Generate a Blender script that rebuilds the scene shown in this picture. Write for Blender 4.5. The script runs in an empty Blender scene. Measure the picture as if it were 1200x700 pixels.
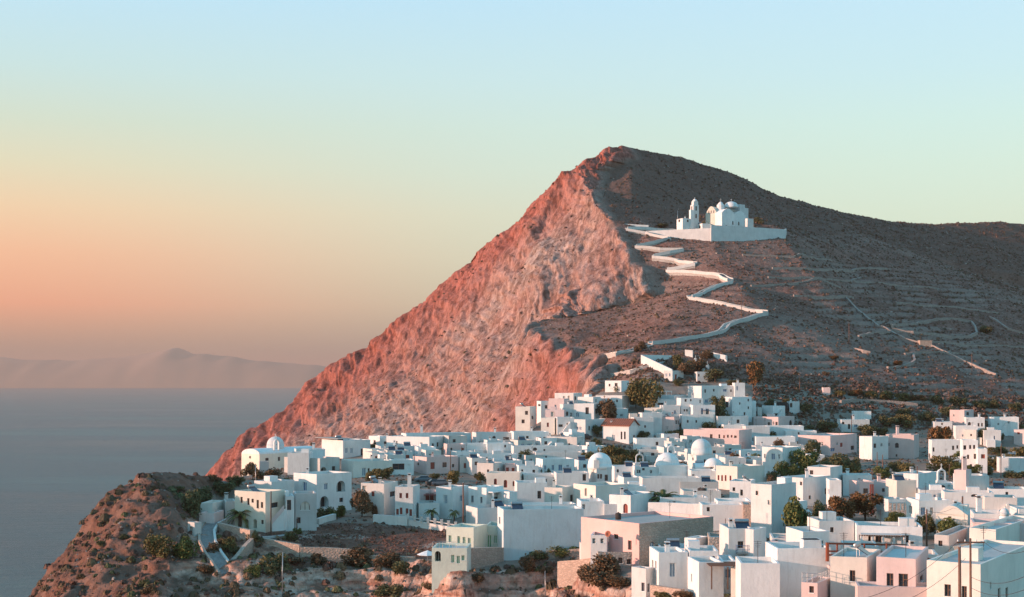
import bpy, math, random
import numpy as np
from mathutils import Vector, Matrix, geometry, noise as mnoise
R = math.radians
rnd = random.Random(7)
F = 1667.0          # focal length in photo pixels (1200 wide)
Y0 = 443.0          # eye level in photo pixels
EYE = 120.0         # camera height over the sea, metres
SC = bpy.context.scene
COL = SC.collection

def W(px, py, d):
    return Vector(((px - 600.0) / F * d, d, EYE + (Y0 - py) / F * d))
def pix(p):
    return 600 + F * p[0] / p[1], Y0 - F * (p[2] - EYE) / p[1]
def srgb(r, g, b):
    f = lambda c: (c / 255 / 12.92) if c <= 10 else ((c / 255 + 0.055) / 1.055) ** 2.4
    return (f(r), f(g), f(b), 1.0)

# ---------------------------------------------------------------- value noise
def _h(ix, iy, iz, seed):
    n = (ix.astype(np.int64) * 374761393 + iy.astype(np.int64) * 668265263 + iz.astype(np.int64) * 2147483647 + seed * 974711) & 0xFFFFFFFF
    n = ((n ^ (n >> 13)) * 1274126177) & 0xFFFFFFFF
    n = (n ^ (n >> 16)) & 0xFFFF
    return n / 32767.5 - 1.0
def vnoise(x, y, z, seed=0):
    ix, iy, iz = np.floor(x), np.floor(y), np.floor(z)
    fx, fy, fz = x - ix, y - iy, z - iz
    fx, fy, fz = [t * t * (3 - 2 * t) for t in (fx, fy, fz)]
    r = 0
    for dx in (0, 1):
        wx = fx if dx else 1 - fx
        for dy in (0, 1):
            wy = fy if dy else 1 - fy
            for dz in (0, 1):
                wz = fz if dz else 1 - fz
                r = r + wx * wy * wz * _h(ix + dx, iy + dy, iz + dz, seed)
    return r
def fbm(x, y, z, octv=4, seed=0, gain=0.5, ridged=False):
    a, s, t = 1.0, 0, 0
    for o in range(octv):
        n = vnoise(x, y, z, seed + o * 17)
        if ridged: n = 1 - 2 * np.abs(n)
        s = s + a * n; t += a
        a *= gain; x = x * 2.03 + 3.1; y = y * 2.03 + 1.7; z = z * 2.03 + 5.3
    return s / t

# ---------------------------------------------------------------- materials
MATS = {}
def newmat(name):
    m = bpy.data.materials.new(name); m.use_nodes = True
    MATS[name] = m
    return m, m.node_tree.nodes, m.node_tree.links, m.node_tree.nodes['Principled BSDF']
def ramp(N, stops, interp='LINEAR'):
    r = N.new('ShaderNodeValToRGB'); e = r.color_ramp.elements; r.color_ramp.interpolation = interp
    while len(e) > 1: e.remove(e[-1])
    e[0].position = stops[0][0]; e[0].color = stops[0][1]
    for p, c in stops[1:]:
        k = e.new(p); k.color = c
    return r
def texnoise(N, L, vec, scale, detail=4, rough=0.55, dist=0.0):
    t = N.new('ShaderNodeTexNoise'); t.inputs['Scale'].default_value = scale
    t.inputs['Detail'].default_value = detail; t.inputs['Roughness'].default_value = rough
    t.inputs['Distortion'].default_value = dist
    if vec is not None: L.new(vec, t.inputs['Vector'])
    return t
def mapping(N, L, vec, scale, rot=(0, 0, 0)):
    m = N.new('ShaderNodeMapping'); m.inputs['Scale'].default_value = scale; m.inputs['Rotation'].default_value = rot
    L.new(vec, m.inputs['Vector']); return m.outputs[0]
def mixc(N, L, fac, a, b, mode='MIX'):
    m = N.new('ShaderNodeMix'); m.data_type = 'RGBA'; m.blend_type = mode
    for s, v in ((0, fac), (6, a), (7, b)):
        if hasattr(v, 'is_linked') or hasattr(v, 'links'): L.new(v, m.inputs[s])
        else: m.inputs[s].default_value = v
    return m.outputs[2]
def bump(N, L, h, strength, dist, B):
    b = N.new('ShaderNodeBump'); b.inputs['Strength'].default_value = strength; b.inputs['Distance'].default_value = dist
    L.new(h, b.inputs['Height']); L.new(b.outputs[0], B.inputs['Normal']); return b

def plaster(name, base, stain=(0.36, 0.33, 0.29, 1), amt=0.3, rough=0.92):
    m, N, L, B = newmat(name)
    g = N.new('ShaderNodeNewGeometry'); pos = g.outputs['Position']
    n1 = texnoise(N, L, pos, 0.35, 5, 0.6)
    n2 = texnoise(N, L, mapping(N, L, pos, (2.2, 2.2, 0.35)), 1.0, 5, 0.65)
    oi = N.new('ShaderNodeObjectInfo')
    r1 = ramp(N, [(0.35, (0, 0, 0, 1)), (0.75, (1, 1, 1, 1))]); L.new(n1.outputs[0], r1.inputs[0])
    r2 = ramp(N, [(0.50, (0, 0, 0, 1)), (0.80, (1, 1, 1, 1))]); L.new(n2.outputs[0], r2.inputs[0])
    c1 = mixc(N, L, r1.outputs[0], base, tuple(x * 0.84 for x in base[:3]) + (1,))
    mm = N.new('ShaderNodeMath'); mm.operation = 'MULTIPLY'; L.new(r2.outputs[0], mm.inputs[0]); mm.inputs[1].default_value = amt
    c2 = mixc(N, L, mm.outputs[0], c1, stain)
    # every house its own whitewash: age varies a little
    mr = N.new('ShaderNodeMapRange'); mr.inputs['To Min'].default_value = 0.80; mr.inputs['To Max'].default_value = 1.03
    L.new(oi.outputs['Random'], mr.inputs[0])
    hs = N.new('ShaderNodeHueSaturation'); L.new(mr.outputs[0], hs.inputs['Value']); L.new(c2, hs.inputs['Color'])
    L.new(hs.outputs[0], B.inputs['Base Color']); B.inputs['Roughness'].default_value = rough
    B.inputs['Specular IOR Level'].default_value = 0.2
    n3 = texnoise(N, L, pos, 2.5, 6, 0.6)
    bump(N, L, n3.outputs[0], 0.35, 0.10, B)
    return m
def plain(name, col, rough=0.7, spec=0.3, metal=0.0, var=0.12, sc=3.0):
    m, N, L, B = newmat(name)
    g = N.new('ShaderNodeNewGeometry')
    n1 = texnoise(N, L, g.outputs['Position'], sc, 4, 0.6)
    r = ramp(N, [(0.3, tuple(c * (1 - var) for c in col[:3]) + (1,)), (0.7, tuple(min(1, c * (1 + var)) for c in col[:3]) + (1,))])
    L.new(n1.outputs[0], r.inputs[0]); L.new(r.outputs[0], B.inputs['Base Color'])
    B.inputs['Roughness'].default_value = rough; B.inputs['Specular IOR Level'].default_value = spec; B.inputs['Metallic'].default_value = metal
    return m
def stonework(name, a, b, mortar, scale=1.6):
    m, N, L, B = newmat(name)
    g = N.new('ShaderNodeNewGeometry'); pos = g.outputs['Position']
    v = N.new('ShaderNodeTexVoronoi'); v.inputs['Scale'].default_value = scale; L.new(mapping(N, L, pos, (1, 1, 1.7)), v.inputs['Vector'])
    v2 = N.new('ShaderNodeTexVoronoi'); v2.feature = 'DISTANCE_TO_EDGE'; v2.inputs['Scale'].default_value = scale; L.new(mapping(N, L, pos, (1, 1, 1.7)), v2.inputs['Vector'])
    sx = N.new('ShaderNodeSeparateXYZ'); L.new(v.outputs['Color'], sx.inputs[0])
    c = mixc(N, L, sx.outputs[0], a, b)
    r = ramp(N, [(0.02, (1, 1, 1, 1)), (0.09, (0, 0, 0, 1))]); L.new(v2.outputs['Distance'], r.inputs[0])
    c = mixc(N, L, r.outputs[0], c, mortar)
    n1 = texnoise(N, L, pos, 0.4, 4, 0.6)
    c = mixc(N, L, 0.35, c, mixc(N, L, n1.outputs[0], tuple(x * 0.5 for x in a[:3]) + (1,), tuple(min(1, x * 1.4) for x in b[:3]) + (1,)))
    L.new(c, B.inputs['Base Color']); B.inputs['Roughness'].default_value = 0.95; B.inputs['Specular IOR Level'].default_value = 0.1
    bump(N, L, v2.outputs['Distance'], 0.8, 0.2, B)
    return m
def leafmat(name, a, b, c):
    m, N, L, B = newmat(name)
    g = N.new('ShaderNodeNewGeometry'); oi = N.new('ShaderNodeObjectInfo')
    n1 = texnoise(N, L, g.outputs['Position'], 0.9, 3, 0.6)
    r = ramp(N, [(0.3, a), (0.5, b), (0.72, c)]); L.new(n1.outputs[0], r.inputs[0])
    n2 = texnoise(N, L, g.outputs['Position'], 5.0, 2, 0.6)
    r2 = ramp(N, [(0.35, (0.55, 0.55, 0.55, 1)), (0.65, (1.35, 1.35, 1.35, 1))]); L.new(n2.outputs[0], r2.inputs[0])
    cc = mixc(N, L, 1.0, r.outputs[0], r2.outputs[0], 'MULTIPLY')
    L.new(cc, B.inputs['Base Color']); B.inputs['Roughness'].default_value = 0.75; B.inputs['Specular IOR Level'].default_value = 0.2
    return m

plaster('white', (0.81, 0.81, 0.79, 1), amt=0.34)
plaster('butter', (0.83, 0.765, 0.64, 1), amt=0.2)
plaster('cream', (0.79, 0.745, 0.67, 1), amt=0.18)
plaster('oldwhite', (0.70, 0.67, 0.63, 1), amt=0.42)
plaster('pink', (0.80, 0.62, 0.585, 1), amt=0.25)
plaster('mint', (0.73, 0.80, 0.69, 1), amt=0.25)
plaster('shadewhite', (0.64, 0.72, 0.735, 1), amt=0.3)  # white wall with its bluish shade put into the colour
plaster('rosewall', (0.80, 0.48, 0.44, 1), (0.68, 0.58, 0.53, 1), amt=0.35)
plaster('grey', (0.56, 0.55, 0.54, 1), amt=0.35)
plaster('roofwhite', (0.60, 0.60, 0.58, 1), amt=0.6)
plaster('roofgrey', (0.48, 0.46, 0.43, 1), amt=0.4)
plaster('concrete', (0.42, 0.40, 0.37, 1), amt=0.4)
stonework('stone', (0.42, 0.30, 0.24, 1), (0.56, 0.42, 0.34, 1), (0.30, 0.24, 0.20, 1), 1.7)
stonework('greystone', (0.34, 0.29, 0.25, 1), (0.50, 0.44, 0.39, 1), (0.22, 0.19, 0.17, 1), 1.9)
stonework('drystone', (0.32, 0.25, 0.22, 1), (0.46, 0.38, 0.34, 1), (0.18, 0.14, 0.12, 1), 1.6)
stonework('paving', (0.42, 0.38, 0.34, 1), (0.55, 0.50, 0.46, 1), (0.30, 0.27, 0.25, 1), 1.2)
stonework('cobbles', (0.24, 0.21, 0.20, 1), (0.34, 0.30, 0.28, 1), (0.16, 0.14, 0.13, 1), 2.2)
plain('glass', (0.035, 0.040, 0.048, 1), 0.18, 0.5)
plain('darkroom', (0.05, 0.045, 0.042, 1), 0.9)
plain('wood', (0.16, 0.085, 0.055, 1), 0.7)
plain('woodred', (0.30, 0.075, 0.055, 1), 0.6)
plain('blue', (0.10, 0.17, 0.30, 1), 0.5)
plain('greyblue', (0.22, 0.29, 0.36, 1), 0.5)
plain('green', (0.17, 0.36, 0.20, 1), 0.55)
plain('whitepaint', (0.78, 0.78, 0.76, 1), 0.5)
plain('rust', (0.23, 0.065, 0.035, 1), 0.8)
plain('pole', (0.16, 0.085, 0.06, 1), 0.85)
plain('wire', (0.05, 0.045, 0.045, 1), 0.6)
plain('terracotta', (0.36, 0.13, 0.08, 1), 0.8)
plain('metalgrey', (0.35, 0.36, 0.37, 1), 0.35, 0.5, 0.6)
plain('panel', (0.03, 0.04, 0.07, 1), 0.15, 0.6)
plain('bark', (0.13, 0.085, 0.06, 1), 0.9)
plain('carpaint', (0.12, 0.13, 0.15, 1), 0.3, 0.5)
plain('skin', (0.45, 0.28, 0.2, 1), 0.6)
leafmat('leaf_green', (0.065, 0.081, 0.026, 1.0), (0.123, 0.133, 0.041, 1.0), (0.217, 0.210, 0.065, 1.0))
leafmat('leaf_olive', (0.072, 0.058, 0.023, 1.0), (0.156, 0.124, 0.046, 1.0), (0.260, 0.195, 0.072, 1.0))
leafmat('leaf_orange', (0.09, 0.045, 0.022, 1), (0.20, 0.10, 0.04, 1), (0.30, 0.16, 0.06, 1))
leafmat('leaf_dark', (0.065, 0.072, 0.032, 1.0), (0.123, 0.116, 0.052, 1.0), (0.203, 0.174, 0.080, 1.0))
leafmat('leaf_brown', (0.098, 0.060, 0.034, 1.0), (0.167, 0.101, 0.055, 1.0), (0.253, 0.155, 0.081, 1.0))

# ---------------------------------------------------------------- mesh builder
class MB:
    def __init__(s): s.v = []; s.f = []; s.m = []; s.mats = []
    def mi(s, m):
        if m not in s.mats: s.mats.append(m)
        return s.mats.index(m)
    def poly(s, pts, m):
        k = len(s.v); s.v += [tuple(p) for p in pts]; s.f.append(tuple(range(k, k + len(pts)))); s.m.append(s.mi(m))
    def hexa(s, b, t, m):           # b, t: four bottom and four top points (same winding, ccw from above)
        k = len(s.v); s.v += [tuple(p) for p in b] + [tuple(p) for p in t]; i = s.mi(m)
        for f in ((3, 2, 1, 0), (4, 5, 6, 7), (0, 1, 5, 4), (1, 2, 6, 5), (2, 3, 7, 6), (3, 0, 4, 7)):
            s.f.append(tuple(k + a for a in f)); s.m.append(i)
    def box(s, c, size, m, rz=0.0, taper=1.0):   # c: centre of the base
        x, y, z = size[0] / 2, size[1] / 2, size[2]; ca, sa = math.cos(rz), math.sin(rz)
        def p(a, b, h): return (c[0] + a * ca - b * sa, c[1] + a * sa + b * ca, c[2] + h)
        q = ((-x, -y), (x, -y), (x, y), (-x, y))
        s.hexa([p(a, b, 0) for a, b in q], [p(a * taper, b * taper, z) for a, b in q], m)
    def rings(s, rings, m, close=True, cap=True):
        k = len(s.v); n = len(rings[0]); i = s.mi(m)
        for r in rings: s.v += [tuple(p) for p in r]
        for a in range(len(rings) - 1):
            for b in range(n if close else n - 1):
                c = (b + 1) % n
                s.f.append((k + a * n + b, k + a * n + c, k + (a + 1) * n + c, k + (a + 1) * n + b)); s.m.append(i)
        if cap:
            s.f.append(tuple(k + b for b in reversed(range(n)))); s.m.append(i)
            s.f.append(tuple(k + (len(rings) - 1) * n + b for b in range(n))); s.m.append(i)
    def tube(s, pts, rad, m, n=8):
        pts = [Vector(p) for p in pts]; rr = rad if hasattr(rad, '__len__') else [rad] * len(pts)
        out = []
        for j, p in enumerate(pts):
            t = (pts[min(j + 1, len(pts) - 1)] - pts[max(j - 1, 0)]).normalized()
            a = t.cross(Vector((0, 0, 1)))
            if a.length < 1e-3: a = Vector((1, 0, 0))
            a.normalize(); b = t.cross(a).normalized()
            out.append([p + (a * math.cos(2 * math.pi * q / n) + b * math.sin(2 * math.pi * q / n)) * rr[j] for q in range(n)])
        s.rings(out, m)
    def lathe(s, c, prof, m, n=20, a0=0.0, a1=2 * math.pi):
        full = abs(a1 - a0 - 2 * math.pi) < 1e-6
        q = n if full else n + 1
        rg = [[(c[0] + r * math.cos(a0 + (a1 - a0) * j / n), c[1] + r * math.sin(a0 + (a1 - a0) * j / n), c[2] + z) for j in range(q)] for r, z in prof]
        s.rings(rg, m, close=full, cap=True)
    def build(s, name, parent=None, smooth=False, loc=None, kind=None):
        me = bpy.data.meshes.new(name); o = bpy.data.objects.new(name, me)
        org = Vector(loc) if loc is not None else Vector((0, 0, 0))
        me.from_pydata([tuple(Vector(p) - org) for p in s.v], [], s.f)
        for m in s.mats: me.materials.append(MATS[m])
        me.polygons.foreach_set('material_index', s.m)
        if smooth: me.polygons.foreach_set('use_smooth', [True] * len(s.f))
        me.validate(); me.update()
        COL.objects.link(o)
        if parent is not None: o.parent = parent
        elif loc is not None: o.location = org
        if kind: o['kind'] = kind
        return o
def root(name, loc=(0, 0, 0), rz=0.0):
    o = bpy.data.objects.new(name, None); o.location = loc; o.rotation_euler = (0, 0, rz); o.empty_display_size = 0.5
    COL.objects.link(o); return o
def tag(o, label, cat, group=None):
    o['label'] = label; o['category'] = cat; o['kind'] = 'thing'
    if group: o['group'] = group
    return o
# ================================================================ TERRAIN
# control points (photo x, photo y, distance): surveyed ground, joined into a triangle net with break lines
TP = []
LINES = []
def line(*pts, brk=True):
    k = len(TP); TP.extend(pts)
    if brk: LINES.extend([(k + i, k + i + 1) for i in range(len(pts) - 1)])
def pts(*p): TP.extend(p)
# mountain skyline (left ridge falling to the sea)
line((740, 172, 800), (725, 175, 796), (700, 190, 785), (672, 205, 778), (640, 240, 790), (610, 262, 800), (560, 300, 812), (520, 335, 822),
     (470, 378, 832), (430, 410, 838), (395, 427, 842), (372, 445, 845), (357, 470, 840), (345, 480, 838), (300, 505, 830), (270, 530, 825),
     (243, 560, 820), (215, 600, 815), (180, 660, 800), (120, 760, 780))
# skyline to the right
line((740, 172, 800), (800, 185, 830), (860, 205, 850), (905, 228, 870), (960, 243, 890), (1040, 259, 930), (1100, 262, 960), (1170, 259, 1000), (1205, 264, 1010), (1350, 285, 1050), (1700, 320, 1100))
# behind skyline
pts((740, 230, 920), (640, 330, 920), (560, 420, 920), (470, 520, 930), (372, 640, 930), (270, 740, 900), (860, 260, 970), (960, 290, 1010), (1100, 300, 1080), (1205, 300, 1130), (1350, 320, 1180))
# cliff edge down the hillside and round the terrace
line((700, 190, 785), (690, 208, 768), (697, 230, 737), (718, 262, 702), (745, 298, 676), (768, 335, 656), (772, 348, 650), (740, 357, 652), (700, 365, 655), (660, 371, 650), (630, 377, 640),
     (640, 392, 612), (665, 408, 590), (690, 425, 560), (712, 440, 520), (712, 452, 505))
# cliff foot under the terrace
line((600, 515, 580), (640, 495, 565), (680, 474, 546), (705, 458, 515))
# lit cliff face
pts((650, 300, 728), (600, 340, 748), (550, 380, 768), (500, 420, 783), (450, 450, 797), (400, 480, 808), (340, 520, 810), (290, 550, 806),
    (640, 345, 700), (690, 330, 690), (690, 290, 712), (600, 400, 692), (560, 430, 706), (500, 470, 732), (430, 490, 762), (360, 525, 782),
    (610, 430, 642), (590, 460, 622), (560, 480, 652), (500, 510, 692), (430, 520, 722),
    (590, 530, 575), (560, 545, 590), (500, 570, 630), (400, 600, 690), (300, 620, 760), (230, 680, 780), (340, 570, 770))
# bay behind the town rim
pts((560, 760, 500), (480, 840, 520), (400, 900, 560), (300, 900, 620), (200, 950, 640), (100, 1000, 640), (0, 1050, 600), (-150, 1100, 600))
line((300, 575, 380), (360, 560, 425), (450, 545, 440), (540, 535, 445), (590, 530, 450), (625, 520, 470), (660, 500, 490), (690, 482, 495))
pts((300, 680, 430), (400, 680, 470), (500, 660, 480), (580, 600, 500), (620, 560, 510))
# town back rim
line((262, 566, 300), (285, 557, 330), (350, 545, 385), (400, 530, 405), (450, 523, 415), (520, 518, 422), (590, 514, 426), (600, 508, 432), (625, 498, 442), (650, 484, 455), (672, 476, 468), (700, 462, 482), (712, 452, 505))
# plateau
pts((1400, 770, 130), (1100, 720, 150), (950, 712, 158), (860, 702, 168), (1350, 648, 200), (1100, 643, 205), (950, 643, 205), (850, 648, 205), (745, 660, 207),
    (1350, 598, 260), (1100, 598, 258), (1000, 600, 256), (900, 603, 252), (800, 610, 248), (720, 618, 250), (590, 602, 275), (650, 598, 275),
    (1350, 572, 310), (1100, 574, 305), (900, 576, 300), (700, 583, 300), (600, 590, 295), (500, 592, 290), (400, 597, 285), (370, 604, 275), (290, 619, 259), (310, 624, 254),
    (1350, 553, 365), (1100, 550, 365), (900, 550, 362), (700, 555, 360), (600, 556, 358), (520, 555, 355), (450, 555, 352), (390, 560, 345), (330, 556, 338),
    (1350, 527, 430), (1200, 528, 428), (1100, 529, 425), (950, 527, 420), (850, 527, 415), (740, 522, 415), (660, 515, 415), (600, 516, 412), (500, 525, 400),
    (700, 498, 434), (740, 497, 436), (660, 494, 438), (780, 497, 438), (830, 492, 440), (880, 492, 442), (720, 475, 460), (820, 467, 462), (870, 459, 472), (760, 459, 476), (720, 462, 476),
    (760, 429, 508), (800, 437, 502), (840, 442, 498),
    (910, 477, 457), (1000, 487, 458), (1100, 492, 462), (1200, 494, 468), (1350, 497, 475), (950, 459, 492), (1050, 467, 494), (1150, 475, 496), (1300, 482, 505),
    (900, 442, 512), (1000, 445, 518), (1100, 452, 524), (1200, 459, 534), (1350, 466, 550))
# hillside
pts((800, 412, 530), (900, 417, 538), (1000, 422, 550), (1100, 427, 565), (1200, 435, 578), (1400, 450, 600), (765, 403, 548), (720, 415, 532), (700, 410, 560), (670, 393, 602),
    (895, 369, 590), (840, 385, 572), (780, 382, 580), (1000, 377, 615), (1100, 383, 645), (1200, 392, 665), (1400, 410, 700), (720, 385, 610), (660, 380, 630),
    (860, 329, 640), (805, 345, 630), (1000, 332, 685), (1100, 342, 715), (1200, 350, 742), (1400, 370, 780), (800, 300, 670),
    (850, 277, 697), (790, 274, 700), (755, 270, 700), (1000, 297, 755), (1100, 312, 790), (1200, 323, 815), (740, 240, 735), (800, 235, 765), (880, 245, 790), (740, 205, 770), (900, 262, 745))
pts((834, 284, 679), (880, 286, 680), (925, 286, 683), (780, 281, 684))
line((790, 277, 694), (850, 280, 689), (920, 281, 690), (930, 274, 715), (850, 268, 722), (790, 268, 716))
line((960, 255, 850), (1000, 270, 830), (1080, 298, 820), (1200, 338, 812), (1400, 380, 830))
# town edge over the foreground cliff
line((235, 622, 252), (272, 624, 252), (310, 637, 243), (343, 626, 253), (375, 618, 260), (430, 607, 268), (480, 613, 264), (522, 622, 258))
line((345, 641, 244), (400, 646, 243), (450, 652, 240), (495, 656, 234), (520, 664, 226), (548, 668, 222), (590, 662, 226), (640, 652, 232), (682, 652, 228), (700, 668, 206), (745, 672, 198), (752, 690, 182), (790, 700, 172), (860, 712, 160), (1000, 745, 140), (1400, 860, 110))
pts((600, 640, 242), (650, 632, 245), (560, 630, 250), (620, 615, 262), (700, 650, 215))
# foreground face
pts((506, 668, 218), (528, 670, 216), (550, 672, 214), (575, 669, 217), (598, 668, 219))
pts((200, 662, 230), (262, 668, 230), (318, 664, 232), (400, 660, 237), (470, 668, 231), (545, 684, 210), (660, 672, 220), (710, 684, 200),
    (270, 690, 221), (350, 685, 226), (430, 686, 228), (500, 696, 223), (560, 704, 213), (640, 704, 213), (700, 710, 198), (750, 722, 180), (790, 745, 160))
line((130, 800, 206), (200, 790, 206), (300, 780, 212), (430, 780, 216), (560, 800, 203), (700, 820, 188), (800, 850, 150), (950, 900, 135), (1400, 1000, 105))
pts((-200, 1300, 130), (200, 1200, 140), (600, 1200, 130), (1000, 1300, 100), (1500, 1300, 80))
# rock headland
line((0, 765, 232), (35, 700, 242), (80, 640, 252), (105, 605, 256), (130, 580, 260), (165, 556, 264), (215, 552, 272), (250, 562, 280))
pts((150, 612, 246), (100, 672, 232), (60, 730, 222), (200, 592, 252), (232, 596, 262), (215, 634, 240), (150, 690, 224), (100, 760, 214), (200, 690, 220), (255, 590, 275), (180, 570, 258))
pts((165, 640, 305), (215, 640, 310), (250, 640, 330), (105, 720, 300), (60, 840, 290), (-40, 1000, 280), (0, 900, 240), (230, 800, 380), (160, 900, 360), (-100, 1100, 250))

_w = [W(*p) for p in TP]
BORDER = [(-520, 60), (-520, 400), (-520, 800), (-520, 1250), (-200, 1250), (50, 1250)]
_co = [(p.x, p.y) for p in _w] + BORDER + [(300, 1250), (560, 1250), (560, 60), (100, 60), (560, 300), (560, 700), (-300, 300), (-300, 150), (-300, 600), (-300, 900)]
_z = [max(p.z, -6) for p in _w] + [-6] * 6 + [EYE - 110, EYE - 80, EYE - 50, EYE - 80, EYE - 30, EYE - 10, -6, -6, -6, -6]
_r = geometry.delaunay_2d_cdt([Vector(c) for c in _co], LINES, [], 0, 1e-4)
_tv = np.array([tuple(v) for v in _r[0]]); _orig = _r[3]
_tz = np.zeros(len(_tv))
for i, o in enumerate(_orig):
    if o: _tz[i] = sum(_z[k] for k in o) / len(o)
_bad = [i for i, o in enumerate(_orig) if not o]
for i in _bad:    # crossing of two break lines: take the nearest known point
    d = ((_tv - _tv[i]) ** 2).sum(1); d[_bad] = 1e18; _tz[i] = _tz[d.argmin()]

def axis(segs):
    out = [segs[0][0]]
    for a, b, s0, s1 in segs:
        x = a
        while x < b - 1e-6:
            t = (x - a) / (b - a); x += s0 + (s1 - s0) * t; out.append(min(x, b))
    return np.array(sorted(set(out)))
GX = axis([(-520, -230, 12, 2.0), (-230, -105, 1.6, 0.6), (-105, 60, 0.5, 0.5), (60, 260, 0.6, 1.0), (260, 560, 1.2, 6)])
GY = axis([(60, 150, 6, 0.8), (150, 290, 0.5, 0.55), (290, 430, 1.0, 1.0), (430, 860, 0.95, 0.95), (860, 1050, 1.2, 3.0), (1050, 1250, 4, 12)])
XX, YY = np.meshgrid(GX, GY)
ZZ = np.full(XX.shape, -6.0)
for t in _r[2]:
    a, b, c = _tv[t[0]], _tv[t[1]], _tv[t[2]]
    lo, hi = np.minimum(np.minimum(a, b), c), np.maximum(np.maximum(a, b), c)
    i0, i1 = np.searchsorted(GX, lo[0] - 1e-6), np.searchsorted(GX, hi[0] + 1e-6)
    j0, j1 = np.searchsorted(GY, lo[1] - 1e-6), np.searchsorted(GY, hi[1] + 1e-6)
    if i1 <= i0 or j1 <= j0: continue
    x, y = XX[j0:j1, i0:i1], YY[j0:j1, i0:i1]
    den = (b[1] - c[1]) * (a[0] - c[0]) + (c[0] - b[0]) * (a[1] - c[1])
    if abs(den) < 1e-9: continue
    w0 = ((b[1] - c[1]) * (x - c[0]) + (c[0] - b[0]) * (y - c[1])) / den
    w1 = ((c[1] - a[1]) * (x - c[0]) + (a[0] - c[0]) * (y - c[1])) / den
    w2 = 1 - w0 - w1
    m = (w0 >= -1e-6) & (w1 >= -1e-6) & (w2 >= -1e-6)
    ZZ[j0:j1, i0:i1][m] = (w0 * _tz[t[0]] + w1 * _tz[t[1]] + w2 * _tz[t[2]])[m]
def blur(a, n):
    for _ in range(n):
        p = np.pad(a, 1, mode='edge')
        a = (p[:-2, 1:-1] + p[2:, 1:-1] + p[1:-1, :-2] + p[1:-1, 2:] + 2 * a) / 6
    return a
ZZ = blur(ZZ, 3)

def inpoly(px, py, poly):
    r = np.zeros(px.shape, bool); n = len(poly)
    for i in range(n):
        x0, y0 = poly[i]; x1, y1 = poly[(i + 1) % n]
        c = ((y0 > py) != (y1 > py)) & (px < (x1 - x0) * (py - y0) / ((y1 - y0) if y1 != y0 else 1e-9) + x0)
        r ^= c
    return r
plan = lambda l: [((x - 600) / F * d, d) for x, y, d in l]
# the cliff in plan: from the summit down the edge, round the terrace, along its foot and back over the bay
P_CLIFF = plan([(742, 172, 799), (752, 172, 792), (728, 192, 784), (702, 212, 762), (702, 230, 737), (722, 262, 702), (748, 298, 676), (772, 335, 654), (776, 348, 648), (740, 357, 650), (700, 365, 652), (660, 371, 647), (632, 377, 637),
     (642, 392, 611), (667, 408, 589), (693, 425, 559), (716, 440, 519), (712, 452, 503), (690, 478, 492), (640, 510, 480), (540, 535, 447), (440, 545, 445), (350, 560, 427), (285, 580, 372), (240, 640, 340)]) + [(-300, 340), (-300, 1100), (-20, 1100), (60, 830)]
P_FACE = plan([(0, 760, 300), (250, 560, 292), (236, 622, 250), (272, 620, 255), (318, 636, 245), (345, 641, 243), (400, 646, 242), (450, 652, 239), (495, 656, 233), (548, 667, 221), (590, 662, 226), (640, 652, 231), (682, 652, 227), (700, 668, 205), (745, 672, 197), (752, 690, 181), (790, 700, 171), (860, 712, 159), (1000, 745, 139), (1400, 860, 109)]) + [(60, 60), (-300, 60), (-300, 300)]
P_KNOB = plan([(0, 760, 330), (262, 566, 300), (250, 590, 270), (228, 610, 256), (212, 640, 238), (190, 700, 214), (200, 800, 190)]) + [(-300, 190), (-300, 330)]
WX = XX + 4 * vnoise(XX / 9, YY / 9, XX * 0, 3) + 1.5 * vnoise(XX / 2.5, YY / 2.5, XX * 0, 4)
WY = YY + 4 * vnoise(XX / 9, YY / 9, XX * 0, 5) + 1.5 * vnoise(XX / 2.5, YY / 2.5, XX * 0, 6)
M_CLIFF = inpoly(WX, WY, P_CLIFF).astype(float)
M_FACE = inpoly(XX, YY, P_FACE).astype(float)
M_KNOB = inpoly(XX, YY, P_KNOB).astype(float)
mc, mf = blur(M_CLIFF, 2), blur(np.maximum(M_FACE, M_KNOB), 4)
hill = ((YY > 500) & (M_CLIFF < 0.5)).astype(float); hill = blur(hill, 6)
Z0 = ZZ.copy()
zz = np.zeros_like(XX)
# cliff relief: gullies and ribs running down and to the left
s1 = XX * 0.9 + ZZ * -0.35 + YY * 0.25
s2 = ZZ + XX * 0.45
g = fbm(s1 / 16, s2 / 60, YY / 50, 5, 11, 0.55, True)
g2 = fbm(XX / 7, YY / 7, ZZ / 9, 5, 21, 0.6)
g3 = fbm(s1 / 4.5, s2 / 14, zz, 3, 41, 0.6, True)
DX, DY = -0.62 * mc, -0.78 * mc
g4 = fbm(s1 / 1.9, s2 / 5.5, zz, 3, 43, 0.6, True)
g0 = fbm(s1 / 38 + 3, s2 / 130, YY / 90, 3, 47, 0.5, True)
amp = 13.0 * g0 + 8.5 * g + 2.4 * g2 + 3.8 * g3 + 1.9 * g4
# big hollows seen in the face
for hx, hy, hd, rr, dep in ((672, 262, 735, 9, 8), (610, 380, 700, 12, 5), (560, 400, 735, 16, 4), (655, 455, 570, 7, 5), (620, 470, 590, 8, 5)):
    p = W(hx, hy, hd); q = np.exp(-(((XX - p.x) / rr) ** 2 + ((YY - p.y) / (rr * 1.6)) ** 2)); amp = amp - dep * q * 1.0
EDGE = np.clip((YY - 430) / 60, 0, 1)
X1 = XX + DX * amp * 0.62 * EDGE; Y1 = YY + DY * amp * 0.62 * EDGE
ZZ = ZZ + mc * EDGE * (2.6 * fbm(XX / 11, YY / 11, zz, 5, 31, 0.6) + 1.1 * fbm(XX / 3, YY / 3, zz, 3, 33, 0.6))
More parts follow.
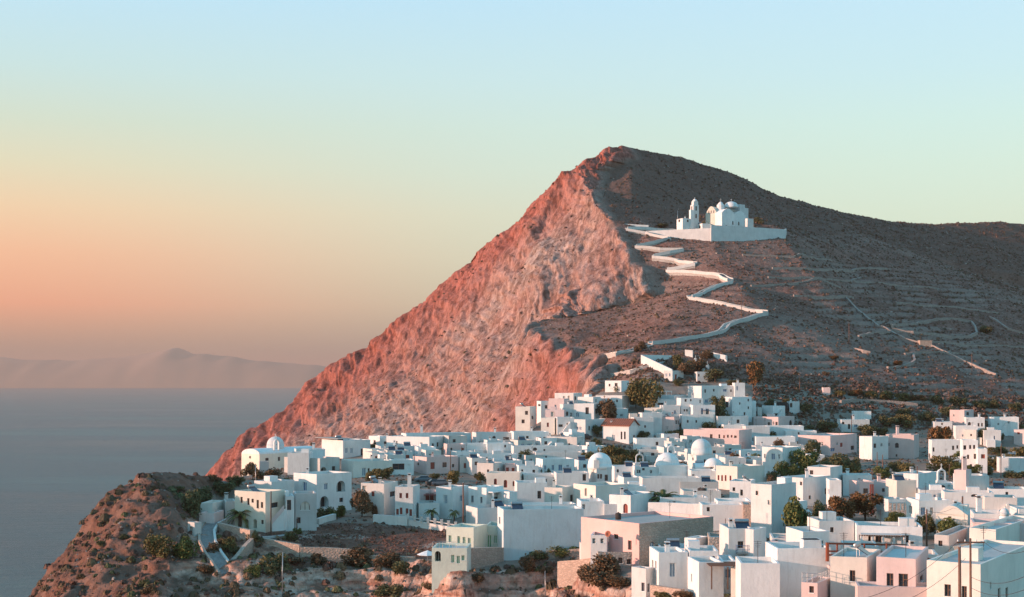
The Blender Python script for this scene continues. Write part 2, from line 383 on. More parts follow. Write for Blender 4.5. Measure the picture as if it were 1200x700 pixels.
# foreground cliff: ledges
led = fbm(XX / 26, YY / 26, zz, 4, 51)
step = ZZ + led * 5
st = (step / 3.0 - np.floor(step / 3.0)); st = np.clip((st - 0.45) * 3.6, 0, 1)
stepz = (np.floor(step / 3.0) + st) * 3.0 - led * 5
edge2 = mf * (1 - 0.75 * np.clip(blur(M_KNOB, 4), 0, 1))
ZZ = ZZ * (1 - edge2 * 0.85) + stepz * edge2 * 0.85
n_f = fbm(XX / 6, YY / 6, ZZ / 5, 5, 61, 0.6); n_g = fbm(XX / 2.2, YY / 2.2, ZZ / 1.2, 4, 71, 0.6, True)
kb = np.clip(blur(M_KNOB, 4), 0, 1)
n_k = fbm(XX / 13, YY / 13, ZZ / 10, 4, 65, 0.55, True)
ZZ = ZZ + mf * (0.7 * n_f + 0.32 * n_g) + kb * (1.3 * n_k + 0.7 * n_f)
X1 = X1 - mf * 0.35 * n_g; Y1 = Y1 - mf * (2.3 * n_f + 1.0 * n_g)
# hillside: lumps, terraces following the contours
ZZ = ZZ + hill * (1.7 * fbm(XX / 45, YY / 45, zz, 4, 81) + 0.8 * fbm(XX / 8, YY / 8, zz, 4, 83, 0.6))
tz = ZZ + 2.0 * vnoise(XX / 60, YY / 60, zz, 90); per = 3.1
tt = tz / per - np.floor(tz / per)
tm = np.clip(vnoise(XX / 45 + 3, YY / 45, zz, 92) * 2.0 + 0.5, 0, 1) * np.clip(vnoise(XX / 14, YY / 30, zz, 94) * 2 + .9, 0, 1) * hill * np.clip((XX - 55) / 30, 0, 1) * np.clip((EYE + 65 - ZZ) / 25, 0, 1)
ZZ = ZZ + tm * 0.62 * per * (np.clip((tt - 0.62) / 0.30, 0, 1) - tt)
WALLROW = tm * np.clip((tt - 0.66) * 12, 0, 1) * np.clip((0.99 - tt) * 14, 0, 1)
town = ((YY > 140) & (YY < 520) & (mf < 0.3) & (mc < 0.3)).astype(float)
ZZ = ZZ + blur(town, 3) * (0.35 * fbm(XX / 14, YY / 14, zz, 3, 95) + 0.12 * fbm(XX / 2.5, YY / 2.5, zz, 2, 96))

def G(x, y):         # ground height (bilinear)
    i = min(max(int(np.searchsorted(GX, x)) - 1, 0), len(GX) - 2); j = min(max(int(np.searchsorted(GY, y)) - 1, 0), len(GY) - 2)
    u = min(max((x - GX[i]) / (GX[i + 1] - GX[i]), 0), 1); v = min(max((y - GY[j]) / (GY[j + 1] - GY[j]), 0), 1)
    return float((ZZ[j, i] * (1 - u) + ZZ[j, i + 1] * u) * (1 - v) + (ZZ[j + 1, i] * (1 - u) + ZZ[j + 1, i + 1] * u) * v)
def hit(px, py, d0=150.0, d1=1050.0, H=0.0):    # first ground met by the sight line of a photo point (raised by H)
    d = d0; prev = None
    while d < d1:
        p = W(px, py, d); e = p.z - (G(p.x, p.y) + H)
        if e <= 0:
            if prev is None or d == d0: return d
            return prev[0] + (d - prev[0]) * prev[1] / (prev[1] - e)
        prev = (d, e); d += 1.0
    return None
def GP(px, py, d0=150.0):
    d = hit(px, py, d0)
    if d is None: d = 700
    p = W(px, py, d); return Vector((p.x, p.y, G(p.x, p.y)))

# split the sheet: mountain cliff, hillside, town ground, foreground crag, headland
def sub_mesh(name, mask, mat, attrs):
    ny, nx = XX.shape
    idx = np.arange(ny * nx).reshape(ny, nx)
    q = np.stack([idx[:-1, :-1], idx[:-1, 1:], idx[1:, 1:], idx[1:, :-1]], -1)[mask]
    used, inv = np.unique(q.reshape(-1), return_inverse=True)
    co = np.stack([X1.reshape(-1)[used], Y1.reshape(-1)[used], ZZ.reshape(-1)[used]], 1).astype(np.float32)
    me = bpy.data.meshes.new(name); n = len(q)
    me.vertices.add(len(co)); me.vertices.foreach_set('co', co.reshape(-1))
    me.loops.add(n * 4); me.loops.foreach_set('vertex_index', inv.astype(np.int32))
    me.polygons.add(n); me.polygons.foreach_set('loop_start', np.arange(0, n * 4, 4, dtype=np.int32))
    me.polygons.foreach_set('use_smooth', np.ones(n, bool))
    me.update(calc_edges=True)
    for k, a in attrs.items():
        at = me.attributes.new(k, 'FLOAT', 'POINT'); at.data.foreach_set('value', a.reshape(-1)[used].astype(np.float32))
    me.materials.append(mat)
    o = bpy.data.objects.new(name, me); COL.objects.link(o); o['kind'] = 'structure'
    return o

def ground_material():
    m, N, L, B = newmat('terrain')
    g = N.new('ShaderNodeNewGeometry'); pos = g.outputs['Position']
    def attr(n):
        a = N.new('ShaderNodeAttribute'); a.attribute_name = n; return a.outputs['Fac']
    big = texnoise(N, L, pos, 0.018, 5, 0.6); med = texnoise(N, L, pos, 0.12, 6, 0.65); fine = texnoise(N, L, pos, 0.9, 5, 0.7); dot = texnoise(N, L, pos, 0.42, 3, 0.6)
    # red mountain rock
    rk = ramp(N, [(0.30, (0.17, 0.10, 0.085, 1)), (0.44, (0.32, 0.205, 0.175, 1)), (0.56, (0.42, 0.295, 0.255, 1)), (0.72, (0.52, 0.39, 0.345, 1))])
    L.new(med.outputs[0], rk.inputs[0])
    rb = ramp(N, [(0.38, (0.38, 0.19, 0.155, 1)), (0.62, (0.38, 0.31, 0.28, 1))]); L.new(big.outputs[0], rb.inputs[0])
    c = mixc(N, L, 0.5, rk.outputs[0], rb.outputs[0])
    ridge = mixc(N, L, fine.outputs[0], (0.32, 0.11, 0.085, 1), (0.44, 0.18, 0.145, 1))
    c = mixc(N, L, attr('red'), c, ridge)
    st = texnoise(N, L, mapping(N, L, pos, (0.30, 0.2, 0.06), (0, R(35), 0)), 1.0, 6, 0.7)
    sr = ramp(N, [(0.40, (0.55, 0.50, 0.48, 1)), (0.52, (1, 1, 1, 1)), (0.70, (1.18, 1.18, 1.2, 1))]); L.new(st.outputs[0], sr.inputs[0])
    c = mixc(N, L, 0.8, c, sr.outputs[0], 'MULTIPLY')
    for scl, amt_ in (((0.11, 0.09, 0.022), .75), ((0.45, 0.35, 0.10), .6), ((1.3, 1.1, 0.5), .5)):
        ck = texnoise(N, L, mapping(N, L, pos, scl, (0, R(28), R(20))), 1.0, 5, 0.62, 0.6)
        ckr = ramp(N, [(0.40, (1.1, 1.1, 1.1, 1)), (0.475, (0.92, 0.90, 0.88, 1)), (0.50, (0.45, 0.38, 0.36, 1)), (0.525, (0.92, 0.90, 0.88, 1)), (0.60, (1.1, 1.1, 1.1, 1))]); L.new(ck.outputs[0], ckr.inputs[0])
        c = mixc(N, L, amt_, c, ckr.outputs[0], 'MULTIPLY')
    vd = ramp(N, [(0.58, (0, 0, 0, 1)), (0.64, (1, 1, 1, 1))]); L.new(dot.outputs[0], vd.inputs[0])
    c_cliff = mixc(N, L, mult(N, L, vd.outputs[0], 0.25), c, (0.13, 0.085, 0.06, 1))
    # dry brown hillside: thorn scrub, bare earth, pale stones
    hb = ramp(N, [(0.32, (0.135, 0.076, 0.064, 1)), (0.46, (0.205, 0.116, 0.096, 1)), (0.60, (0.27, 0.158, 0.132, 1)), (0.75, (0.36, 0.235, 0.20, 1))]); L.new(fine.outputs[0], hb.inputs[0])
    hm = ramp(N, [(0.35, (0.72, 0.66, 0.62, 1)), (0.65, (1.25, 1.18, 1.12, 1))]); L.new(med.outputs[0], hm.inputs[0])
    h = mixc(N, L, 1.0, hb.outputs[0], hm.outputs[0], 'MULTIPLY')
    hg = ramp(N, [(0.45, (0, 0, 0, 1)), (0.65, (1, 1, 1, 1))]); L.new(big.outputs[0], hg.inputs[0])
    h = mixc(N, L, mult(N, L, hg.outputs[0], 0.4), h, (0.31, 0.23, 0.19, 1))
    vo = N.new('ShaderNodeTexVoronoi'); vo.inputs['Scale'].default_value = 0.8; L.new(pos, vo.inputs['Vector'])
    vr = ramp(N, [(0.18, (1, 1, 1, 1)), (0.26, (0, 0, 0, 1))]); L.new(vo.outputs['Distance'], vr.inputs[0])
    vs = N.new('ShaderNodeSeparateXYZ'); L.new(vo.outputs['Color'], vs.inputs[0])
    vc = ramp(N, [(0.55, (0, 0, 0, 1)), (0.7, (1, 1, 1, 1))]); L.new(vs.outputs[0], vc.inputs[0])
    h = mixc(N, L, mult(N, L, mixc(N, L, 1.0, vr.outputs[0], vc.outputs[0], 'MULTIPLY'), 0.7), h, (0.36, 0.31, 0.27, 1))
    h = mixc(N, L, mult(N, L, attr('heath'), 0.75), h, mixc(N, L, fine.outputs[0], (0.10, 0.058, 0.047, 1), (0.21, 0.125, 0.098, 1)))
    c_hill = mixc(N, L, mult(N, L, attr('wallrow'), 0.32), h, (0.40, 0.34, 0.30, 1))
    # foreground crag: pale pink limestone beds with rusty stains and dry scrub
    bd = texnoise(N, L, mapping(N, L, pos, (0.05, 0.05, 0.9)), 1.0, 5, 0.6)
    cr = ramp(N, [(0.30, (0.36, 0.17, 0.125, 1)), (0.43, (0.50, 0.31, 0.245, 1)), (0.55, (0.60, 0.43, 0.355, 1)), (0.72, (0.66, 0.53, 0.455, 1))]); L.new(bd.outputs[0], cr.inputs[0])
    cm = ramp(N, [(0.33, (0.45, 0.36, 0.32, 1)), (0.5, (0.95, 0.88, 0.84, 1)), (0.7, (1.15, 1.12, 1.1, 1))]); L.new(fine.outputs[0], cm.inputs[0])
    f = mixc(N, L, 1.0, cr.outputs[0], cm.outputs[0], 'MULTIPLY')
    gs = ramp(N, [(0.50, (0, 0, 0, 1)), (0.66, (1, 1, 1, 1))]); L.new(med.outputs[0], gs.inputs[0])
    f = mixc(N, L, mult(N, L, gs.outputs[0], 0.5), f, (0.22, 0.19, 0.165, 1))
    sepn = N.new('ShaderNodeSeparateXYZ'); L.new(g.outputs['Normal'], sepn.inputs[0])
    up = ramp(N, [(0.62, (0, 0, 0, 1)), (0.85, (1, 1, 1, 1))]); L.new(sepn.outputs[2], up.inputs[0])
    sv = ramp(N, [(0.42, (0, 0, 0, 1)), (0.55, (1, 1, 1, 1))]); L.new(med.outputs[0], sv.inputs[0])
    sc_ = mixc(N, L, fine.outputs[0], (0.15, 0.085, 0.06, 1), (0.32, 0.19, 0.14, 1))
    c_face = mixc(N, L, mixc(N, L, 1.0, up.outputs[0], sv.outputs[0], 'MULTIPLY'), f, sc_)
    kk = mixc(N, L, fine.outputs[0], (0.12, 0.062, 0.047, 1), (0.33, 0.195, 0.15, 1))
    kk = mixc(N, L, mult(N, L, sv.outputs[0], 0.7), kk, (0.17, 0.085, 0.062, 1))
    c_face = mixc(N, L, attr('knob'), c_face, kk)
    c_face = mixc(N, L, mult(N, L, mixc(N, L, 1.0, up.outputs[0], sv.outputs[0], 'MULTIPLY'), .5), c_face, (0.14, 0.075, 0.055, 1))
    # town ground: trodden earth
    c_town = mixc(N, L, med.outputs[0], (0.20, 0.145, 0.115, 1), (0.36, 0.29, 0.24, 1))
    lt = mixc(N, L, fine.outputs[0], (0.10, 0.048, 0.036, 1), (0.30, 0.16, 0.12, 1))
    rr_ = ramp(N, [(0.56, (0, 0, 0, 1)), (0.64, (1, 1, 1, 1))]); L.new(med.outputs[0], rr_.inputs[0])
    lt = mixc(N, L, mult(N, L, rr_.outputs[0], .8), lt, (0.42, 0.33, 0.28, 1))
    c_town = mixc(N, L, attr('lot'), c_town, lt)
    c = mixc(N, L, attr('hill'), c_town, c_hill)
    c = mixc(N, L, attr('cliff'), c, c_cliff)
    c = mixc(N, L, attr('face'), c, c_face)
    L.new(c, B.inputs['Base Color']); B.inputs['Roughness'].default_value = 1.0; B.inputs['Specular IOR Level'].default_value = 0.05
    a = N.new('ShaderNodeMath'); a.operation = 'ADD'; L.new(fine.outputs[0], a.inputs[0])
    L.new(mult(N, L, med.outputs[0], 2.2), a.inputs[1])
    bump(N, L, a.outputs[0], 0.7, 0.7, B)
    return m
def mult(N, L, a, k):
    m = N.new('ShaderNodeMath'); m.operation = 'MULTIPLY'; L.new(a, m.inputs[0]); m.inputs[1].default_value = k; return m.outputs[0]
TM = ground_material()
cx = lambda a: (a[:-1, :-1] + a[1:, 1:]) / 2
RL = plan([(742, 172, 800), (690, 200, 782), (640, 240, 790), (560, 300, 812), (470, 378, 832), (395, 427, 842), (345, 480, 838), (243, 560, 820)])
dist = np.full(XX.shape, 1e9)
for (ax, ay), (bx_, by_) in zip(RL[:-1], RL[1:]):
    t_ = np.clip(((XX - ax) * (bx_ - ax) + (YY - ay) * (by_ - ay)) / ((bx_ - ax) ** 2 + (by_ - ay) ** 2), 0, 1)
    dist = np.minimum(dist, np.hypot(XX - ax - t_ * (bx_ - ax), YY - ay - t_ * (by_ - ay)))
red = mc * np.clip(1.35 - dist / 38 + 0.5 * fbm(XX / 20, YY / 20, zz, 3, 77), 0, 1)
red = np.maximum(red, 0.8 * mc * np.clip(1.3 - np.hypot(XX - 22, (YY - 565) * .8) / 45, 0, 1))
P_H = plan([(690, 170, 810), (690, 215, 766), (720, 262, 712), (800, 268, 724), (930, 268, 735), (1000, 275, 820), (1080, 300, 818), (1200, 342, 812), (1400, 385, 830)]) + [(560, 1250), (0, 1250)]
HEATH = blur(inpoly(WX, WY, P_H).astype(float), 30)
P_LOT = plan([(300, 640, 247), (345, 627, 252), (380, 615, 262), (430, 607, 267), (480, 612, 263), (530, 622, 257), (525, 660, 228), (495, 657, 234), (400, 647, 242), (345, 642, 243)])
LOT = blur(inpoly(WX, WY, P_LOT).astype(float), 3)
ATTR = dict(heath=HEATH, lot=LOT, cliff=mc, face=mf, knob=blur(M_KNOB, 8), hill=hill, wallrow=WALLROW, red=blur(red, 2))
k_c = cx(M_CLIFF) > 0.5
k_k = (cx(M_KNOB) > 0.5) & ~k_c
k_f = (cx(M_FACE) > 0.5) & ~k_c & ~k_k
k_h = (cx(YY) > 500) & ~k_c & ~k_k & ~k_f
k_t = ~(k_c | k_k | k_f | k_h)
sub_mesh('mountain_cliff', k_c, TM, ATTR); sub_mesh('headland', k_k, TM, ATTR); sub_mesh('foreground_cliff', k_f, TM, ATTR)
sub_mesh('hillside', k_h, TM, ATTR); sub_mesh('ground', k_t, TM, ATTR)

# ================================================================ SEA, ISLANDS, SKY, HAZE
def sea():
    m, N, L, B = newmat('seawater')
    g = N.new('ShaderNodeNewGeometry'); pos = g.outputs['Position']
    big = texnoise(N, L, mapping(N, L, pos, (0.0006, 0.0022, 1)), 1.0, 5, 0.6)
    r = ramp(N, [(0.38, (0.032, 0.100, 0.130, 1)), (0.50, (0.055, 0.135, 0.155, 1)), (0.64, (0.12, 0.215, 0.215, 1))]); L.new(big.outputs[0], r.inputs[0])
    L.new(r.outputs[0], B.inputs['Base Color'])
    B.inputs['IOR'].default_value = 1.33
    r2 = ramp(N, [(0.35, (0.30, 0.30, 0.30, 1)), (0.7, (0.5, 0.5, 0.5, 1))]); L.new(big.outputs[0], r2.inputs[0]); L.new(r2.outputs[0], B.inputs['Roughness'])
    n1 = texnoise(N, L, mapping(N, L, pos, (0.03, 0.09, 1)), 1.0, 6, 0.7); n2 = texnoise(N, L, mapping(N, L, pos, (0.25, 0.5, 1)), 1.0, 4, 0.7)
    a = N.new('ShaderNodeMath'); a.operation = 'ADD'; L.new(mult(N, L, n1.outputs[0], 5.0), a.inputs[0]); L.new(n2.outputs[0], a.inputs[1])
    bump(N, L, a.outputs[0], 1.0, 2.2, B)
    b = MB()
    rr = [0, 200, 600, 1500, 4000, 12000, 30000, 60000]
    n = 64; vs = [(0, 0, 0)]
    for q in rr[1:]: vs += [(q * math.cos(2 * math.pi * k / n), q * math.sin(2 * math.pi * k / n), 0) for k in range(n)]
    fs = [(0, 1 + k, 1 + (k + 1) % n) for k in range(n)]
    for a_ in range(len(rr) - 2):
        fs += [(1 + a_ * n + k, 1 + (a_ + 1) * n + k, 1 + (a_ + 1) * n + (k + 1) % n, 1 + a_ * n + (k + 1) % n) for k in range(n)]
    b.v = vs; b.f = fs; b.m = [b.mi('seawater')] * len(fs)
    return b.build('sea', kind='structure')
sea()

def island(name, prof, d, depth, seed):
    m = MATS.get('far_land') or plain('far_land', (0.44, 0.29, 0.22, 1), 1.0)  # pale land colour carries part of the distance haze in itself
    xs = np.linspace(prof[0][0], prof[-1][0], 90); hs = np.interp(xs, [p[0] for p in prof], [p[1] for p in prof])
    rows = []; K = 14
    for k in range(K + 1):
        t = k / K; s = math.sin(math.pi * t) ** 0.8
        row = []
        for x, y in zip(xs, hs):
            h = (448 - y) / F * d * s
            wob = 1 + 0.2 * mnoise.noise(Vector((x / 18, t * 5, seed))) * (1 - s * 0.7)
            row.append(((x - 600) / F * d, d + (t - 0.5) * depth, max(-4, h * wob)))
        rows.append(row)
    b = MB(); b.rings(rows, 'far_land', close=False, cap=False)
    return b.build(name, smooth=True, kind='structure')
island('distant_hills', [(-120, 446), (-60, 425), (0, 413), (40, 415), (90, 416), (150, 412), (185, 407), (207, 402), (225, 408), (260, 411), (300, 416), (345, 420), (385, 424), (430, 434), (480, 446)], 18000, 2600, 1.0)

# sun and sky
SUNDIR = Vector((-0.965, -0.21, 0.138)).normalized()
world = bpy.data.worlds.new('World'); SC.world = world; world.use_nodes = True
N, L = world.node_tree.nodes, world.node_tree.links
bg = N['Background']; out = N['World Output']
sky = N.new('ShaderNodeTexSky'); sky.sky_type = 'NISHITA'; sky.sun_disc = False
sky.sun_elevation = math.asin(SUNDIR.z); sky.sun_rotation = math.atan2(SUNDIR.x, SUNDIR.y)
sky.air_density = 1.0; sky.dust_density = 1.5; sky.ozone_density = 1.5; sky.altitude = 200
tc = N.new('ShaderNodeTexCoord'); sp = N.new('ShaderNodeSeparateXYZ'); L.new(tc.outputs['Generated'], sp.inputs[0])
mr = N.new('ShaderNodeMapRange'); mr.inputs['From Min'].default_value = 0.0; mr.inputs['From Max'].default_value = 0.8; L.new(sp.outputs[2], mr.inputs[0])
def zr(stops): return ramp(N, [(z / 0.8, srgb(*c)) for z, c in stops])
left = zr([(0, (146, 124, 122)), (0.018, (160, 128, 122)), (0.032, (205, 138, 118)), (0.05, (246, 146, 112)), (0.084, (250, 172, 126)), (0.114, (244, 198, 148)), (0.143, (226, 212, 170)), (0.172, (208, 217, 190)), (0.205, (196, 222, 216)), (0.256, (186, 224, 240)), (0.45, (140, 202, 228)), (0.8, (108, 172, 208))])
mid = zr([(0, (136, 142, 144)), (0.018, (148, 148, 145)), (0.034, (176, 166, 152)), (0.05, (194, 182, 160)), (0.084, (210, 202, 174)), (0.114, (215, 213, 184)), (0.143, (208, 220, 198)), (0.172, (204, 224, 208)), (0.205, (198, 226, 224)), (0.256, (186, 224, 240)), (0.45, (140, 202, 228)), (0.8, (108, 172, 208))])
right = zr([(0, (180, 190, 175)), (0.084, (205, 218, 192)), (0.114, (208, 224, 200)), (0.143, (206, 228, 208)), (0.172, (202, 230, 218)), (0.205, (196, 228, 230)), (0.256, (190, 226, 240)), (0.45, (140, 202, 228)), (0.8, (108, 172, 208))])
for r_ in (left, mid, right): L.new(mr.outputs[0], r_.inputs[0])
def xr(a, b):
    q = N.new('ShaderNodeMapRange'); q.interpolation_type = 'SMOOTHSTEP'; q.inputs['From Min'].default_value = a; q.inputs['From Max'].default_value = b; L.new(sp.outputs[0], q.inputs[0]); return q.outputs[0]
c1 = mixc(N, L, xr(-0.38, 0.02), left.outputs[0], mid.outputs[0])
c2 = mixc(N, L, xr(-0.12, 0.30), c1, right.outputs[0])
bg2 = N.new('ShaderNodeBackground'); bg2.inputs['Strength'].default_value = 0.63; 
yb = N.new('ShaderNodeMapRange'); yb.interpolation_type = 'SMOOTHSTEP'; yb.inputs['From Min'].default_value = -0.25; yb.inputs['From Max'].default_value = 0.75; L.new(sp.outputs[1], yb.inputs[0])
c3 = mixc(N, L, yb.outputs[0], mixc(N, L, 1.0, c2, (0.62, 1.02, 1.10, 1), 'MULTIPLY'), c2)   # the sky away from the glow is darker and bluer
L.new(c3, bg2.inputs['Color'])
L.new(sky.outputs[0], bg.inputs['Color']); bg.inputs['Strength'].default_value = 0.05
add = N.new('ShaderNodeAddShader'); L.new(bg.outputs[0], add.inputs[0]); L.new(bg2.outputs[0], add.inputs[1]); L.new(add.outputs[0], out.inputs['Surface'])
sl = bpy.data.lights.new('sun', 'SUN'); sl.energy = 5.0; sl.angle = R(0.9); sl.color = (1.0, 0.59, 0.445)
so = bpy.data.objects.new('sun', sl); so.rotation_euler = SUNDIR.to_track_quat('Z', 'Y').to_euler(); COL.objects.link(so)
# haze
hm, N, L, B = newmat('haze_air'); N.remove(B)
pv = N.new('ShaderNodeVolumePrincipled'); pv.inputs['Color'].default_value = (0.66, 0.49, 0.42, 1); pv.inputs['Density'].default_value = 5.8e-5
L.new(pv.outputs[0], N['Material Output'].inputs['Volume'])
hb = MB(); hb.box((0, 8000, -9), (110000, 100000, 9 + EYE + 445), 'haze_air'); hz = hb.build('haze', kind='stuff'); hz['label'] = 'thin warm haze over the sea and the far islands'

cam = bpy.data.cameras.new('camera'); co = bpy.data.objects.new('camera', cam); COL.objects.link(co)
cam.sensor_width = 36; cam.lens = 36 * F / 1200; cam.shift_y = (Y0 - 350) / 1200; cam.clip_start = 1; cam.clip_end = 200000
co.location = (0, 0, EYE); co.rotation_euler = (R(90), 0, 0); SC.camera = co
SC.view_settings.view_transform = 'Standard'; SC.view_settings.look = 'None'; SC.view_settings.exposure = 0.58; SC.view_settings.gamma = 1
SC.cycles.use_denoising = True; SC.cycles.max_bounces = 5; SC.cycles.diffuse_bounces = 3; SC.cycles.glossy_bounces = 2; SC.cycles.volume_bounces = 0
SC.cycles.caustics_reflective = False; SC.cycles.caustics_refractive = False
# ================================================================ HOUSES
FRM = {'w': ('glass', 'whitepaint'), 'n': ('glass', 'wood'), 'b': ('blue', 'whitepaint'), 'B': ('greyblue', 'whitepaint'), 'r': ('woodred', 'woodred'), 'g': ('green', 'whitepaint'),
       'k': ('darkroom', 'oldwhite'), 'y': ('greyblue', 'wood'), 'o': ('cream', 'wood'), 'W': ('whitepaint', 'whitepaint')}
def opening_outline(u0, u1, v0, v1, arch):
    if not arch: return [(u0, v0), (u1, v0), (u1, v1), (u0, v1)]
    r = (u1 - u0) / 2; vs = max(v1 - r, v0 + 0.2); out = [(u0, v0), (u1, v0)]
    for k in range(9): a = math.pi * k / 8; out.append(((u0 + u1) / 2 + r * math.cos(a), vs + (v1 - vs) * math.sin(a)))
    return out
def wall_face(b, P, d, Lw, z0, z1, n, ops, mat):
    """one outer wall with real openings: P start point, d direction, n outward normal, ops (u0,u1,v0,v1,arch,depth)"""
    pt = lambda u, v, t=0.0: (P.x + d.x * u - n.x * t, P.y + d.y * u - n.y * t, v)
    us = sorted(set([0, Lw] + [o[0] for o in ops] + [o[1] for o in ops])); vs = sorted(set([z0, z1] + [o[2] for o in ops] + [o[3] for o in ops]))
    for i in range(len(us) - 1):
        for j in range(len(vs) - 1):
            uc, vc = (us[i] + us[i + 1]) / 2, (vs[j] + vs[j + 1]) / 2
            if any(o[0] < uc < o[1] and o[2] < vc < o[3] for o in ops): continue
            b.poly([pt(us[i], vs[j]), pt(us[i + 1], vs[j]), pt(us[i + 1], vs[j + 1]), pt(us[i], vs[j + 1])], mat)
    for u0, u1, v0, v1, arch, t in ops:
        o = opening_outline(u0, u1, v0, v1, arch)
        for k in range(len(o)):
            a, c = o[k], o[(k + 1) % len(o)]
            b.poly([pt(*a), pt(*c), pt(*c, t), pt(*a, t)], mat)
        if arch:
            h = len(o)
            m = 2 + 4
            for k in range(2, m): b.poly([pt(u1, v1), pt(*o[k + 1]), pt(*o[k])], mat)
            for k in range(m, h - 1): b.poly([pt(u0, v1), pt(*o[k + 1]), pt(*o[k])], mat)
            b.poly([pt(u1, v1), pt(*o[2]), pt(u1, o[2][1] - 1e-3)], mat)
def fill_opening(parent, P, d, n, u0, u1, v0, v1, arch, t, style, kind, house_mat):
    b = MB(); fill, frame = FRM[style]
    pt = lambda u, v, q: (P.x + d.x * u - n.x * q, P.y + d.y * u - n.y * q, v)
    b.poly([pt(u, v, t) for u, v in opening_outline(u0, u1, v0, v1, arch)], fill)
    e = min(0.09, (u1 - u0) * 0.12)
    def bar(a0, a1, c0, c1, q0=t - 0.05, q1=t - 0.003):
        b.hexa([pt(a0, c0, q0), pt(a1, c0, q0), pt(a1, c0, q1), pt(a0, c0, q1)], [pt(a0, c1, q0), pt(a1, c1, q0), pt(a1, c1, q1), pt(a0, c1, q1)], frame)
    bar(u0, u0 + e, v0, v1 - (0.4 if arch else 0)); bar(u1 - e, u1, v0, v1 - (0.4 if arch else 0)); 
    if not arch: bar(u0 + e, u1 - e, v1 - e, v1)
    bar((u0 + u1) / 2 - e / 2, (u0 + u1) / 2 + e / 2, v0 + 0.02, v1 - e - (0.1 if arch else 0))
    if style in 'wn': bar(u0 + e, (u0 + u1) / 2 - e / 2, (v0 + v1) / 2, (v0 + v1) / 2 + e * 0.8)
    if kind == 'window' and style != 'k':
        s = MB(); q0, q1 = -0.06, t * 0.5; c0, c1 = v0 - 0.07, v0 - 0.002
        pp = lambda u, v, q: pt(u, v, q)
        s.hexa([pp(u0 - 0.06, c0, q0), pp(u1 + 0.06, c0, q0), pp(u1 + 0.06, c0, 0.0), pp(u0 - 0.06, c0, 0.0)], [pp(u0 - 0.06, c1, q0), pp(u1 + 0.06, c1, q0), pp(u1 + 0.06, c1, 0.0), pp(u0 - 0.06, c1, 0.0)], 'whitepaint')
        w = b.build(kind, parent); s.build('sill', w)
        return w
    return b.build(kind, parent)

HOUSES = []; HCOUNT = 0
def chimney(parent, x, y, z, h, mat, tall=False):
    b = MB(); w = 0.55 if not tall else 0.7
    b.box((x, y, z), (w, w, h), mat); b.box((x, y, z + h), (w + 0.16, w + 0.16, 0.10), mat); b.box((x, y, z + h + 0.1), (w * 0.6, w * 0.6, 0.28), 'darkroom'); b.box((x, y, z + h + 0.38), (w + 0.1, w + 0.1, 0.10), mat)
    return b.build('chimney', parent)
def heater(parent, x, y, z, rz):
    b = MB(); ca, sa = math.cos(rz), math.sin(rz); f = lambda a, c, h: (x + a * ca - c * sa, y + a * sa + c * ca, z + h)
    b.hexa([f(-.9, -.6, .25), f(.9, -.6, .25), f(.9, .6, 1.05), f(-.9, .6, 1.05)], [f(-.9, -.62, .33), f(.9, -.62, .33), f(.9, .58, 1.13), f(-.9, .58, 1.13)], 'panel')
    for a in (-.85, .85): b.tube([f(a, .62, 0), f(a, .62, 1.2)], .03, 'metalgrey', 4); b.tube([f(a, -.6, 0), f(a, -.6, .3)], .03, 'metalgrey', 4)
    b.tube([f(-.95, .7, 1.3), f(-.9, .7, 1.3), f(.9, .7, 1.3), f(.95, .7, 1.3)], [.1, .26, .26, .1], 'metalgrey', 10)
    return b.build('solar_heater', parent)
def antenna(parent, x, y, z, h=2.6):
    b = MB(); b.tube([(x, y, z), (x, y, z + h)], .035, 'wire', 5)
    for k in range(4): b.tube([(x - .45 + .08 * k, y + .1, z + h - .1 - k * .2), (x + .45 - .08 * k, y - .1, z + h - .1 - k * .2)], .018, 'wire', 4)
    return b.build('antenna', parent)

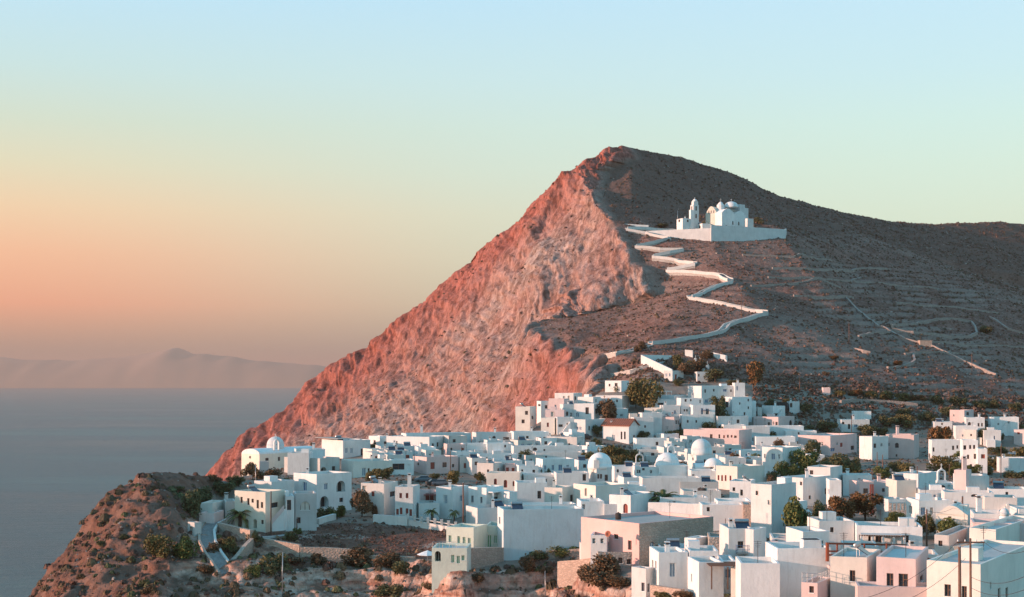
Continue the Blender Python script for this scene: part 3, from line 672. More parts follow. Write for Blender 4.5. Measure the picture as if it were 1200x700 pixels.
def house(x0, xc, x1, yt, H, th, ops='', mat='white', roof='roofwhite', extras='', d=None, label=None, name='house', parapet=0.45, base=3.0, dl=None, dr=None, ground=True, matR=None):
    """box house: photo columns of its left end, near corner and right end, of its roof line, its height H in metres, th = turn of its right wall.
       ops: 'px,py,w,h,kind,style[,a]' in photo pixels, separated by ';' """
    th = R(th)
    if xc - x0 < 1.5 and dl is None: dl = 6.0
    dd_ = d
    if dl is None and dr is None:      # keep real depth behind a front that shows little of its side
        dd = d
        if dd is None:
            q = 150.0; dd = 400
            while q < 640:
                p = W(xc, yt, q)
                if p.z - (G(p.x, p.y) + H) <= 0: dd = q; break
                q += 2
        dd_ = dd
        u = math.atan((xc - 600) / F); wl = (xc - x0) / F * dd; wr = (x1 - xc) / F * dd
        if th < R(45) and wl / max(math.sin(th + u), .05) < 5.0 and wr > wl: th = math.asin(min(1, wl / 6.0)) - u
        elif th > R(45) and wr / max(math.cos(th + u), .05) < 4.5 and wl > wr: th = math.acos(min(1, wr / 6.0)) - u
    if dr is None and x1 - xc > 1.5:
        dd = d or dd_
        u = math.atan((xc - 600) / F)
        if dd and x1 - xc < 26 and math.cos(th + u) < (x1 - xc) / F * dd / 13.0:
            th = math.acos(min(1, (x1 - xc) / F * dd / 11.0)) - u
    dr_, dl_ = Vector((math.cos(th), math.sin(th), 0)), Vector((-math.sin(th), math.cos(th), 0))
    if d is None:
        q = 150.0; d = None
        while q < 640:
            p = W(xc, yt, q)
            if p.z - (G(p.x, p.y) + H) <= 0: d = q; break
            q += 0.5
        if d is None: d = 400; print('NOHIT', x0, xc, x1, yt)
    C = W(xc, yt, d); zt = C.z
    def solve(px, dv):
        u = (px - 600) / F; den = dv.x - u * dv.y
        return (u * C.y - C.x) / den if abs(den) > 1e-3 else 6
    LL = solve(x0, dl_) if xc - x0 >= 1.5 else dl
    LR = solve(x1, dr_) if x1 - xc >= 1.5 else (dr or 6.0)
    if dl: LL = dl
    if dr: LR = dr
    LL, LR = min(max(LL, 1.2), 34), min(max(LR, 1.2), 40)
    P = [C, C + dr_ * LR, C + dr_ * LR + dl_ * LL, C + dl_ * LL]
    gz = min(G(p.x, p.y) for p in P)
    zb = gz - base
    if ground is not True: zb = ground
    org = Vector((C.x, C.y, gz))
    rt = root(name, org)
    o0 = Matrix.Translation(-org)
    opR, opL, fills = [], [], []
    for s in [s for s in ops.split(';') if s.strip()]:
        f = s.split(','); ox, oy, w, h, kind, st = float(f[0]), float(f[1]), float(f[2]), float(f[3]), f[4], f[5]
        arch = len(f) > 6 and 'a' in f[6]
        right = ox > xc
        dv, LW = (dr_, LR) if right else (dl_, LL)
        def uof(px): return solve(px, dv)
        ua, ub = uof(ox - w / 2), uof(ox + w / 2)
        ua, ub = min(ua, ub), max(ua, ub)
        um = (ua + ub) / 2; pm = C + dv * um; k = pm.y / F
        wm = ub - ua
        wm = max(wm, 0.5 if kind == 'w' else 0.75); wm = min(wm, LW - 0.5)
        um = min(max(um, wm / 2 + 0.2), LW - wm / 2 - 0.2)
        zc = EYE + (Y0 - oy) * k; hh = max(h * k, 0.7)
        va, vb = zc - hh / 2, min(zc + hh / 2, zt - 0.25)
        if vb - va < 0.4: continue
        box_ = (um - wm / 2, um + wm / 2, va, vb)
        lst = opR if right else opL
        if any(not (box_[1] <= q[0] + 1e-3 or box_[0] >= q[1] - 1e-3 or box_[3] <= q[2] + 1e-3 or box_[2] >= q[3] - 1e-3) for q in lst): continue
        t = 0.22 if kind in 'wd' else 1.1
        lst.append(box_ + (arch, t)); fills.append((right, box_, arch, t, st, {'w': 'window', 'd': 'door', 'p': 'archway'}[kind]))
    if (label is None or (ops == '' and d < 240 and not any(w in label for w in ('blank', 'wall', 'room', 'wing', 'bare', 'ledge', 'parapet', 'terrace', 'smooth')))) and ground is True and not opR and LR > 3.6 and zt - gz > 2.9:      # plain side walls get the small openings every house has
        nO = 1 + int(LR > 6) + int(LR > 9.5)
        for k in range(nO):
            um = LR * (k + .5 + rnd.uniform(-.2, .2)) / nO; dr__ = rnd.random() < .35; ww = .9 if dr__ else rnd.choice((.6, .75, .9)); hh = 2.0 if dr__ else rnd.choice((.7, 1.0, 1.1))
            zc_ = gz + (1.1 if dr__ else 1.7) + (3.0 if zt - gz > 5.6 else .2); bx_ = (um - ww / 2, um + ww / 2, zc_ - hh / 2, min(zc_ + hh / 2, zt - .4))
            if bx_[3] - bx_[2] < .5: continue
            opR.append(bx_ + (rnd.random() < .12, .22)); fills.append((True, bx_, opR[-1][4], .22, rnd.choice('nnnwbyBr'), 'door' if dr__ else 'window'))
    b = MB()
    P0 = [p - org for p in P]; nR, nL = Vector((dr_.y, -dr_.x, 0)), Vector((-dl_.y, dl_.x, 0))
    oz = org.z
    sh = lambda l: [(q[0], q[1], q[2] - oz, q[3] - oz, q[4], q[5]) for q in l]
    jt = [rnd.uniform(-.05, .05) for _ in range(4)]
    zp = zt - oz
    wall_face(b, P0[0], dr_, LR, zb - oz, zp, nR, sh(opR), matR or mat)
    wall_face(b, P0[0], dl_, LL, zb - oz, zp, nL, [(q[0], q[1], q[2], q[3], q[4], q[5]) for q in sh(opL)], mat)
    q2, q3, q1 = P0[2], P0[3], P0[1]
    z_b = zb - oz
    v = lambda p, z: (p.x, p.y, z)
    b.poly([v(q1, z_b), v(q2, z_b), v(q2, zp), v(q1, zp)], mat); b.poly([v(q2, z_b), v(q3, z_b), v(q3, zp), v(q2, zp)], mat)
    ins = 0.26; pi = []
    for k, p in enumerate(P0):
        cen = (P0[0] + P0[2]) / 2
        sx = 1 if (p - cen).dot(dr_) < 0 else -1; sy = 1 if (p - cen).dot(dl_) < 0 else -1
        pi.append(p + dr_ * sx * ins + dl_ * sy * ins)
    cp = [zp + 0.05 + j for j in jt]
    for k in range(4):
        n_ = (k + 1) % 4
        b.poly([v(P0[k], zp), v(P0[n_], zp), v(P0[n_] * 0.997 + pi[n_] * 0.003, cp[n_]), v(P0[k] * 0.997 + pi[k] * 0.003, cp[k])], mat)
        b.poly([v(P0[k] * 0.997 + pi[k] * 0.003, cp[k]), v(P0[n_] * 0.997 + pi[n_] * 0.003, cp[n_]), v(pi[n_], cp[n_]), v(pi[k], cp[k])], mat)
        b.poly([v(pi[k], cp[k]), v(pi[n_], cp[n_]), v(pi[n_], zp - parapet), v(pi[k], zp - parapet)], mat)
    b.build('wall', rt)
    r = MB(); r.poly([v(p, zp - parapet + 0.004) for p in pi], roof)
    r.poly([v(p, zp - parapet - 0.06) for p in reversed(pi)], roof); r.build('roof', rt)
    cnt = {}
    near = label is not None and extras == '' and d < 240 and ground is True and LL > 3.4 and LR > 3.4
    for right, bx, arch, t, st, kind in fills:
        dv, nn = (dr_, nR) if right else (dl_, nL)
        fill_opening(rt, P0[0], dv, nn, bx[0], bx[1], bx[2] - oz, bx[3] - oz, arch, t, st, kind, mat)
        k_ = (kind, st); cnt[k_] = cnt.get(k_, 0) + 1
    inside = lambda a, c: P0[0] + dr_ * LR * a + dl_ * LL * c
    zr_ = zp - parapet
    ex = extras
    if near: ex = rnd.choice(('ka', 'c', 'sa', 'kc', 'a', 'kk'))
    if ex == '' and ground is True and LL > 3 and LR > 3:
        q = rnd.random()
        if q < .28: ex += 'c'
        if .2 < q < .36: ex += 's'
        if q > .82: ex += 'a'
        if .55 < q < .68: ex += 'k'
    for e in ex:
        a_, c_ = rnd.uniform(.18, .82), rnd.uniform(.2, .8)
        p = inside(a_, c_)
        if e == 'c': chimney(rt, p.x, p.y, zr_, rnd.uniform(.9, 1.5), mat)
        if e == 'C': chimney(rt, p.x, p.y, zr_, 2.4, mat, True)
        if e == 's': heater(rt, p.x, p.y, zr_, th)
        if e == 'a': antenna(rt, p.x, p.y, zr_)
        if e == 'k':
            k_ = MB(); k_.box((p.x, p.y, zr_), (min(2.0, LR * .4), min(1.8, LL * .4), 1.3), mat, th); k_.build('roof_hatch', rt)
    HOUSES.append(dict(o=rt, px=(x0 + x1) / 2 if ground else xc, py=yt, x0=x0, x1=x1, d=d, LL=LL, LR=LR, H=zt - gz, cnt=cnt, mat=mat, roof=roof, ex=ex, label=label, P=P, zt=zt, name=name))
    return HOUSES[-1]
def part_of(h, mb, name, smooth=False):
    """adds a piece given in world coordinates to a house"""
    o = h['o'].location
    return mb.build(name, h['o'], smooth=smooth, loc=o)

def grid_mask(x, y):
    j = min(max(int(np.searchsorted(GY, y)), 0), len(GY) - 1); i = min(max(int(np.searchsorted(GX, x)), 0), len(GX) - 1)
    return M_FACE[j, i] > .5 or M_CLIFF[j, i] > .5
H_ = house
# ---- left edge of the town
hB = H_(333, 375, 398, 537.5, 4.6, 55, '379,552,7,9,p,k,a;391,549,4,5,w,n', 'oldwhite', extras='', label='big plain pinkish-white block beside the domed white church at the cliff edge')
H_(337, 362, 367, 531, 5.6, 60, '', 'white', extras='k', label='narrow low rooftop room between the domed church and the plain pinkish block')
hC = H_(377, 402, 434, 516.5, 5, 38, '406,528,3,6,w,B;412,528,3,6,w,B;425,530,4.5,8,d,n', 'white', extras='s', label='white house with a flat roof canopy, right behind the plain pinkish block')
hD = H_(344, 371, 412, 556.5, 7.6, 48, '357,570,4.5,10,d,b;382,570,4,7,d,b;399.5,570,10,13,p,k,a;380,588,10,13,p,k,a;400,586,4.5,5,w,n', 'white', extras='c', label='two-storey white house with blue doors and an arched balcony, left of the round brown-green tree')
hF = H_(275, 311, 334, 577, 7.2, 48, '283,586,1.6,7,w,n;291,588,1.6,8,w,n;296,587,1.2,4,w,n;302,591,1.8,10,w,n;307,592,1.8,7,w,n;289,614,4.5,11,p,k,a;299,614,4,11,p,k,a;322,592,8,6,w,n;307.5,612,2,5,w,n;327,613,4,4,w,n', 'butter', extras='s', label='cream two-storey house with narrow slit windows, behind the broad palm at the cliff edge')
H_(332, 335, 345, 582, 6.2, 38, '338,592,4,12,d,n', 'white', label='narrow white porch bay with a dark tall door at the head of the outside stair', extras='k')
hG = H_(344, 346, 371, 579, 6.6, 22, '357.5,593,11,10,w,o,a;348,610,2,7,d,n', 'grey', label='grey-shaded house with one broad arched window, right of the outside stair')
H_(298, 318, 345, 565, 6, 48, '', 'white', extras='', label='white roof terrace block behind the house with slit windows')
H_(235, 249, 262, 590, 3.2, 60, '', 'cream', extras='', label='small cream hut at the top bend of the cobbled lane', base=2)
H_(262, 264, 276, 588, 3.3, 40, '', 'oldwhite', extras='c', label='small stone-white hut between the cobbled lane and the palm tree')
H_(233, 251, 262, 602, 3.0, 60, '', 'pink', 'roofgrey', extras='', label='low pink-grey shed with a dark flat roof beside the cobbled lane')
H_(220, 228, 236, 613, 2.6, 50, '224,621,3,7,d,o', 'oldwhite', 'roofgrey', extras='', label='smallest white shed, lowest on the cobbled lane')
# ---- rows behind (x 400-560)
H_(432, 445, 455, 511.5, 3.6, 45, '439,518,2.4,4,w,n', 'white', label='small cube house at the left end of the skyline row below the mountain cliff')
H_(453, 503, 524, 512.5, 4, 62, '465,519,2,4,w,w;507.5,522,2.4,4.5,w,n;513,521,2.4,5,w,n;494,521,2,5,d,B', 'white', label='long low white house in the skyline row below the mountain cliff', extras='')
H_(470, 476, 552, 508.5, 4.2, 18, '537,515,2,3,w,n;500,514,2,3,w,n', 'white', extras='C', label='long flat house with a tall chimney, highest in the skyline row')
H_(520, 524, 545, 521, 3.6, 25, '529,527,2,4,w,n;542,527,2,4,d,r', 'pink', label='small pinkish house in the second row, above the tallest utility pole')
H_(440, 446, 488, 523.5, 3.6, 14, '458,534,2,2.5,w,w;480,529,2,3,w,n', 'white')
H_(486, 490, 511, 524.5, 3.6, 16, '498,532,2,3,w,n', 'white')
H_(400, 414, 460, 541, 4, 24, '426.5,553,4.5,9,d,B;432,551,2,4,w,n', 'cream', extras='c', label='low house with a cream end wall and one blue door, above the round olive-brown tree')
H_(456, 459, 485, 539.5, 3.6, 12, '466.5,547,14,7,w,n;479,548,4,8,d,W', 'white', 'roofgrey', label='white house with a wide dark glazed veranda', extras='')
H_(484, 500, 537, 536, 4.2, 34, '490,544,2,3,w,n;507,546,5,8,w,r;521,545,5,6,w,n;531,546,2.5,4,w,n', 'pink', label='pinkish house with a brown shuttered window and a dark square window, beside the parked cars')
H_(534, 539, 557, 535.5, 4, 22, '545,546,3,6,w,r;550.5,547,4,7,w,y;555,549,2,4,w,n', 'oldwhite')
H_(423, 450, 466, 567, 6.4, 52, '427,573,5,7,w,o;431.5,579,2.6,9,d,b;437,579,3.5,6,w,r;460,579,6,6,w,n', 'oldwhite', label='two-storey white house right of the round brown-green tree, with a utility pole before it')
H_(463, 484, 492, 571, 6.8, 64, '469.5,581,3,6,w,r;477,581,3,6,w,r;462.5,600,1.6,7,w,r;466.5,599,2,8,w,r;470,599,2.4,8,w,r;477,600,3,8,w,r;482,601,2,8,w,r', 'white', extras='C', label='white two-storey house with red shutters on both floors')
h12 = H_(486, 490, 516, 577, 4.6, 20, '501,583,3,9,d,r;506,583,3,9,d,r', 'pink', extras='', label='pinkish terrace house with a red canopy over two red doors')
H_(484, 491, 515, 590, 3.4, 22, '', 'white', extras='', label='low white front terrace block between the red-shuttered house and the small palms')
H_(511, 531, 549, 571.5, 6.0, 50, '522,585,3,10,d,B;541,584,4,7,w,B', 'white', extras='c', label='white house with a tall balcony door, behind the two small palms')
H_(549, 570, 590, 572, 6.0, 55, '553.5,585,3,8,w,y;564,586,2.4,7,w,y;581,587,5,9,d,n', 'white', extras='', label='white house with two tall shuttered windows and a covered porch')
H_(583, 597, 606, 577, 5.2, 40, '', 'white', 'roofwhite', extras='')
H_(546, 560, 606, 596, 3.6, 38, '', 'white', 'roofwhite', extras='', label='low wide house with a big bare bluish roof above the green-shuttered house')
# green shuttered house
hg1 = H_(523, 555, 571, 619, 5.6, 60, '527.3,631.5,2.6,8,w,g;537.5,633,3,9,w,g;543.8,634,3,9,w,g;549.8,635,3,9,w,g', 'mint', extras=' ', label='pale mint house with four green windows, upper one at the cliff edge')
hg2 = H_(506, 547, 552, 643, 4.0, 60, '513,652,7,12,p,k,a;530.5,655,4,9,w,g;537,656,3,9,w,g;542.5,654,3,6,w,g', 'mint', extras=' ', parapet=.3, label='pale mint house lowest on the cliff edge, with an arched porch and green windows')
hg3 = H_(569, 587, 592, 616.5, 4.6, 64, '573.5,634,4,14,d,g;580.5,632,4,9,w,g', 'mint', extras='', label='narrow pale mint house front with one tall green door, left of the huge blank wall')
hb = H_(583, 590, 684, 598, 8.2, 40, '585.5,610,1.6,8,w,y', 'shadewhite', extras='', label='huge blank bluish-white wall house above the rocks, the biggest bare wall in town', parapet=.7)
# ---- middle rows
H_(553, 558, 602, 507.5, 4.4, 14, '579,512.5,4,3,w,n,a;562,519,2,3,w,n;566,519,2,3,w,n;571,518,2,5,d,n;593,514,7,3,w,n', 'white')
H_(598, 602, 643, 506.5, 4.6, 12, '608,516,2,5,w,n;613,516,2.5,4,w,n;633,515.5,2.6,6,w,n;638,515.5,2.6,6,w,n;618,512.5,3,2,w,n', 'white')
H_(548, 553, 585, 501.5, 3.2, 16, '565,505,4,2.5,w,n', 'white', label='low house set highest against the foot of the mountain cliff, left of the hill quarter')
H_(641, 676, 684, 512.5, 4, 66, '643,520,3,3,w,n;648,520,3,3,w,n;651.5,521,2,2,w,w;659,521,2,2,w,n;667,521,2,2,w,n', 'oldwhite')
H_(540, 543, 571, 520.5, 3.6, 12, '551,530,2,3,w,n', 'white')
H_(568, 571, 601, 520, 3.8, 12, '592,523,2,2,w,n', 'white')
H_(599, 602, 682, 523.5, 4.2, 10, '627,526.5,5,4,w,n,a;638,528,2,1.8,w,n;655,531,2,3,w,n', 'white')
H_(625, 628, 683, 530.5, 4.0, 10, '640,536,2,3,w,n', 'white', 'roofgrey')
H_(558, 562, 606, 533, 3.6, 12, '568,541,3.5,2.5,w,n;575,541,3.5,2.5,w,n;592,541,3,2,w,n', 'white')
H_(590, 592, 606, 545, 3.4, 12, '594.3,550.5,3.4,5,w,r;601.3,551,3.4,5,w,r', 'pink', 'terracotta', extras='')
H_(559, 578, 591, 543.5, 3.8, 50, '572,552,2.6,3,w,n;584,551,2,4,w,n', 'oldwhite')
H_(604, 608, 631, 546, 3.6, 12, '625.5,553,3,4.5,w,n;612,552,2,3,w,n', 'white')
H_(628, 636, 673, 538.5, 4.6, 14, '639,548,2.6,5,w,b;648,548,3,6,w,b;656.7,548,4.6,7,d,b;665.3,548,3,6,w,b', 'white', extras='', label='white house with four blue openings in a row, left of the largest blue-white dome')
H_(570, 609, 613, 555, 4.6, 68, '580.5,564.5,3.4,7,w,r,a;592.3,567,3,9,d,r,a;602,567,2,6,w,r,a', 'cream', extras='', label='cream fronted house with red arched windows and door')
H_(611, 614, 651, 556.5, 4, 12, '640,563,2,3,w,w', 'white')
H_(649, 652, 690, 554.5, 4.4, 14, '684.8,559,3.6,9,d,n', 'white', extras='s')
H_(603, 606, 641, 566, 5, 14, '632,580,3.2,9,d,n', 'white', extras='k')
H_(638, 659, 672, 572, 4.6, 46, '670,584.5,3.4,9,d,n', 'cream', extras='')
hN = H_(672, 698, 736, 569.5, 5, 36, '686.5,577,2.8,9,w,o', 'cream', extras='', label='cream end-wall house with a niche window, above and left of the red-silled arched window')
H_(600, 606, 676, 592, 4.4, 12, '', 'white', extras='', dl=4, label='long white ledge roof running just above the huge blank wall')
hDm = H_(689, 699, 717, 548.5, 5.2, 30, '701,558.5,2,5.5,w,n;704.4,558.5,2,5.5,w,n;710.5,560,3.2,7,d,n', 'white', extras='', label='white block with paired slit windows under the largest dome')
H_(676, 681, 708, 588, 5, 14, '684,594,2,6,w,w', 'white', extras='')
H_(705, 708, 729, 591, 4.2, 22, '', 'white', extras='')
hA = H_(714, 739, 769, 581, 5.4, 56, '733,596,5.4,11,w,r,a', 'white', extras='', label='white house with one arched window over a red sill, left of the tall palm')
H_(724, 731, 751, 560, 3.8, 28, '727,569,2,4,d,r', 'white')
H_(749, 753, 822, 560.5, 4.8, 8, '809,571,2,3,w,n', 'white', extras='', label='long blank bluish wall house above the tall palm')
H_(716, 721, 757, 570.5, 4.2, 18, '', 'white', extras='')
H_(715, 720, 744, 547, 4.4, 16, '724,552,2,3,w,n', 'white')
H_(741, 745, 796, 547.5, 4.6, 10, '748,552.5,5,4,w,w;754,549.5,3,4,w,n;763,553,3,2.5,w,w', 'white')
H_(793, 797, 842, 565, 3.6, 12, '826,574,3,3,w,n', 'oldwhite', 'roofgrey', extras='s')
H_(770, 774, 830, 583.5, 3.8, 8, '790,590,2,2,w,n', 'white', extras='')
H_(797, 801, 845, 576, 3.4, 10, '815,583,3,3,w,n', 'oldwhite', 'roofgrey', extras='c')
H_(806, 810, 840, 552, 3.8, 12, '812,558,3,3,w,n', 'white')
H_(742, 746, 797, 514.5, 3.8, 10, '770,520,2,4,d,n', 'white', 'roofgrey', extras='')
H_(742, 745, 775, 528, 3, 12, '', 'oldwhite', 'roofgrey', extras='')
H_(690, 693, 712, 540, 3, 20, '', 'white', 'roofgrey', extras='')
# pink building and stone house
hP = H_(681, 749, 836, 614, 6.2, 40, '764.5,640,6,10,d,B,a;787,638,5,8,d,B,a;697,636,3,6,w,W;738,639,2,11,d,n;722,629,5,2,w,n', 'rosewall', 'roofgrey', extras='a', matR='stone', label='large old house with a peeling pinkish wall, right of the huge blank wall', base=4)
H_(692, 711, 715, 628, 5, 60, '696,634,2,6,w,w;705.5,634,1.6,5,w,w', 'white', extras='', label='small white annex with slits against the pink wall', base=4)
H_(679, 684, 722, 640.5, 3.2, 16, '', 'oldwhite', extras='', label='low white terrace parapet in front of the pink wall', base=3)
H_(697, 701, 763, 647.5, 3.6, 14, '727,657,5,7,w,n;737,658.5,5,6,w,n;750,657,2.4,4,w,n;708.5,656,2,5,w,n', 'greystone', 'roofgrey', extras='', label='low ruined stone house with small dark windows below the pink wall', base=3)
# ---- front centre
hfc = H_(761, 772, 806, 648, 5.6, 22, '764.8,661,1.8,9,w,o;768.4,662,1.8,9,w,o;788,668,5.5,16,d,B', 'white', extras='', label='white house with one tall blue-grey door at the cliff edge, right of the white tower')
H_(751, 757, 764, 667, 6, 50, '753.5,688,1.8,10,w,y;760,689,1.8,10,w,y', 'white', extras=' ', label='slender white tower with two slit windows and a tiny roundel, standing in the rocks', d=178, dr=1.8, dl=2.2, name='watch_house')
H_(806, 819, 848, 660, 4.2, 34, '810.5,677,1.4,9,w,w', 'white', extras='', label='low white cube with a smooth pale roof, left of the timber pergola')
H_(843, 854, 883, 620, 6.6, 20, '868,638.5,5.6,8,d,n', 'white', extras='', label='tall white house with a balcony, standing alone in the dry grass', parapet=.6)
H_(881, 883, 898, 621, 6.4, 48, '', 'white', extras='', label='bluish shaded wing on the right side of the tall balcony house')
H_(802, 816, 831, 631.5, 4.0, 52, '', 'white', extras='', label='small white cube right of the olive bush, near the stone-walled room')
H_(829, 831, 849, 630, 4.4, 20, '', 'greystone', 'roofwhite', extras='', label='grey stone-walled room left of the tall balcony house')
H_(770, 774, 815, 643, 5.6, 10, '', 'white', extras='', label='white parapet roof behind the house with the tall blue-grey door', d=200)
H_(803, 808, 842, 646, 5.0, 14, '836,655,3,5,w,w,a', 'white', extras='k')
H_(840, 846, 862, 658, 4, 20, '853,672,6,10,d,B', 'white', extras='', label='little white room under the timber pergola')
H_(857, 868, 872, 664, 3.6, 66, '', 'cream', extras='', dr=2, label='pale pink wall end at the right of the timber pergola')
H_(862, 868, 914, 661, 5.4, 12, '', 'white', extras='', label='long low shaded wall house above the brown dry grass')
hW = H_(897, 911, 974, 643, 6.5, 22, '901,662,1.6,14,w,o', 'white', extras='', label='broad blank pinkish-grey house wall with a sunlit left edge, centre right foreground', parapet=.6)
H_(921, 941, 972, 623.5, 6.4, 36, '931,638,1.8,4,w,o;955,639.5,4,2.6,w,n;963,637,1.8,4.5,w,w', 'white', extras='a', label='pale house with a rounded top standing just behind the broad blank wall')
H_(902, 905, 927, 631, 3.6, 14, '908,636,2,3,w,n', 'oldwhite', 'roofgrey', extras='')
H_(903, 921, 928, 635, 3.4, 64, '912,640,4,2,w,n', 'pink', 'roofgrey', extras='')
H_(960, 972, 1001, 664, 4.2, 40, '', 'pink', extras='', d=160, label='pink terrace house below the rusty steel frame')
h1 = H_(973, 1016, 1032, 654.5, 7.2, 66, '999,675,6.5,13,w,n', 'cream', extras='', label='cream house with one shuttered window in the near foreground, below the rusty steel frame', parapet=.3, d=150)
h2 = H_(1027, 1073, 1088, 655.5, 7.6, 70, '1043,679.5,8,15,w,n;1058.5,680,11,15,w,n;1080,678,4,6,w,n', 'pink', extras='a', label='pink house with two brown framed windows in the near foreground', parapet=.3, d=146)
h3 = H_(1086, 1149, 1212, 662, 7.4, 57, '1110.5,692,7.5,14,w,n;1130,694,6,14,w,n;1171,696,3,13,w,n;1180,695,3,13,w,n;1161,686,1.5,2,w,n', 'cream', extras='', label='cream and grey corner house behind the two nearest utility poles', parapet=.3, d=139)
H_(1005, 1094, 1097, 690, 4.2, 80, '', 'pink', extras=' ', dr=4, d=143, label='low pink terrace wall house, lowest in the foreground', parapet=.3)
hbk = H_(939, 958, 975, 684, 3.6, 60, '951,691,3,6,w,n', 'pink', extras='', d=149, label='small pink balcony block left of the near cream house', parapet=.9)
H_(1136, 1167, 1215, 621, 6.6, 56, '1143,649,2.4,11,w,n;1153.5,651,3,15,d,n;1161.5,652,3,15,d,n;1194,646,8,15,w,n', 'cream', extras='', label='large cream house with two tall brown doors and a brown window at the right edge', parapet=.5)
H_(1137, 1140, 1255, 613, 6.4, 10, '1181,622,2,2,w,n', 'pink', extras='', label='long pink parapet house behind the cream house at the right edge')
H_(1095, 1112, 1140, 628, 5, 60, '1102,637,3,3,w,n', 'oldwhite', 'roofgrey', extras='', label='low whitish house behind the crossarm pole, with a half-wall on its roof')
H_(1101, 1118, 1137, 641, 3.6, 50, '', 'cream', extras='', parapet=.3, label='small cream parapet wall by the crossarm pole')
H_(946, 960, 1001, 611, 5, 30, '975,621,2,4,w,n', 'white', extras='', label='white house with a small belfry-like chimney box, right of the dry grass lot')
hV = H_(1001, 1004, 1081, 616.5, 4.8, 8, '1021,631,7,9,p,k;1030,631,8,9,w,n;1061.5,632,5,8,d,n;1009,630,4,6,w,w', 'white', 'roofgrey', extras='', label='long veranda house with a slatted eave and a potted tree, above the near pink house')
H_(985, 989, 1030, 640, 3.4, 10, '', 'white', extras='')
H_(1040, 1044, 1100, 650, 4.4, 8, '', 'oldwhite', 'concrete', extras='', label='flat grey roofed house just behind the near pink house')
# ---- right middle
H_(893, 917, 939, 525, 7.2, 46, '896.3,534.5,2,5,w,w;906,535,4,7,w,b;913,535,1.8,5,w,w;926.5,534.5,3.4,3,w,b;900.5,555,2.4,6,w,w;908.5,554.5,3.2,5.5,w,b', 'white', extras='', label='two-storey white house with blue windows, left of the big round green tree')
H_(839, 864, 896, 547.5, 5.0, 44, '842,560,2,6,w,r;846.2,560.5,2,7,w,r;850.3,560.5,2,7,w,r;856,561,2,7,w,r', 'cream', extras='', label='house with four narrow red windows on its sunlit wall')
H_(855, 880, 885, 564.5, 5, 68, '860,573.5,1.4,2,w,n;869,577.5,2.2,7,w,n', 'white', extras='')
H_(880, 904, 933, 568.5, 8.2, 46, '887,578,1.6,2.5,w,n;902,589,2,3,w,w', 'white', extras='k', label='tall white corner house with one tiny window, left of the round sloping-lot tree')
H_(915, 941, 973, 560.5, 5.4, 42, '920,567,3,4,w,r;941,567,2,3,w,n;968,576,3,7,w,n;949,583,2.5,3,w,n', 'white', extras='', label='white house with a wedge of sun on its side wall, above the sloping-lot tree')
H_(946, 973, 987, 548, 6, 56, '951,554,4,5.5,w,n;958.6,560,4.4,3.6,w,n', 'white', extras='a', label='white house with a dark roof room opening, below the big round green tree')
H_(968, 972, 986, 563, 5.4, 24, '971,576,2,6,d,b', 'white', extras='')
H_(837, 841, 880, 587.5, 4.4, 10, '', 'white', extras='')
H_(869, 871, 881, 592, 4.2, 12, '', 'stone', extras='')
H_(819, 823, 872, 592, 4.4, 8, '830,597,2,3,w,n', 'white', extras='')
H_(908, 912, 952, 601.5, 3.4, 10, '937,607,4,3,w,n', 'white', extras='')
H_(905, 930, 946, 589, 4.2, 50, '', 'white', extras='')
H_(985, 988, 1022, 557, 4.2, 10, '1007,563,2,3,w,n', 'white', 'roofwhite')
H_(995, 1007, 1024, 565, 4.6, 30, '1014.5,575.5,5.6,6,w,n', 'pink', extras='', label='pink house with one dark square window behind the rusty red posts')
H_(1020, 1038, 1042, 565, 4.4, 66, '1037,574.5,2.4,4,w,n', 'pink', extras='c')
H_(1038, 1051, 1074, 563.5, 5.4, 42, '1065,564.5,3,1.4,w,n', 'cream', extras='')
H_(1047, 1076, 1101, 556, 5, 50, '1058,563,3,3,w,n;1084.5,570,2.6,7,d,W;1089,568,2.6,7,d,W', 'white', extras='c')
H_(1117, 1127, 1159, 558, 6.4, 30, '1120.5,566.5,5,6,w,o', 'white', extras='', label='large white house with a stepped sunlit gable, right of the little bell-gable chapel')
H_(1118, 1132, 1137, 551.5, 7.6, 55, '', 'pink', extras='C', dr=3)
H_(1074, 1078, 1112, 574.5, 4, 10, '1082,580,3,2,w,w;1095.5,582,3,3,w,b', 'white')
H_(1103, 1107, 1165, 577, 4.6, 8, '1142,579,8,7,w,n,a;1115,579,2,2,w,n', 'white', extras='', label='low bluish house with a dark arched opening below the stepped-gable house')
H_(1155, 1159, 1205, 573, 4.4, 10, '1180,579,2,3,w,n', 'white', 'roofgrey')
H_(1150, 1154, 1192, 583, 4.2, 10, '', 'oldwhite', extras='')
H_(1062, 1077, 1113, 587, 5.4, 30, '1067,597.5,4,9,w,o;1082,599,5,9,d,b;1091.5,599,2.6,8,w,o', 'white', extras='', label='white house with a bright blue door, above the two round dark green trees')
H_(1027, 1041, 1063, 586, 4, 30, '', 'white', 'concrete', extras='')
H_(1039, 1042, 1062, 590, 3.6, 18, '1053,591,2,2,w,n', 'greystone', 'concrete', extras='', label='small grey stone barn left of the house with the blue door')
H_(1137, 1141, 1177, 602, 4.6, 12, '', 'white', extras='C')
H_(1183, 1194, 1215, 597, 5, 40, '1188,606,3,3,w,W', 'white', extras='', label='pinkish white house at the right edge beside the capped round chimney')
H_(1172, 1176, 1190, 604, 3.6, 20, '1175,610,2,4,d,r', 'oldwhite', extras='')
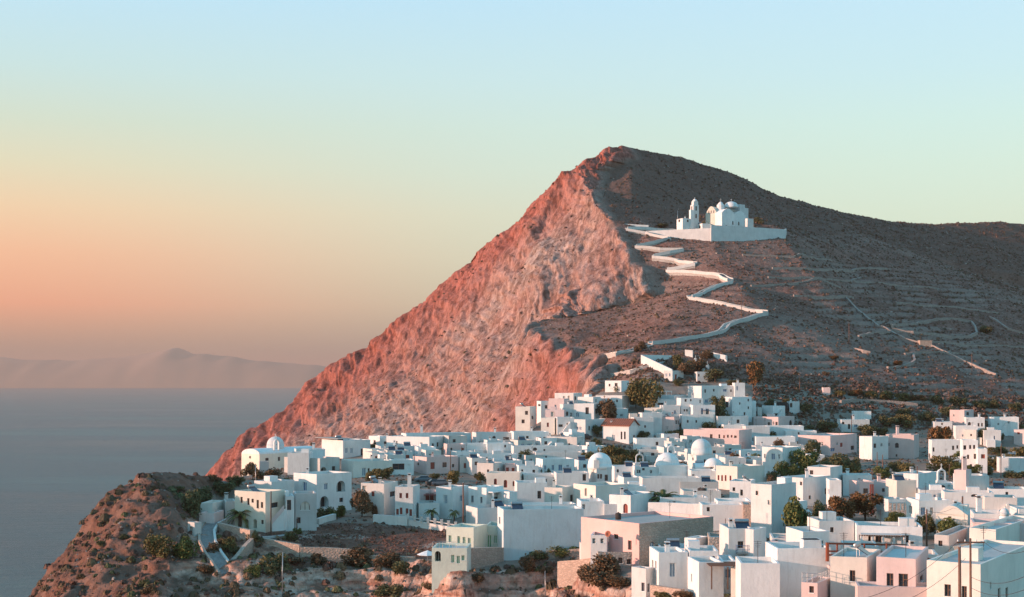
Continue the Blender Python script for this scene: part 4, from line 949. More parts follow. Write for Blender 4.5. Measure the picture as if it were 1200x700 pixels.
# ---- right back
H_(1007, 1022, 1041, 512, 6.4, 30, '1025.3,522.5,3,5,w,n;1033,521.5,2.6,3.6,w,w', 'white', extras='c', label='left half of the long pinkish-white house with a dark arched window')
H_(1038, 1071, 1077, 510, 6.6, 64, '1051,522,4.4,6,w,n,a;1041.5,521,1.8,3.6,w,w;1050.5,534,1.8,2,w,n', 'pink', extras='C', label='right half of the long pinkish-white house, sunlit pink, beside the dark creeper')
H_(935, 973, 1004, 511, 5.6, 54, '962,520,5,4,w,w;976,527,5,4,w,b;986,521.5,3,5,w,r;981,520,1.6,3,w,w;999,525,4,5,w,n', 'pink', extras='', label='long pink-walled house with a tiny red window, right of the hill quarter')
H_(917, 921, 957, 505, 4.2, 12, '936,508,2,2,w,n;948,510,4,2,w,n', 'white')
H_(880, 884, 942, 499.5, 4.2, 12, '892,505,2,2,w,n;900,504,3,2,w,n;885,516,2,6,w,n', 'white')
H_(883, 912, 931, 489, 4.8, 54, '901,497,2.6,4,w,n;906.5,496,1.8,4,w,w;910.5,496.5,2.6,4,w,n;926.5,496,3.4,7,d,n,a', 'pink', extras='', label='pinkish house with three small windows and an arched door, top right of the dense town')
H_(893, 906, 920, 476, 4.4, 42, '909,486,5,3,w,n', 'white', extras='c')
H_(922, 925, 937, 471, 3.6, 14, '926,475,2.4,5,d,n;929,474.5,4,4,w,n', 'white', 'roofgrey', extras='', label='isolated white porch house on the scrub slope, right of the hill quarter')
H_(909, 912, 923, 472, 3.2, 10, '', 'darkroom', 'concrete', extras='', label='slab-roofed shelter on the scrub slope, its open shade painted as dark sides')  # closed box, dark sides painted for the shade inside
H_(981, 986, 1019, 492, 3.8, 10, '995,500,2.4,6,d,n;987,496,3,2,w,n;1003,499,4,3,w,b', 'white', extras='', label='small white farmhouse alone in the scrub, with a utility pole before it')
H_(998, 1001, 1021, 482.5, 2.8, 8, '', 'white', 'concrete', extras='', label='tiny flat white outbuilding highest in the scrub, above the lone farmhouse')
H_(1113, 1130, 1141, 481, 6.4, 48, '1118,487,2,2,w,w;1134,485,3,4,w,n', 'pink', extras='', label='tallest curved-corner house at the top of the far right cluster')
H_(1129, 1132, 1154, 489.5, 5.2, 16, '1136,497,3.6,4.6,w,n,a;1146.8,498,2.2,4,w,n;1150.8,498,2,4,w,n', 'white', extras='')
H_(1092, 1095, 1116, 494.5, 3.6, 12, '1104,497,1.6,2.6,w,n', 'white', extras='')
H_(1117, 1120, 1146, 499.5, 4.4, 14, '', 'white', extras='')
H_(1129, 1144, 1152, 504, 4.6, 58, '1138,510,1.6,2,w,n', 'cream', extras='')
H_(1150, 1153, 1173, 504.5, 4.8, 14, '1165.5,513,2,4,w,b', 'white', extras='')
H_(1158, 1161, 1194, 489, 5.2, 12, '1170,497,2.4,2.6,w,w;1182,495,2.4,2.6,w,w', 'white', extras='')
H_(1188, 1202, 1212, 504, 5.2, 50, '1193.5,508,3,2,w,r', 'pink', extras='', label='pinkish white tower house at the right edge of the far right cluster')
H_(1125, 1128, 1146, 516, 8.4, 16, '1128.4,524.5,3.4,5,w,n;1137,524,2.4,4.6,w,n;1141.6,524,2.4,4.6,w,n;1134.5,535.5,2,5,w,n;1137,535,2.4,6,w,n;1143.6,535,2,6,d,n;1137.8,546,3,3.6,w,n', 'white', extras='', label='tall white house with many small dark windows, right of the orange-topped pine')
H_(1143, 1146, 1157, 526, 6.6, 18, '1152,535,4.6,5,w,r', 'white', extras='')
H_(1088, 1092, 1127, 516, 6.6, 14, '1094,527,2,5,w,n;1117,525,2.6,5,w,n;1122,524,2,4,w,n;1089,534,2,5,w,n', 'white', extras='', label='white house half hidden behind the orange-topped pine')
H_(1168, 1171, 1202, 537, 3.6, 10, '', 'white', extras='', label='low white wall house behind the bushes at the right edge')
# ---- hill quarter (kastro)
H_(806, 822, 873, 452.5, 10, 14, '826.5,458.5,1.8,4,w,n;836.5,457.5,2,3,w,n;849.6,457.5,4,3,w,b;856.6,458,1.6,3,w,n;861.5,456,2,5.4,w,b;828,470,3.4,3.6,w,b;820.5,470,2,4,w,w;835,465,2,3,w,w', 'white', extras='', label='tallest long white house along the top of the hill quarter', parapet=.6)
H_(858, 861, 873, 449, 11, 14, '864,455,1.8,5,w,b', 'white', extras='c')
H_(846, 858, 881, 465.5, 8.6, 26, '851.6,474,4,7,w,n,a;867,473,1.6,2.6,w,n;877,469,1.8,3,w,n;872.5,485,2,3.6,w,n;877,478,1.6,3,w,n', 'white', extras='', label='tall house with a sunlit strip and an arched loggia, right part of the hill quarter')
H_(793, 798, 824, 467, 8.4, 14, '803.5,468.5,2.4,5,w,n;809.6,469,1.4,2.6,w,n;802,481,1.6,2.4,w,n;805,481,1.6,2.4,w,n;820.5,470.5,2,4,w,w', 'white', extras='')
H_(808, 812, 838, 475, 8, 12, '823,482,2.4,7,d,b;829,483,4,8,d,w;833,470,3,3,w,b', 'white', extras='', label='white house with a blue awning and a white doorway, middle of the hill quarter')
H_(771, 790, 815, 463.5, 5, 58, '', 'white', extras='', label='sunlit stepped terrace house at the left shoulder of the hill quarter')
H_(761, 764, 796, 468.5, 4.6, 12, '774,473.5,7,2.4,w,n;766,474,3,3,w,w', 'white', 'roofwhite', extras='')
H_(755, 775, 781, 478.5, 5, 62, '', 'cream', extras='')
H_(773, 777, 797, 475.5, 7, 14, '791,483,2.2,4.4,w,b', 'white', extras='')
H_(748, 753, 776, 484, 6.8, 16, '759.8,493,2,6,d,n;752,491,3.4,2,w,n', 'white', extras='')
H_(739, 743, 766, 489.5, 6.4, 14, '756,500,2,3,w,n', 'white', extras='', label='bluish white house just right of the red-tiled roof')
H_(773, 790, 796, 489, 6, 60, '792.6,495,2,4.6,w,n;796.5,495,1.6,4.4,w,n', 'pink', extras='')
H_(795, 799, 836, 486, 5.4, 12, '806,494,1.6,3,w,n;816,494,1.6,3,w,n', 'white', 'roofwhite', extras='')
H_(834, 841, 877, 488, 4.8, 14, '865,494,3.4,4.4,w,n;843,501,3,4,w,n', 'white', extras='')
H_(801, 866, 881, 504.5, 6.6, 66, '833.5,511.5,3,5,w,n;843,511.5,1.6,4.6,w,n;848.5,512,1.8,3.6,w,r;853,511.5,1.4,3.6,w,n;857.4,511.5,1.6,3,w,r;861.8,512,3,2.8,w,n', 'pink', extras='', label='long pinkish house with a row of six small windows in the middle of town')
H_(844, 848, 874, 498, 4, 12, '', 'white', 'roofwhite', extras='ca')
H_(870, 874, 902, 500, 6, 12, '883,516,2.4,6,w,n', 'white', extras='')
H_(883, 886, 932, 512, 5, 10, '', 'white', extras='')
H_(868, 872, 886, 470, 5, 14, '', 'white', 'concrete', extras='')
# houses under the cliff
H_(604, 621, 628, 477, 7.6, 60, '617,484,3.4,4.6,w,n;613,494,3.6,4.4,w,n;624,489.5,2.2,4,w,n', 'cream', extras='', label='tall cream house with two dark windows, leftmost of the quarter under the red cliff')
H_(629, 634, 651, 470.5, 6.4, 20, '640,477,3,4,w,n;632,475,3,2,w,n', 'white', extras='')
H_(643, 661, 667, 467.5, 6.4, 60, '651,476,2,3,w,b', 'pink', extras='')
H_(650, 672, 682, 461, 6, 56, '661,466.5,2.4,4.6,w,w;666.6,467,2.4,6,d,o;674.3,467,2,4.6,w,n;656,468,2,3,w,w', 'white', extras='', label='topmost white house of the quarter under the red cliff')
H_(656, 660, 676, 474, 6.6, 16, '664.6,485,2.4,5,w,n;669.5,486,2,5,d,w', 'white', extras='')
H_(639, 661, 664, 480.5, 5.6, 66, '647.6,485.5,4,5.6,w,o', 'pink', extras='', label='pinkish house with one ochre shuttered window under the red cliff')
H_(673, 696, 703, 473.5, 7.4, 62, '688,481.5,4,8,d,n;699,482,3,6,d,n;676.6,486,4,5,w,B,a', 'white', extras='', label='white house with a dark door, just left of the dark round tree')
H_(677, 695, 704, 465.5, 6, 55, '687,472,2,3,w,w', 'white', extras='')
H_(698, 729, 737, 464, 5.4, 62, '723,470,2,3,w,n', 'white', extras='', label='white house partly behind the dark round tree under the red cliff')
H_(634, 650, 654, 490, 5, 62, '642,498,2.4,5,w,r', 'cream', extras='')
H_(650, 653, 673, 489.5, 5.2, 14, '657,499,5,3,w,n;665,498,2,4,w,n', 'white', extras='')
H_(666, 686, 714, 492, 5.4, 52, '676.4,502,2.4,3.6,w,b;680.3,502,2.4,3.6,w,b;690.5,502,2,5,d,n;695.6,502,2.6,6,d,b;704,502.5,2.4,6,d,n', 'white', extras='', label='sunlit white house with a bluish porch of dark doors, left of the red-tiled roof')
H_(596, 600, 620, 496.5, 3, 14, '', 'white', extras='', label='low white terrace at the left foot of the quarter under the red cliff')
hR = H_(706, 737, 748, 499.5, 5.4, 60, '719,513,3.4,7,d,B;728.3,510.5,2,9,w,n;732.2,510.5,2,9,w,n;743,513,2,6,w,n', 'white', extras='', label='white house with a red-tiled pitched roof', parapet=.1, name='tiled_roof_house')
H_(735, 738, 747, 485, 5.4, 20, '', 'cream', extras='')
H_(708, 712, 736, 479, 4, 14, '', 'white', extras='')
H_(709, 728, 737, 446.5, 3.8, 58, '714.3,451.5,2,3,w,n;722,451,3.4,4,w,n', 'white', 'roofwhite', extras='', label='small white house at the lip of the red cliff, beside the rising lane')
H_(778, 788, 801, 434.5, 3.8, 50, '781,439.5,2,4,w,b;785,439.5,2,4,w,b;792,442,2.4,6,w,r;797,443,2,3,w,w', 'white', extras='', label='little pinkish house among brown trees at the foot of the church path')
H_(813, 817, 830, 436, 3.6, 20, '819,440,1.6,3,w,n', 'white', extras='', label='small bluish house right of the brown trees at the foot of the church path')
H_(886, 888, 893, 478, 3, 20, '', 'oldwhite', extras='', label='tiny white hut on the scrub slope, right of the orange-brown tree')
H_(963, 965, 973, 454.5, 2.4, 20, '', 'pink', extras='', label='tiny pinkish hut at the left end of the row of dark trees on the hillside')

# ---- houses filling the lanes between the ones above, wherever open ground would be left
def near_house(x, y, m):
    for h in HOUSES:
        c = (h['P'][0] + h['P'][2]) / 2; r = math.hypot(h['LL'], h['LR']) / 2
        if math.hypot(x - c.x, y - c.y) < r * .82 + m: return True
    return False
NOGO = [(690, 520, 770, 560), (975, 540, 1100, 565), (430, 556, 545, 572), (905, 585, 1070, 625), (740, 575, 880, 604), (870, 600, 1000, 625), (1080, 560, 1200, 600), (700, 615, 905, 700), (1090, 595, 1145, 640)]
nf = 0
for py in range(522, 640, 7):
    for px in range(436, 1196, 9):
        if px < 560 and py > 590: continue
        if px > 930 and py < 548: continue
        if any(a < px < c and b_ < py < d_ for a, b_, c, d_ in NOGO): continue
        g_ = GP(px, py, 200)
        if grid_mask(g_.x, g_.y) or near_house(g_.x, g_.y, 2.6) or nf > 46: continue
        hh = rnd.choice((3.0, 3.3, 3.6, 4.2)); k = F / g_.y; wl_, wr_ = rnd.uniform(1.2, 2.6) * k, rnd.uniform(3.5, 6.0) * k
        yt = Y0 - (g_.z + hh - EYE) * k
        op = '%.1f,%.1f,%.1f,%.1f,w,%s;%.1f,%.1f,%.1f,%.1f,d,%s' % (px + wr_ * .3, yt + 1.3 * k, .8 * k, .9 * k, rnd.choice('nnwb'), px + wr_ * .7, yt + (hh - 1.2) * k, .9 * k, 1.9 * k, rnd.choice('nBrb'))
        H_(px - wl_, px, px + wr_, yt, hh, rnd.choice((14, 18, 24, 34)), op, rnd.choice(('white', 'white', 'white', 'oldwhite')), d=g_.y); nf += 1
print('FILL', nf)
# low side rooms and outside steps built against the plainer houses
for h in list(HOUSES):
    if h['label'] or h['LR'] < 4.5 or rnd.random() > .55: continue
    P = h['P']; org = h['o'].location; dr_ = (P[1] - P[0]).normalized(); n = Vector((dr_.y, -dr_.x, 0)); a = rnd.uniform(.05, .45) * h['LR']; w_ = rnd.uniform(1.8, 2.8); dp = rnd.uniform(1.2, 2.0); ht = rnd.uniform(1.5, 2.3)
    p = P[0] + dr_ * a; b = MB(); q = [p, p + dr_ * w_]; q = [q[0] + n * dp, q[1] + n * dp, q[1] + n * .003, q[0] + n * .003]
    zb = min(G(v.x, v.y) for v in q) - 1; zt = h['zt'] - h['H'] + ht
    if rnd.random() < .6:
        b.hexa([(v.x, v.y, zb) for v in q], [(v.x, v.y, zt) for v in q], h['mat']); part_of(h, b, 'side_room')
    else:
        ns = 8
        for k in range(ns):
            s0 = p + dr_ * (k * .34); s1 = s0 + dr_ * .34; q = [s0 + n * 1.0, s1 + n * 1.0, s1 + n * .003, s0 + n * .003]; z1 = h['zt'] - h['H'] + .3 + (h['H'] - .6) * (k + 1) / ns * .8
            b.hexa([(v.x, v.y, zb) for v in q], [(v.x, v.y, z1) for v in q], h['mat'])
        part_of(h, b, 'outside_stair')
# ================================================================ DOMES, CHURCHES, ROOFS
def dome(b, c, r, m='white', hf=1.0, drum=0.0, n=24):
    prof = [(r * 1.03, -0.3), (r * 1.03, drum)] + [(r * math.cos(a), drum + r * hf * math.sin(a)) for a in [math.pi / 2 * k / 10 for k in range(10)]] + [(0.05, drum + r * hf)]
    b.lathe(c, prof, m, n)
def cross(b, c, h=0.9, m='whitepaint'):
    b.box((c[0], c[1], c[2] - .1), (.09, .09, h + .1), m); b.box((c[0], c[1], c[2] + h * .6), (h * .55, .086, .09), m)
def at_house(h, a, c, z=0.0):
    P = h['P']; p = P[0] + (P[1] - P[0]) * a + (P[3] - P[0]) * c; p.z = h['zt'] + z; return p
def bellcote(b, c, rz, w=1.5, h=2.4, m='white'):
    ca, sa = math.cos(rz), math.sin(rz)
    f = lambda x, y, z: (c[0] + x * ca - y * sa, c[1] + x * sa + y * ca, c[2] + z)
    t = .28
    for s in (-1, 1): b.hexa([f(s * w / 2 - (.2 if s > 0 else -.0) , -t, -.3), f(s * w / 2 + (.2 if s < 0 else 0), -t, -.3), f(s * w / 2 + (.2 if s < 0 else 0), t, -.3), f(s * w / 2 - (.2 if s > 0 else 0), t, -.3)],
                             [f(s * w / 2 - (.2 if s > 0 else 0), -t, h * .62), f(s * w / 2 + (.2 if s < 0 else 0), -t, h * .62), f(s * w / 2 + (.2 if s < 0 else 0), t, h * .62), f(s * w / 2 - (.2 if s > 0 else 0), t, h * .62)], m) 
    o = []; i_ = []
    for k in range(9):
        a = math.pi * k / 8; o.append((w / 2 * math.cos(a), h * .62 + (h * .34) * math.sin(a))); i_.append(((w / 2 - .22) * math.cos(a), h * .6 + (h * .34 - .2) * math.sin(a)))
    for k in range(8):
        b.hexa([f(o[k][0], -t, o[k][1]), f(i_[k][0], -t, i_[k][1]), f(i_[k][0], t, i_[k][1]), f(o[k][0], t, o[k][1])],
               [f(o[k + 1][0], -t, o[k + 1][1]), f(i_[k + 1][0], -t, i_[k + 1][1]), f(i_[k + 1][0], t, i_[k + 1][1]), f(o[k + 1][0], t, o[k + 1][1])], m)
    b.box(f(0, 0, h * .95), (.3, .3, .25), m); cross(b, f(0, 0, h + .15), .8)
    b2 = MB(); b2.lathe(f(0, 0, h * .38), [(.02, .38), (.14, .34), (.2, .1), (.28, 0)], 'metalgrey', 10)
    return b2
def vault(b, h, a0, a1, c0, c1, rise, m='white', n=12, z=-.1):
    """barrel vault over part of a house roof, axis along the right wall"""
    rg = []
    for a in (a0, a1):
        row = []
        for k in range(n + 1):
            t = math.pi * k / n; p = at_house(h, a, (c0 + c1) / 2 - (c1 - c0) / 2 * math.cos(t), z + rise * math.sin(t)); row.append(p)
        rg.append(row)
    b.rings(rg, m, close=False, cap=True)

# cliff-edge church
hc = H_(283, 304, 372, 533, 4.4, 52, '293,536,2,3,w,n;313,538.5,4,3.4,w,n;327,538,2.6,4.6,w,n', 'butter', extras='', parapet=.1, label='white domed church at the left cliff edge, its end wall glowing cream', name='church')
rzc = math.atan2((hc['P'][1] - hc['P'][0]).y, (hc['P'][1] - hc['P'][0]).x)
b = MB(); vault(b, hc, 0.0, 1.0, 0.0, 1.0, 1.5, 'white', 16, 0.06); part_of(hc, b, 'barrel_vault')
b = MB(); p = at_house(hc, .42, .5, .9); dome(b, p, 2.45, 'white', .95, 1.5); cross(b, p + Vector((0, 0, 3.75)), .8); part_of(hc, b, 'dome', True)
b = MB(); p = at_house(hc, .30, .06, 1.0); p.z = hc['zt'] + 1.2; bb = bellcote(b, p, rzc, 2.0, 3.0); part_of(hc, b, 'bell_gable'); part_of(hc, bb, 'bell', True)
H_(345, 347, 381, 527, 5.0, 26, '', 'white', 'roofwhite', extras='', d=349, label='low white wing at the back of the domed cliff-edge church', parapet=.1)
H_(302, 304, 315, 541.5, 3.0, 14, '', 'pink', extras='', label='small pink lean-to under the windows of the cliff-edge church', d=322, dl=2)
# big dome in the middle
b = MB(); p = at_house(hDm, .33, .45, -.1); p.x = (703 - 600) / F * p.y; dome(b, p, 2.65, 'white', 1.0, .7); cross(b, p + Vector((0, 0, 3.25)), 1.0); part_of(hDm, b, 'dome', True)
b = MB(); p2 = at_house(hDm, .05, .1, -.1); b.box(p2, (1.2, 1.2, 1.8), 'white'); dome(b, p2 + Vector((0, 0, 1.8)), .6, 'white', .9); part_of(hDm, b, 'corner_turret')
# twin-domed church
hc1 = H_(806, 816, 838, 534, 6.0, 34, '812,538,1.6,3,w,n;826,541,2,5,w,n', 'white', extras='', parapet=.15, label='domed church with a white drum, middle of the town, right of its own bell gable', name='church')
b = MB(); p = at_house(hc1, .45, .5, -.1); p.x = (822 - 600) / F * p.y; dome(b, p, 2.35, 'white', 1.0, 1.5); cross(b, p + Vector((0, 0, 3.8)), .8); part_of(hc1, b, 'dome', True)
hc2 = H_(767, 772, 806, 545.5, 4.8, 14, '771,551,2,3,w,n', 'white', extras='', parapet=.15, label='low wide-domed chapel left of the drum-domed church in the middle of town', name='chapel')
b = MB(); p = at_house(hc2, .42, .5, -.1); p.x = (782 - 600) / F * p.y; dome(b, p, 2.7, 'white', .95, .25); part_of(hc2, b, 'dome', True)
b = MB(); p = at_house(hc2, .55, .35, -.1); p.x = (787.5 - 600) / F * p.y; b.box((p.x, p.y + 1.6, p.z), (1.8, .9, 2.0), 'white'); bb = bellcote(b, (p.x, p.y + 1.6, p.z + 2.0), .1, 1.7, 2.5); part_of(hc2, b, 'bell_gable'); part_of(hc2, bb, 'bell', True)
hc3 = H_(832, 838, 857, 546, 4.2, 20, '', 'white', extras='', parapet=.1, label='small chapel with a shallow whitewashed dome, right of the drum-domed church', name='chapel')
b = MB(); p = at_house(hc3, .4, .5, -.1); p.x = (836 - 600) / F * p.y; dome(b, p, 2.0, 'white', .8, .1); part_of(hc3, b, 'dome', True)
hc4 = H_(811, 815, 832, 549, 3.6, 14, '', 'white', extras='', parapet=.1, label='little barrel-vaulted chapel in front of the drum-domed church', name='chapel')
b = MB(); vault(b, hc4, 0, 1, 0, 1, 1.0, 'white', 12, .06); part_of(hc4, b, 'barrel_vault')
# pedimented chapel left of the low dome
hc5 = H_(742, 744, 756, 543.5, 3.6, 10, '749.5,546,2,3,w,n,a', 'white', extras='', parapet=.1, dl=4, label='tiny chapel with a pointed bell gable between the largest dome and the wide low dome', name='chapel')
b = MB(); p = at_house(hc5, .5, .1, -.1); bb = bellcote(b, p, .1, 1.9, 2.6); part_of(hc5, b, 'bell_gable'); part_of(hc5, bb, 'bell', True)
# bell gable chapel on the right
hc6 = H_(1097, 1100, 1119, 567, 4.2, 12, '1103,571,7,5,w,n,a;1112,572,2,8,w,W', 'white', extras='', parapet=.1, label='small chapel with a white bell gable, left of the house with a stepped gable', name='chapel')
b = MB(); p = at_house(hc6, .18, .1, -.1); b.box((p.x, p.y, p.z - .2), (1.9, .8, .9), 'white', .1); bb = bellcote(b, (p.x, p.y, p.z + .7), .1, 1.6, 2.2); part_of(hc6, b, 'bell_gable'); part_of(hc6, bb, 'bell', True)
# gabled church, right
hc7 = H_(1097, 1134, 1140, 604, 3.8, 66, '1113,608,3,2,w,n', 'cream', extras='', parapet=.05, label='cream chapel with a low rounded gable, above the two dark trees near the tall pole', name='chapel')
b = MB(); P = hc7['P']; n_ = 14; rg = []
for a in (-0.02, 1.0):
    rg.append([(lambda q: (q.x, q.y, q.z))(at_house(hc7, a, 1 - k / n_, .02 + 1.35 * math.sin(math.pi * k / n_) ** 1.3)) for k in range(n_ + 1)])
b.rings(rg, 'cream', close=False, cap=True); part_of(hc7, b, 'roof_vault')
# capped round chimney
t = tag(root('round_chimney', W(1177, 603, 206)), 'white round chimney with a domed cap standing above the roofs near the right edge', 'chimney')
t.location.z -= 1.5
b = MB(); b.lathe((0, 0, -1.5), [(.75, 0), (.72, 2.6), (.55, 2.9), (.5, 3.1)], 'white', 14); b.build('shaft', t, True)
b = MB(); dome(b, (0, 0, 1.6), .62, 'white', .9, .25, 14); b.build('cap', t, True)
# red tiled roof
b = MB(); q = lambda a, c, z: at_house(hR, a, c, z)
o_ = .06
for s, (a0, a1) in enumerate(((-o_, .5), (.5, 1 + o_))):
    z0, z1 = (-.1, 1.9) if s == 0 else (1.9, -.1)
    b.hexa([q(a0, -o_, z0), q(a1, -o_, z1), q(a1, 1 + o_, z1), q(a0, 1 + o_, z0)], [q(a0, -o_, z0 + .16), q(a1, -o_, z1 + .16), q(a1, 1 + o_, z1 + .16), q(a0, 1 + o_, z0 + .16)], 'terracotta')
    for k in range(14):
        c = (k + .5) / 14 * (1 + 2 * o_) - o_
        b.tube([q(a0, c, z0 + .18), q(a1, c, z1 + .18)], .13, 'terracotta', 6)
part_of(hR, b, 'tiled_roof')
b = MB()
for c in (0.002, .998): b.poly([q(0, c, -.05), q(1, c, -.05), q(.5, c, 1.85)], 'white')
part_of(hR, b, 'gable')
# red canopy, porch roofs, balconies, roof rails
def slab(h, a0, a1, c0, c1, z, t, m, name):
    b = MB(); f = lambda a, c, zz: at_house(h, a, c, zz)
    b.hexa([f(a0, c0, z), f(a1, c0, z), f(a1, c1, z), f(a0, c1, z)], [f(a0, c0, z + t), f(a1, c0, z + t), f(a1, c1, z + t), f(a0, c1, z + t)], m)
    return part_of(h, b, name)
slab(h12, .25, .95, -.25, -.004, -.55, .12, 'woodred', 'canopy')
def rail(h, pts_, z, hh=.95, m='wire', name='railing'):
    b = MB(); P_ = [at_house(h, a, c, z) for a, c in pts_]
    for p, r in zip(P_[:-1], P_[1:]):
        for zz in (hh, hh * .5): b.tube([p + Vector((0, 0, zz)), r + Vector((0, 0, zz))], .025, m, 4)
        n = max(2, int((r - p).length / .5))
        for k in range(n + 1): s = p.lerp(r, k / n); b.tube([s, s + Vector((0, 0, hh))], .02, m, 4)
    return part_of(h, b, name)
hbal = [h for h in HOUSES if h['label'] and 'tall white house with a balcony' in h['label']][0]
slab(hbal, .28, .72, -.14, -.003, -3.1, .12, 'concrete', 'balcony_slab')
b = MB(); 
rail(hbal, [(.29, -.005), (.29, -.13), (.71, -.13), (.71, -.005)], -2.98, .95, 'blue')
rail(hg2, [(.02, .98), (.02, .6), (.02, .3)], .05, .9, 'metalgrey')
hcan = [h for h in HOUSES if h['label'] and 'roof canopy' in h['label']][0]
slab(hcan, -.1, .5, .1, 1.2, .35, .14, 'concrete', 'canopy')
for hh_, a0, a1, z_ in ((hV, .05, .72, -1.05),):
    slab(hh_, a0, a1, -.32, -.004, z_, .14, 'roofwhite', 'veranda_roof')
    b = MB()
    for k in range(18):
        a = a0 + (a1 - a0) * (k + .5) / 18; p = at_house(hh_, a, -.33, z_ - .08); b.box(p, (.16, .3, .16), 'wood')
    part_of(hh_, b, 'rafter_ends')
    for k in range(5):
        a = a0 + .01 + (a1 - a0 - .02) * k / 4; p = at_house(hh_, a, -.30, z_ - 2.9); b = MB(); b.box(p, (.28, .28, 2.85), 'white'); part_of(hh_, b, 'pillar')
hbl = [h for h in HOUSES if h['label'] and 'blue awning' in h['label']][0]
slab(hbl, .35, .75, -.22, -.004, -1.5, .1, 'blue', 'awning')
hpo = [h for h in HOUSES if h['label'] and 'covered porch' in h['label']][0]
slab(hpo, .05, 1.0, -.3, -.004, -.9, .2, 'white', 'porch_roof')
for a in (.1, .95):
    b = MB(); b.box(at_house(hpo, a, -.27, -3.9), (.3, .3, 3.0), 'white'); part_of(hpo, b, 'pillar')
# outside stair by the slit-window house
hst = [h for h in HOUSES if h['label'] and 'narrow white porch bay' in h['label']][0]
b = MB(); p0 = W(333, 597, 252); p1 = W(319, 613, 250.5); n = 14; dv = (p1 - p0) / n; side = Vector((0.25, 1, 0)).normalized() * 1.1
for k in range(n):
    a = p0 + dv * k; c = p0 + dv * (k + 1); zb = p1.z - 1.5
    b.hexa([(a.x, a.y, zb), (a.x + side.x, a.y + side.y, zb), (c.x + side.x, c.y + side.y, zb), (c.x, c.y, zb)][::-1], [(a.x, a.y, a.z), (a.x + side.x, a.y + side.y, a.z), (c.x + side.x, c.y + side.y, a.z), (c.x, c.y, a.z)][::-1], 'white')
for k in (0,):
    off = Vector((0, -.14, 0)); a, c = p0 + off, p1 + off
    b.hexa([(c.x, c.y, c.z - .2), (a.x, a.y, a.z - .2), (a.x, a.y + .12, a.z - .2), (c.x, c.y + .12, c.z - .2)], [(c.x, c.y, c.z + .8), (a.x, a.y, a.z + .8), (a.x, a.y + .12, a.z + .8), (c.x, c.y + .12, c.z + .8)], 'pink')
part_of(hst, b, 'outside_stair')

# ================================================================ HILLTOP CHURCH
D = 700.0
hr = tag(root('hilltop_church', W(858, 274, D)), 'large white domed church with a stepped roofline, high above the zigzag path', 'church')
O = Vector(hr.location)
def blk(b, x0, xc, x1, yt, yb, th, d, m='white', dl=None, dr=None):
    th = R(th); rr, ll = Vector((math.cos(th), math.sin(th), 0)), Vector((-math.sin(th), math.cos(th), 0)); C = W(xc, yt, d)
    s = lambda px, dv: (((px - 600) / F) * C.y - C.x) / (dv.x - (px - 600) / F * dv.y)
    LL = dl or s(x0, ll); LR = dr or s(x1, rr); zb = EYE + (Y0 - yb) / F * d - 2.5
    P = [C, C + rr * LR, C + rr * LR + ll * LL, C + ll * LL]
    b.hexa([(p.x - O.x, p.y - O.y, zb - O.z) for p in P], [(p.x - O.x, p.y - O.y, C.z - O.z) for p in P], m)
    return dict(P=[Vector((p.x - O.x, p.y - O.y, C.z - O.z)) for p in P], rr=rr, ll=ll, LL=LL, LR=LR)
def arch_pane(par, B_, face, u, z, w, h, name='window', m='glass'):
    P = B_['P']; dv, n = (B_['rr'], Vector((B_['rr'].y, -B_['rr'].x, 0))) if face == 'R' else (B_['ll'], Vector((-B_['ll'].y, B_['ll'].x, 0)))
    b = MB(); g = [P[0] + dv * (u + a) + n * .03 + Vector((0, 0, z + c - P[0].z * 0)) for a, c in [(q[0], q[1]) for q in opening_outline(-w / 2, w / 2, 0, h, True)]]
    gb = [p - n * .1 for p in g]; k = len(g)
    b.poly(g, m)
    fr = [P[0] + dv * (u + a * 1.25) + n * .02 + Vector((0, 0, z - .06 + c)) for a, c in [(q[0], q[1]) for q in opening_outline(-w / 2, w / 2, 0, h + .12, True)]]
    b.poly(fr, 'oldwhite'); return b.build(name, par)
b = MB(); nv = blk(b, 827, 840, 862, 250, 272, 52, D, 'butter');  # butter tint puts the facade's warm sunlight into the nave colour
# gabled facade with a round top
f = [(nv['P'][0] + nv['ll'] * t) for t in [nv['LL'] * k / 12 for k in range(13)]]
bk = [p + nv['rr'] * nv['LR'] for p in f]; up = [3.6 * math.sin(math.pi * k / 12) for k in range(13)]
b.rings([[p + Vector((0, 0, u_ - .01)) for p, u_ in zip(f, up)], [p + Vector((0, 0, u_ - .01)) for p, u_ in zip(bk, up)]], 'butter', close=False, cap=True)
b.build('nave', hr)
for k, u in enumerate((.28, .5, .72)): arch_pane(hr, nv, 'L', nv['LL'] * u, .1, .75, 1.5)
arch_pane(hr, nv, 'L', nv['LL'] * .5, -8.6, 1.8, 3.2, 'door')
b = MB(); bd = blk(b, 838, 846, 874, 249, 274, 40, D - 3)
for q0, q1, rise in ((.0, .52, 2.2), (.52, 1.0, 1.7)):        # two barrel vaults with round gables to the yard
    A_, B2 = bd['P'][0] + bd['rr'] * bd['LR'] * q0, bd['P'][0] + bd['rr'] * bd['LR'] * q1
    rg_ = [[A_.lerp(B2, k / 12) + bd['ll'] * t_ + Vector((0, 0, rise * math.sin(math.pi * k / 12) - .01)) for k in range(13)] for t_ in (0, bd['LL'])]
    b.rings(rg_, 'white', close=False, cap=True)
b.build('transept', hr)
b = MB(); blk(b, 872, 876, 883, 256, 276, 30, D - 2); b.build('side_aisle', hr)
b = MB(); blk(b, 850, 853, 877, 242, 274, 34, D + 5); blk(b, 864, 867, 873, 239.5, 246, 34, D + 6); b.build('raised_choir', hr)
b = MB(); c = W(857, 243, D + 5) - O; dome(b, (c.x, c.y, c.z), 3.3, 'white', .7, .5, 20); cross(b, (c.x, c.y, c.z + 2.8), 1.4); b.build('dome', hr, True)
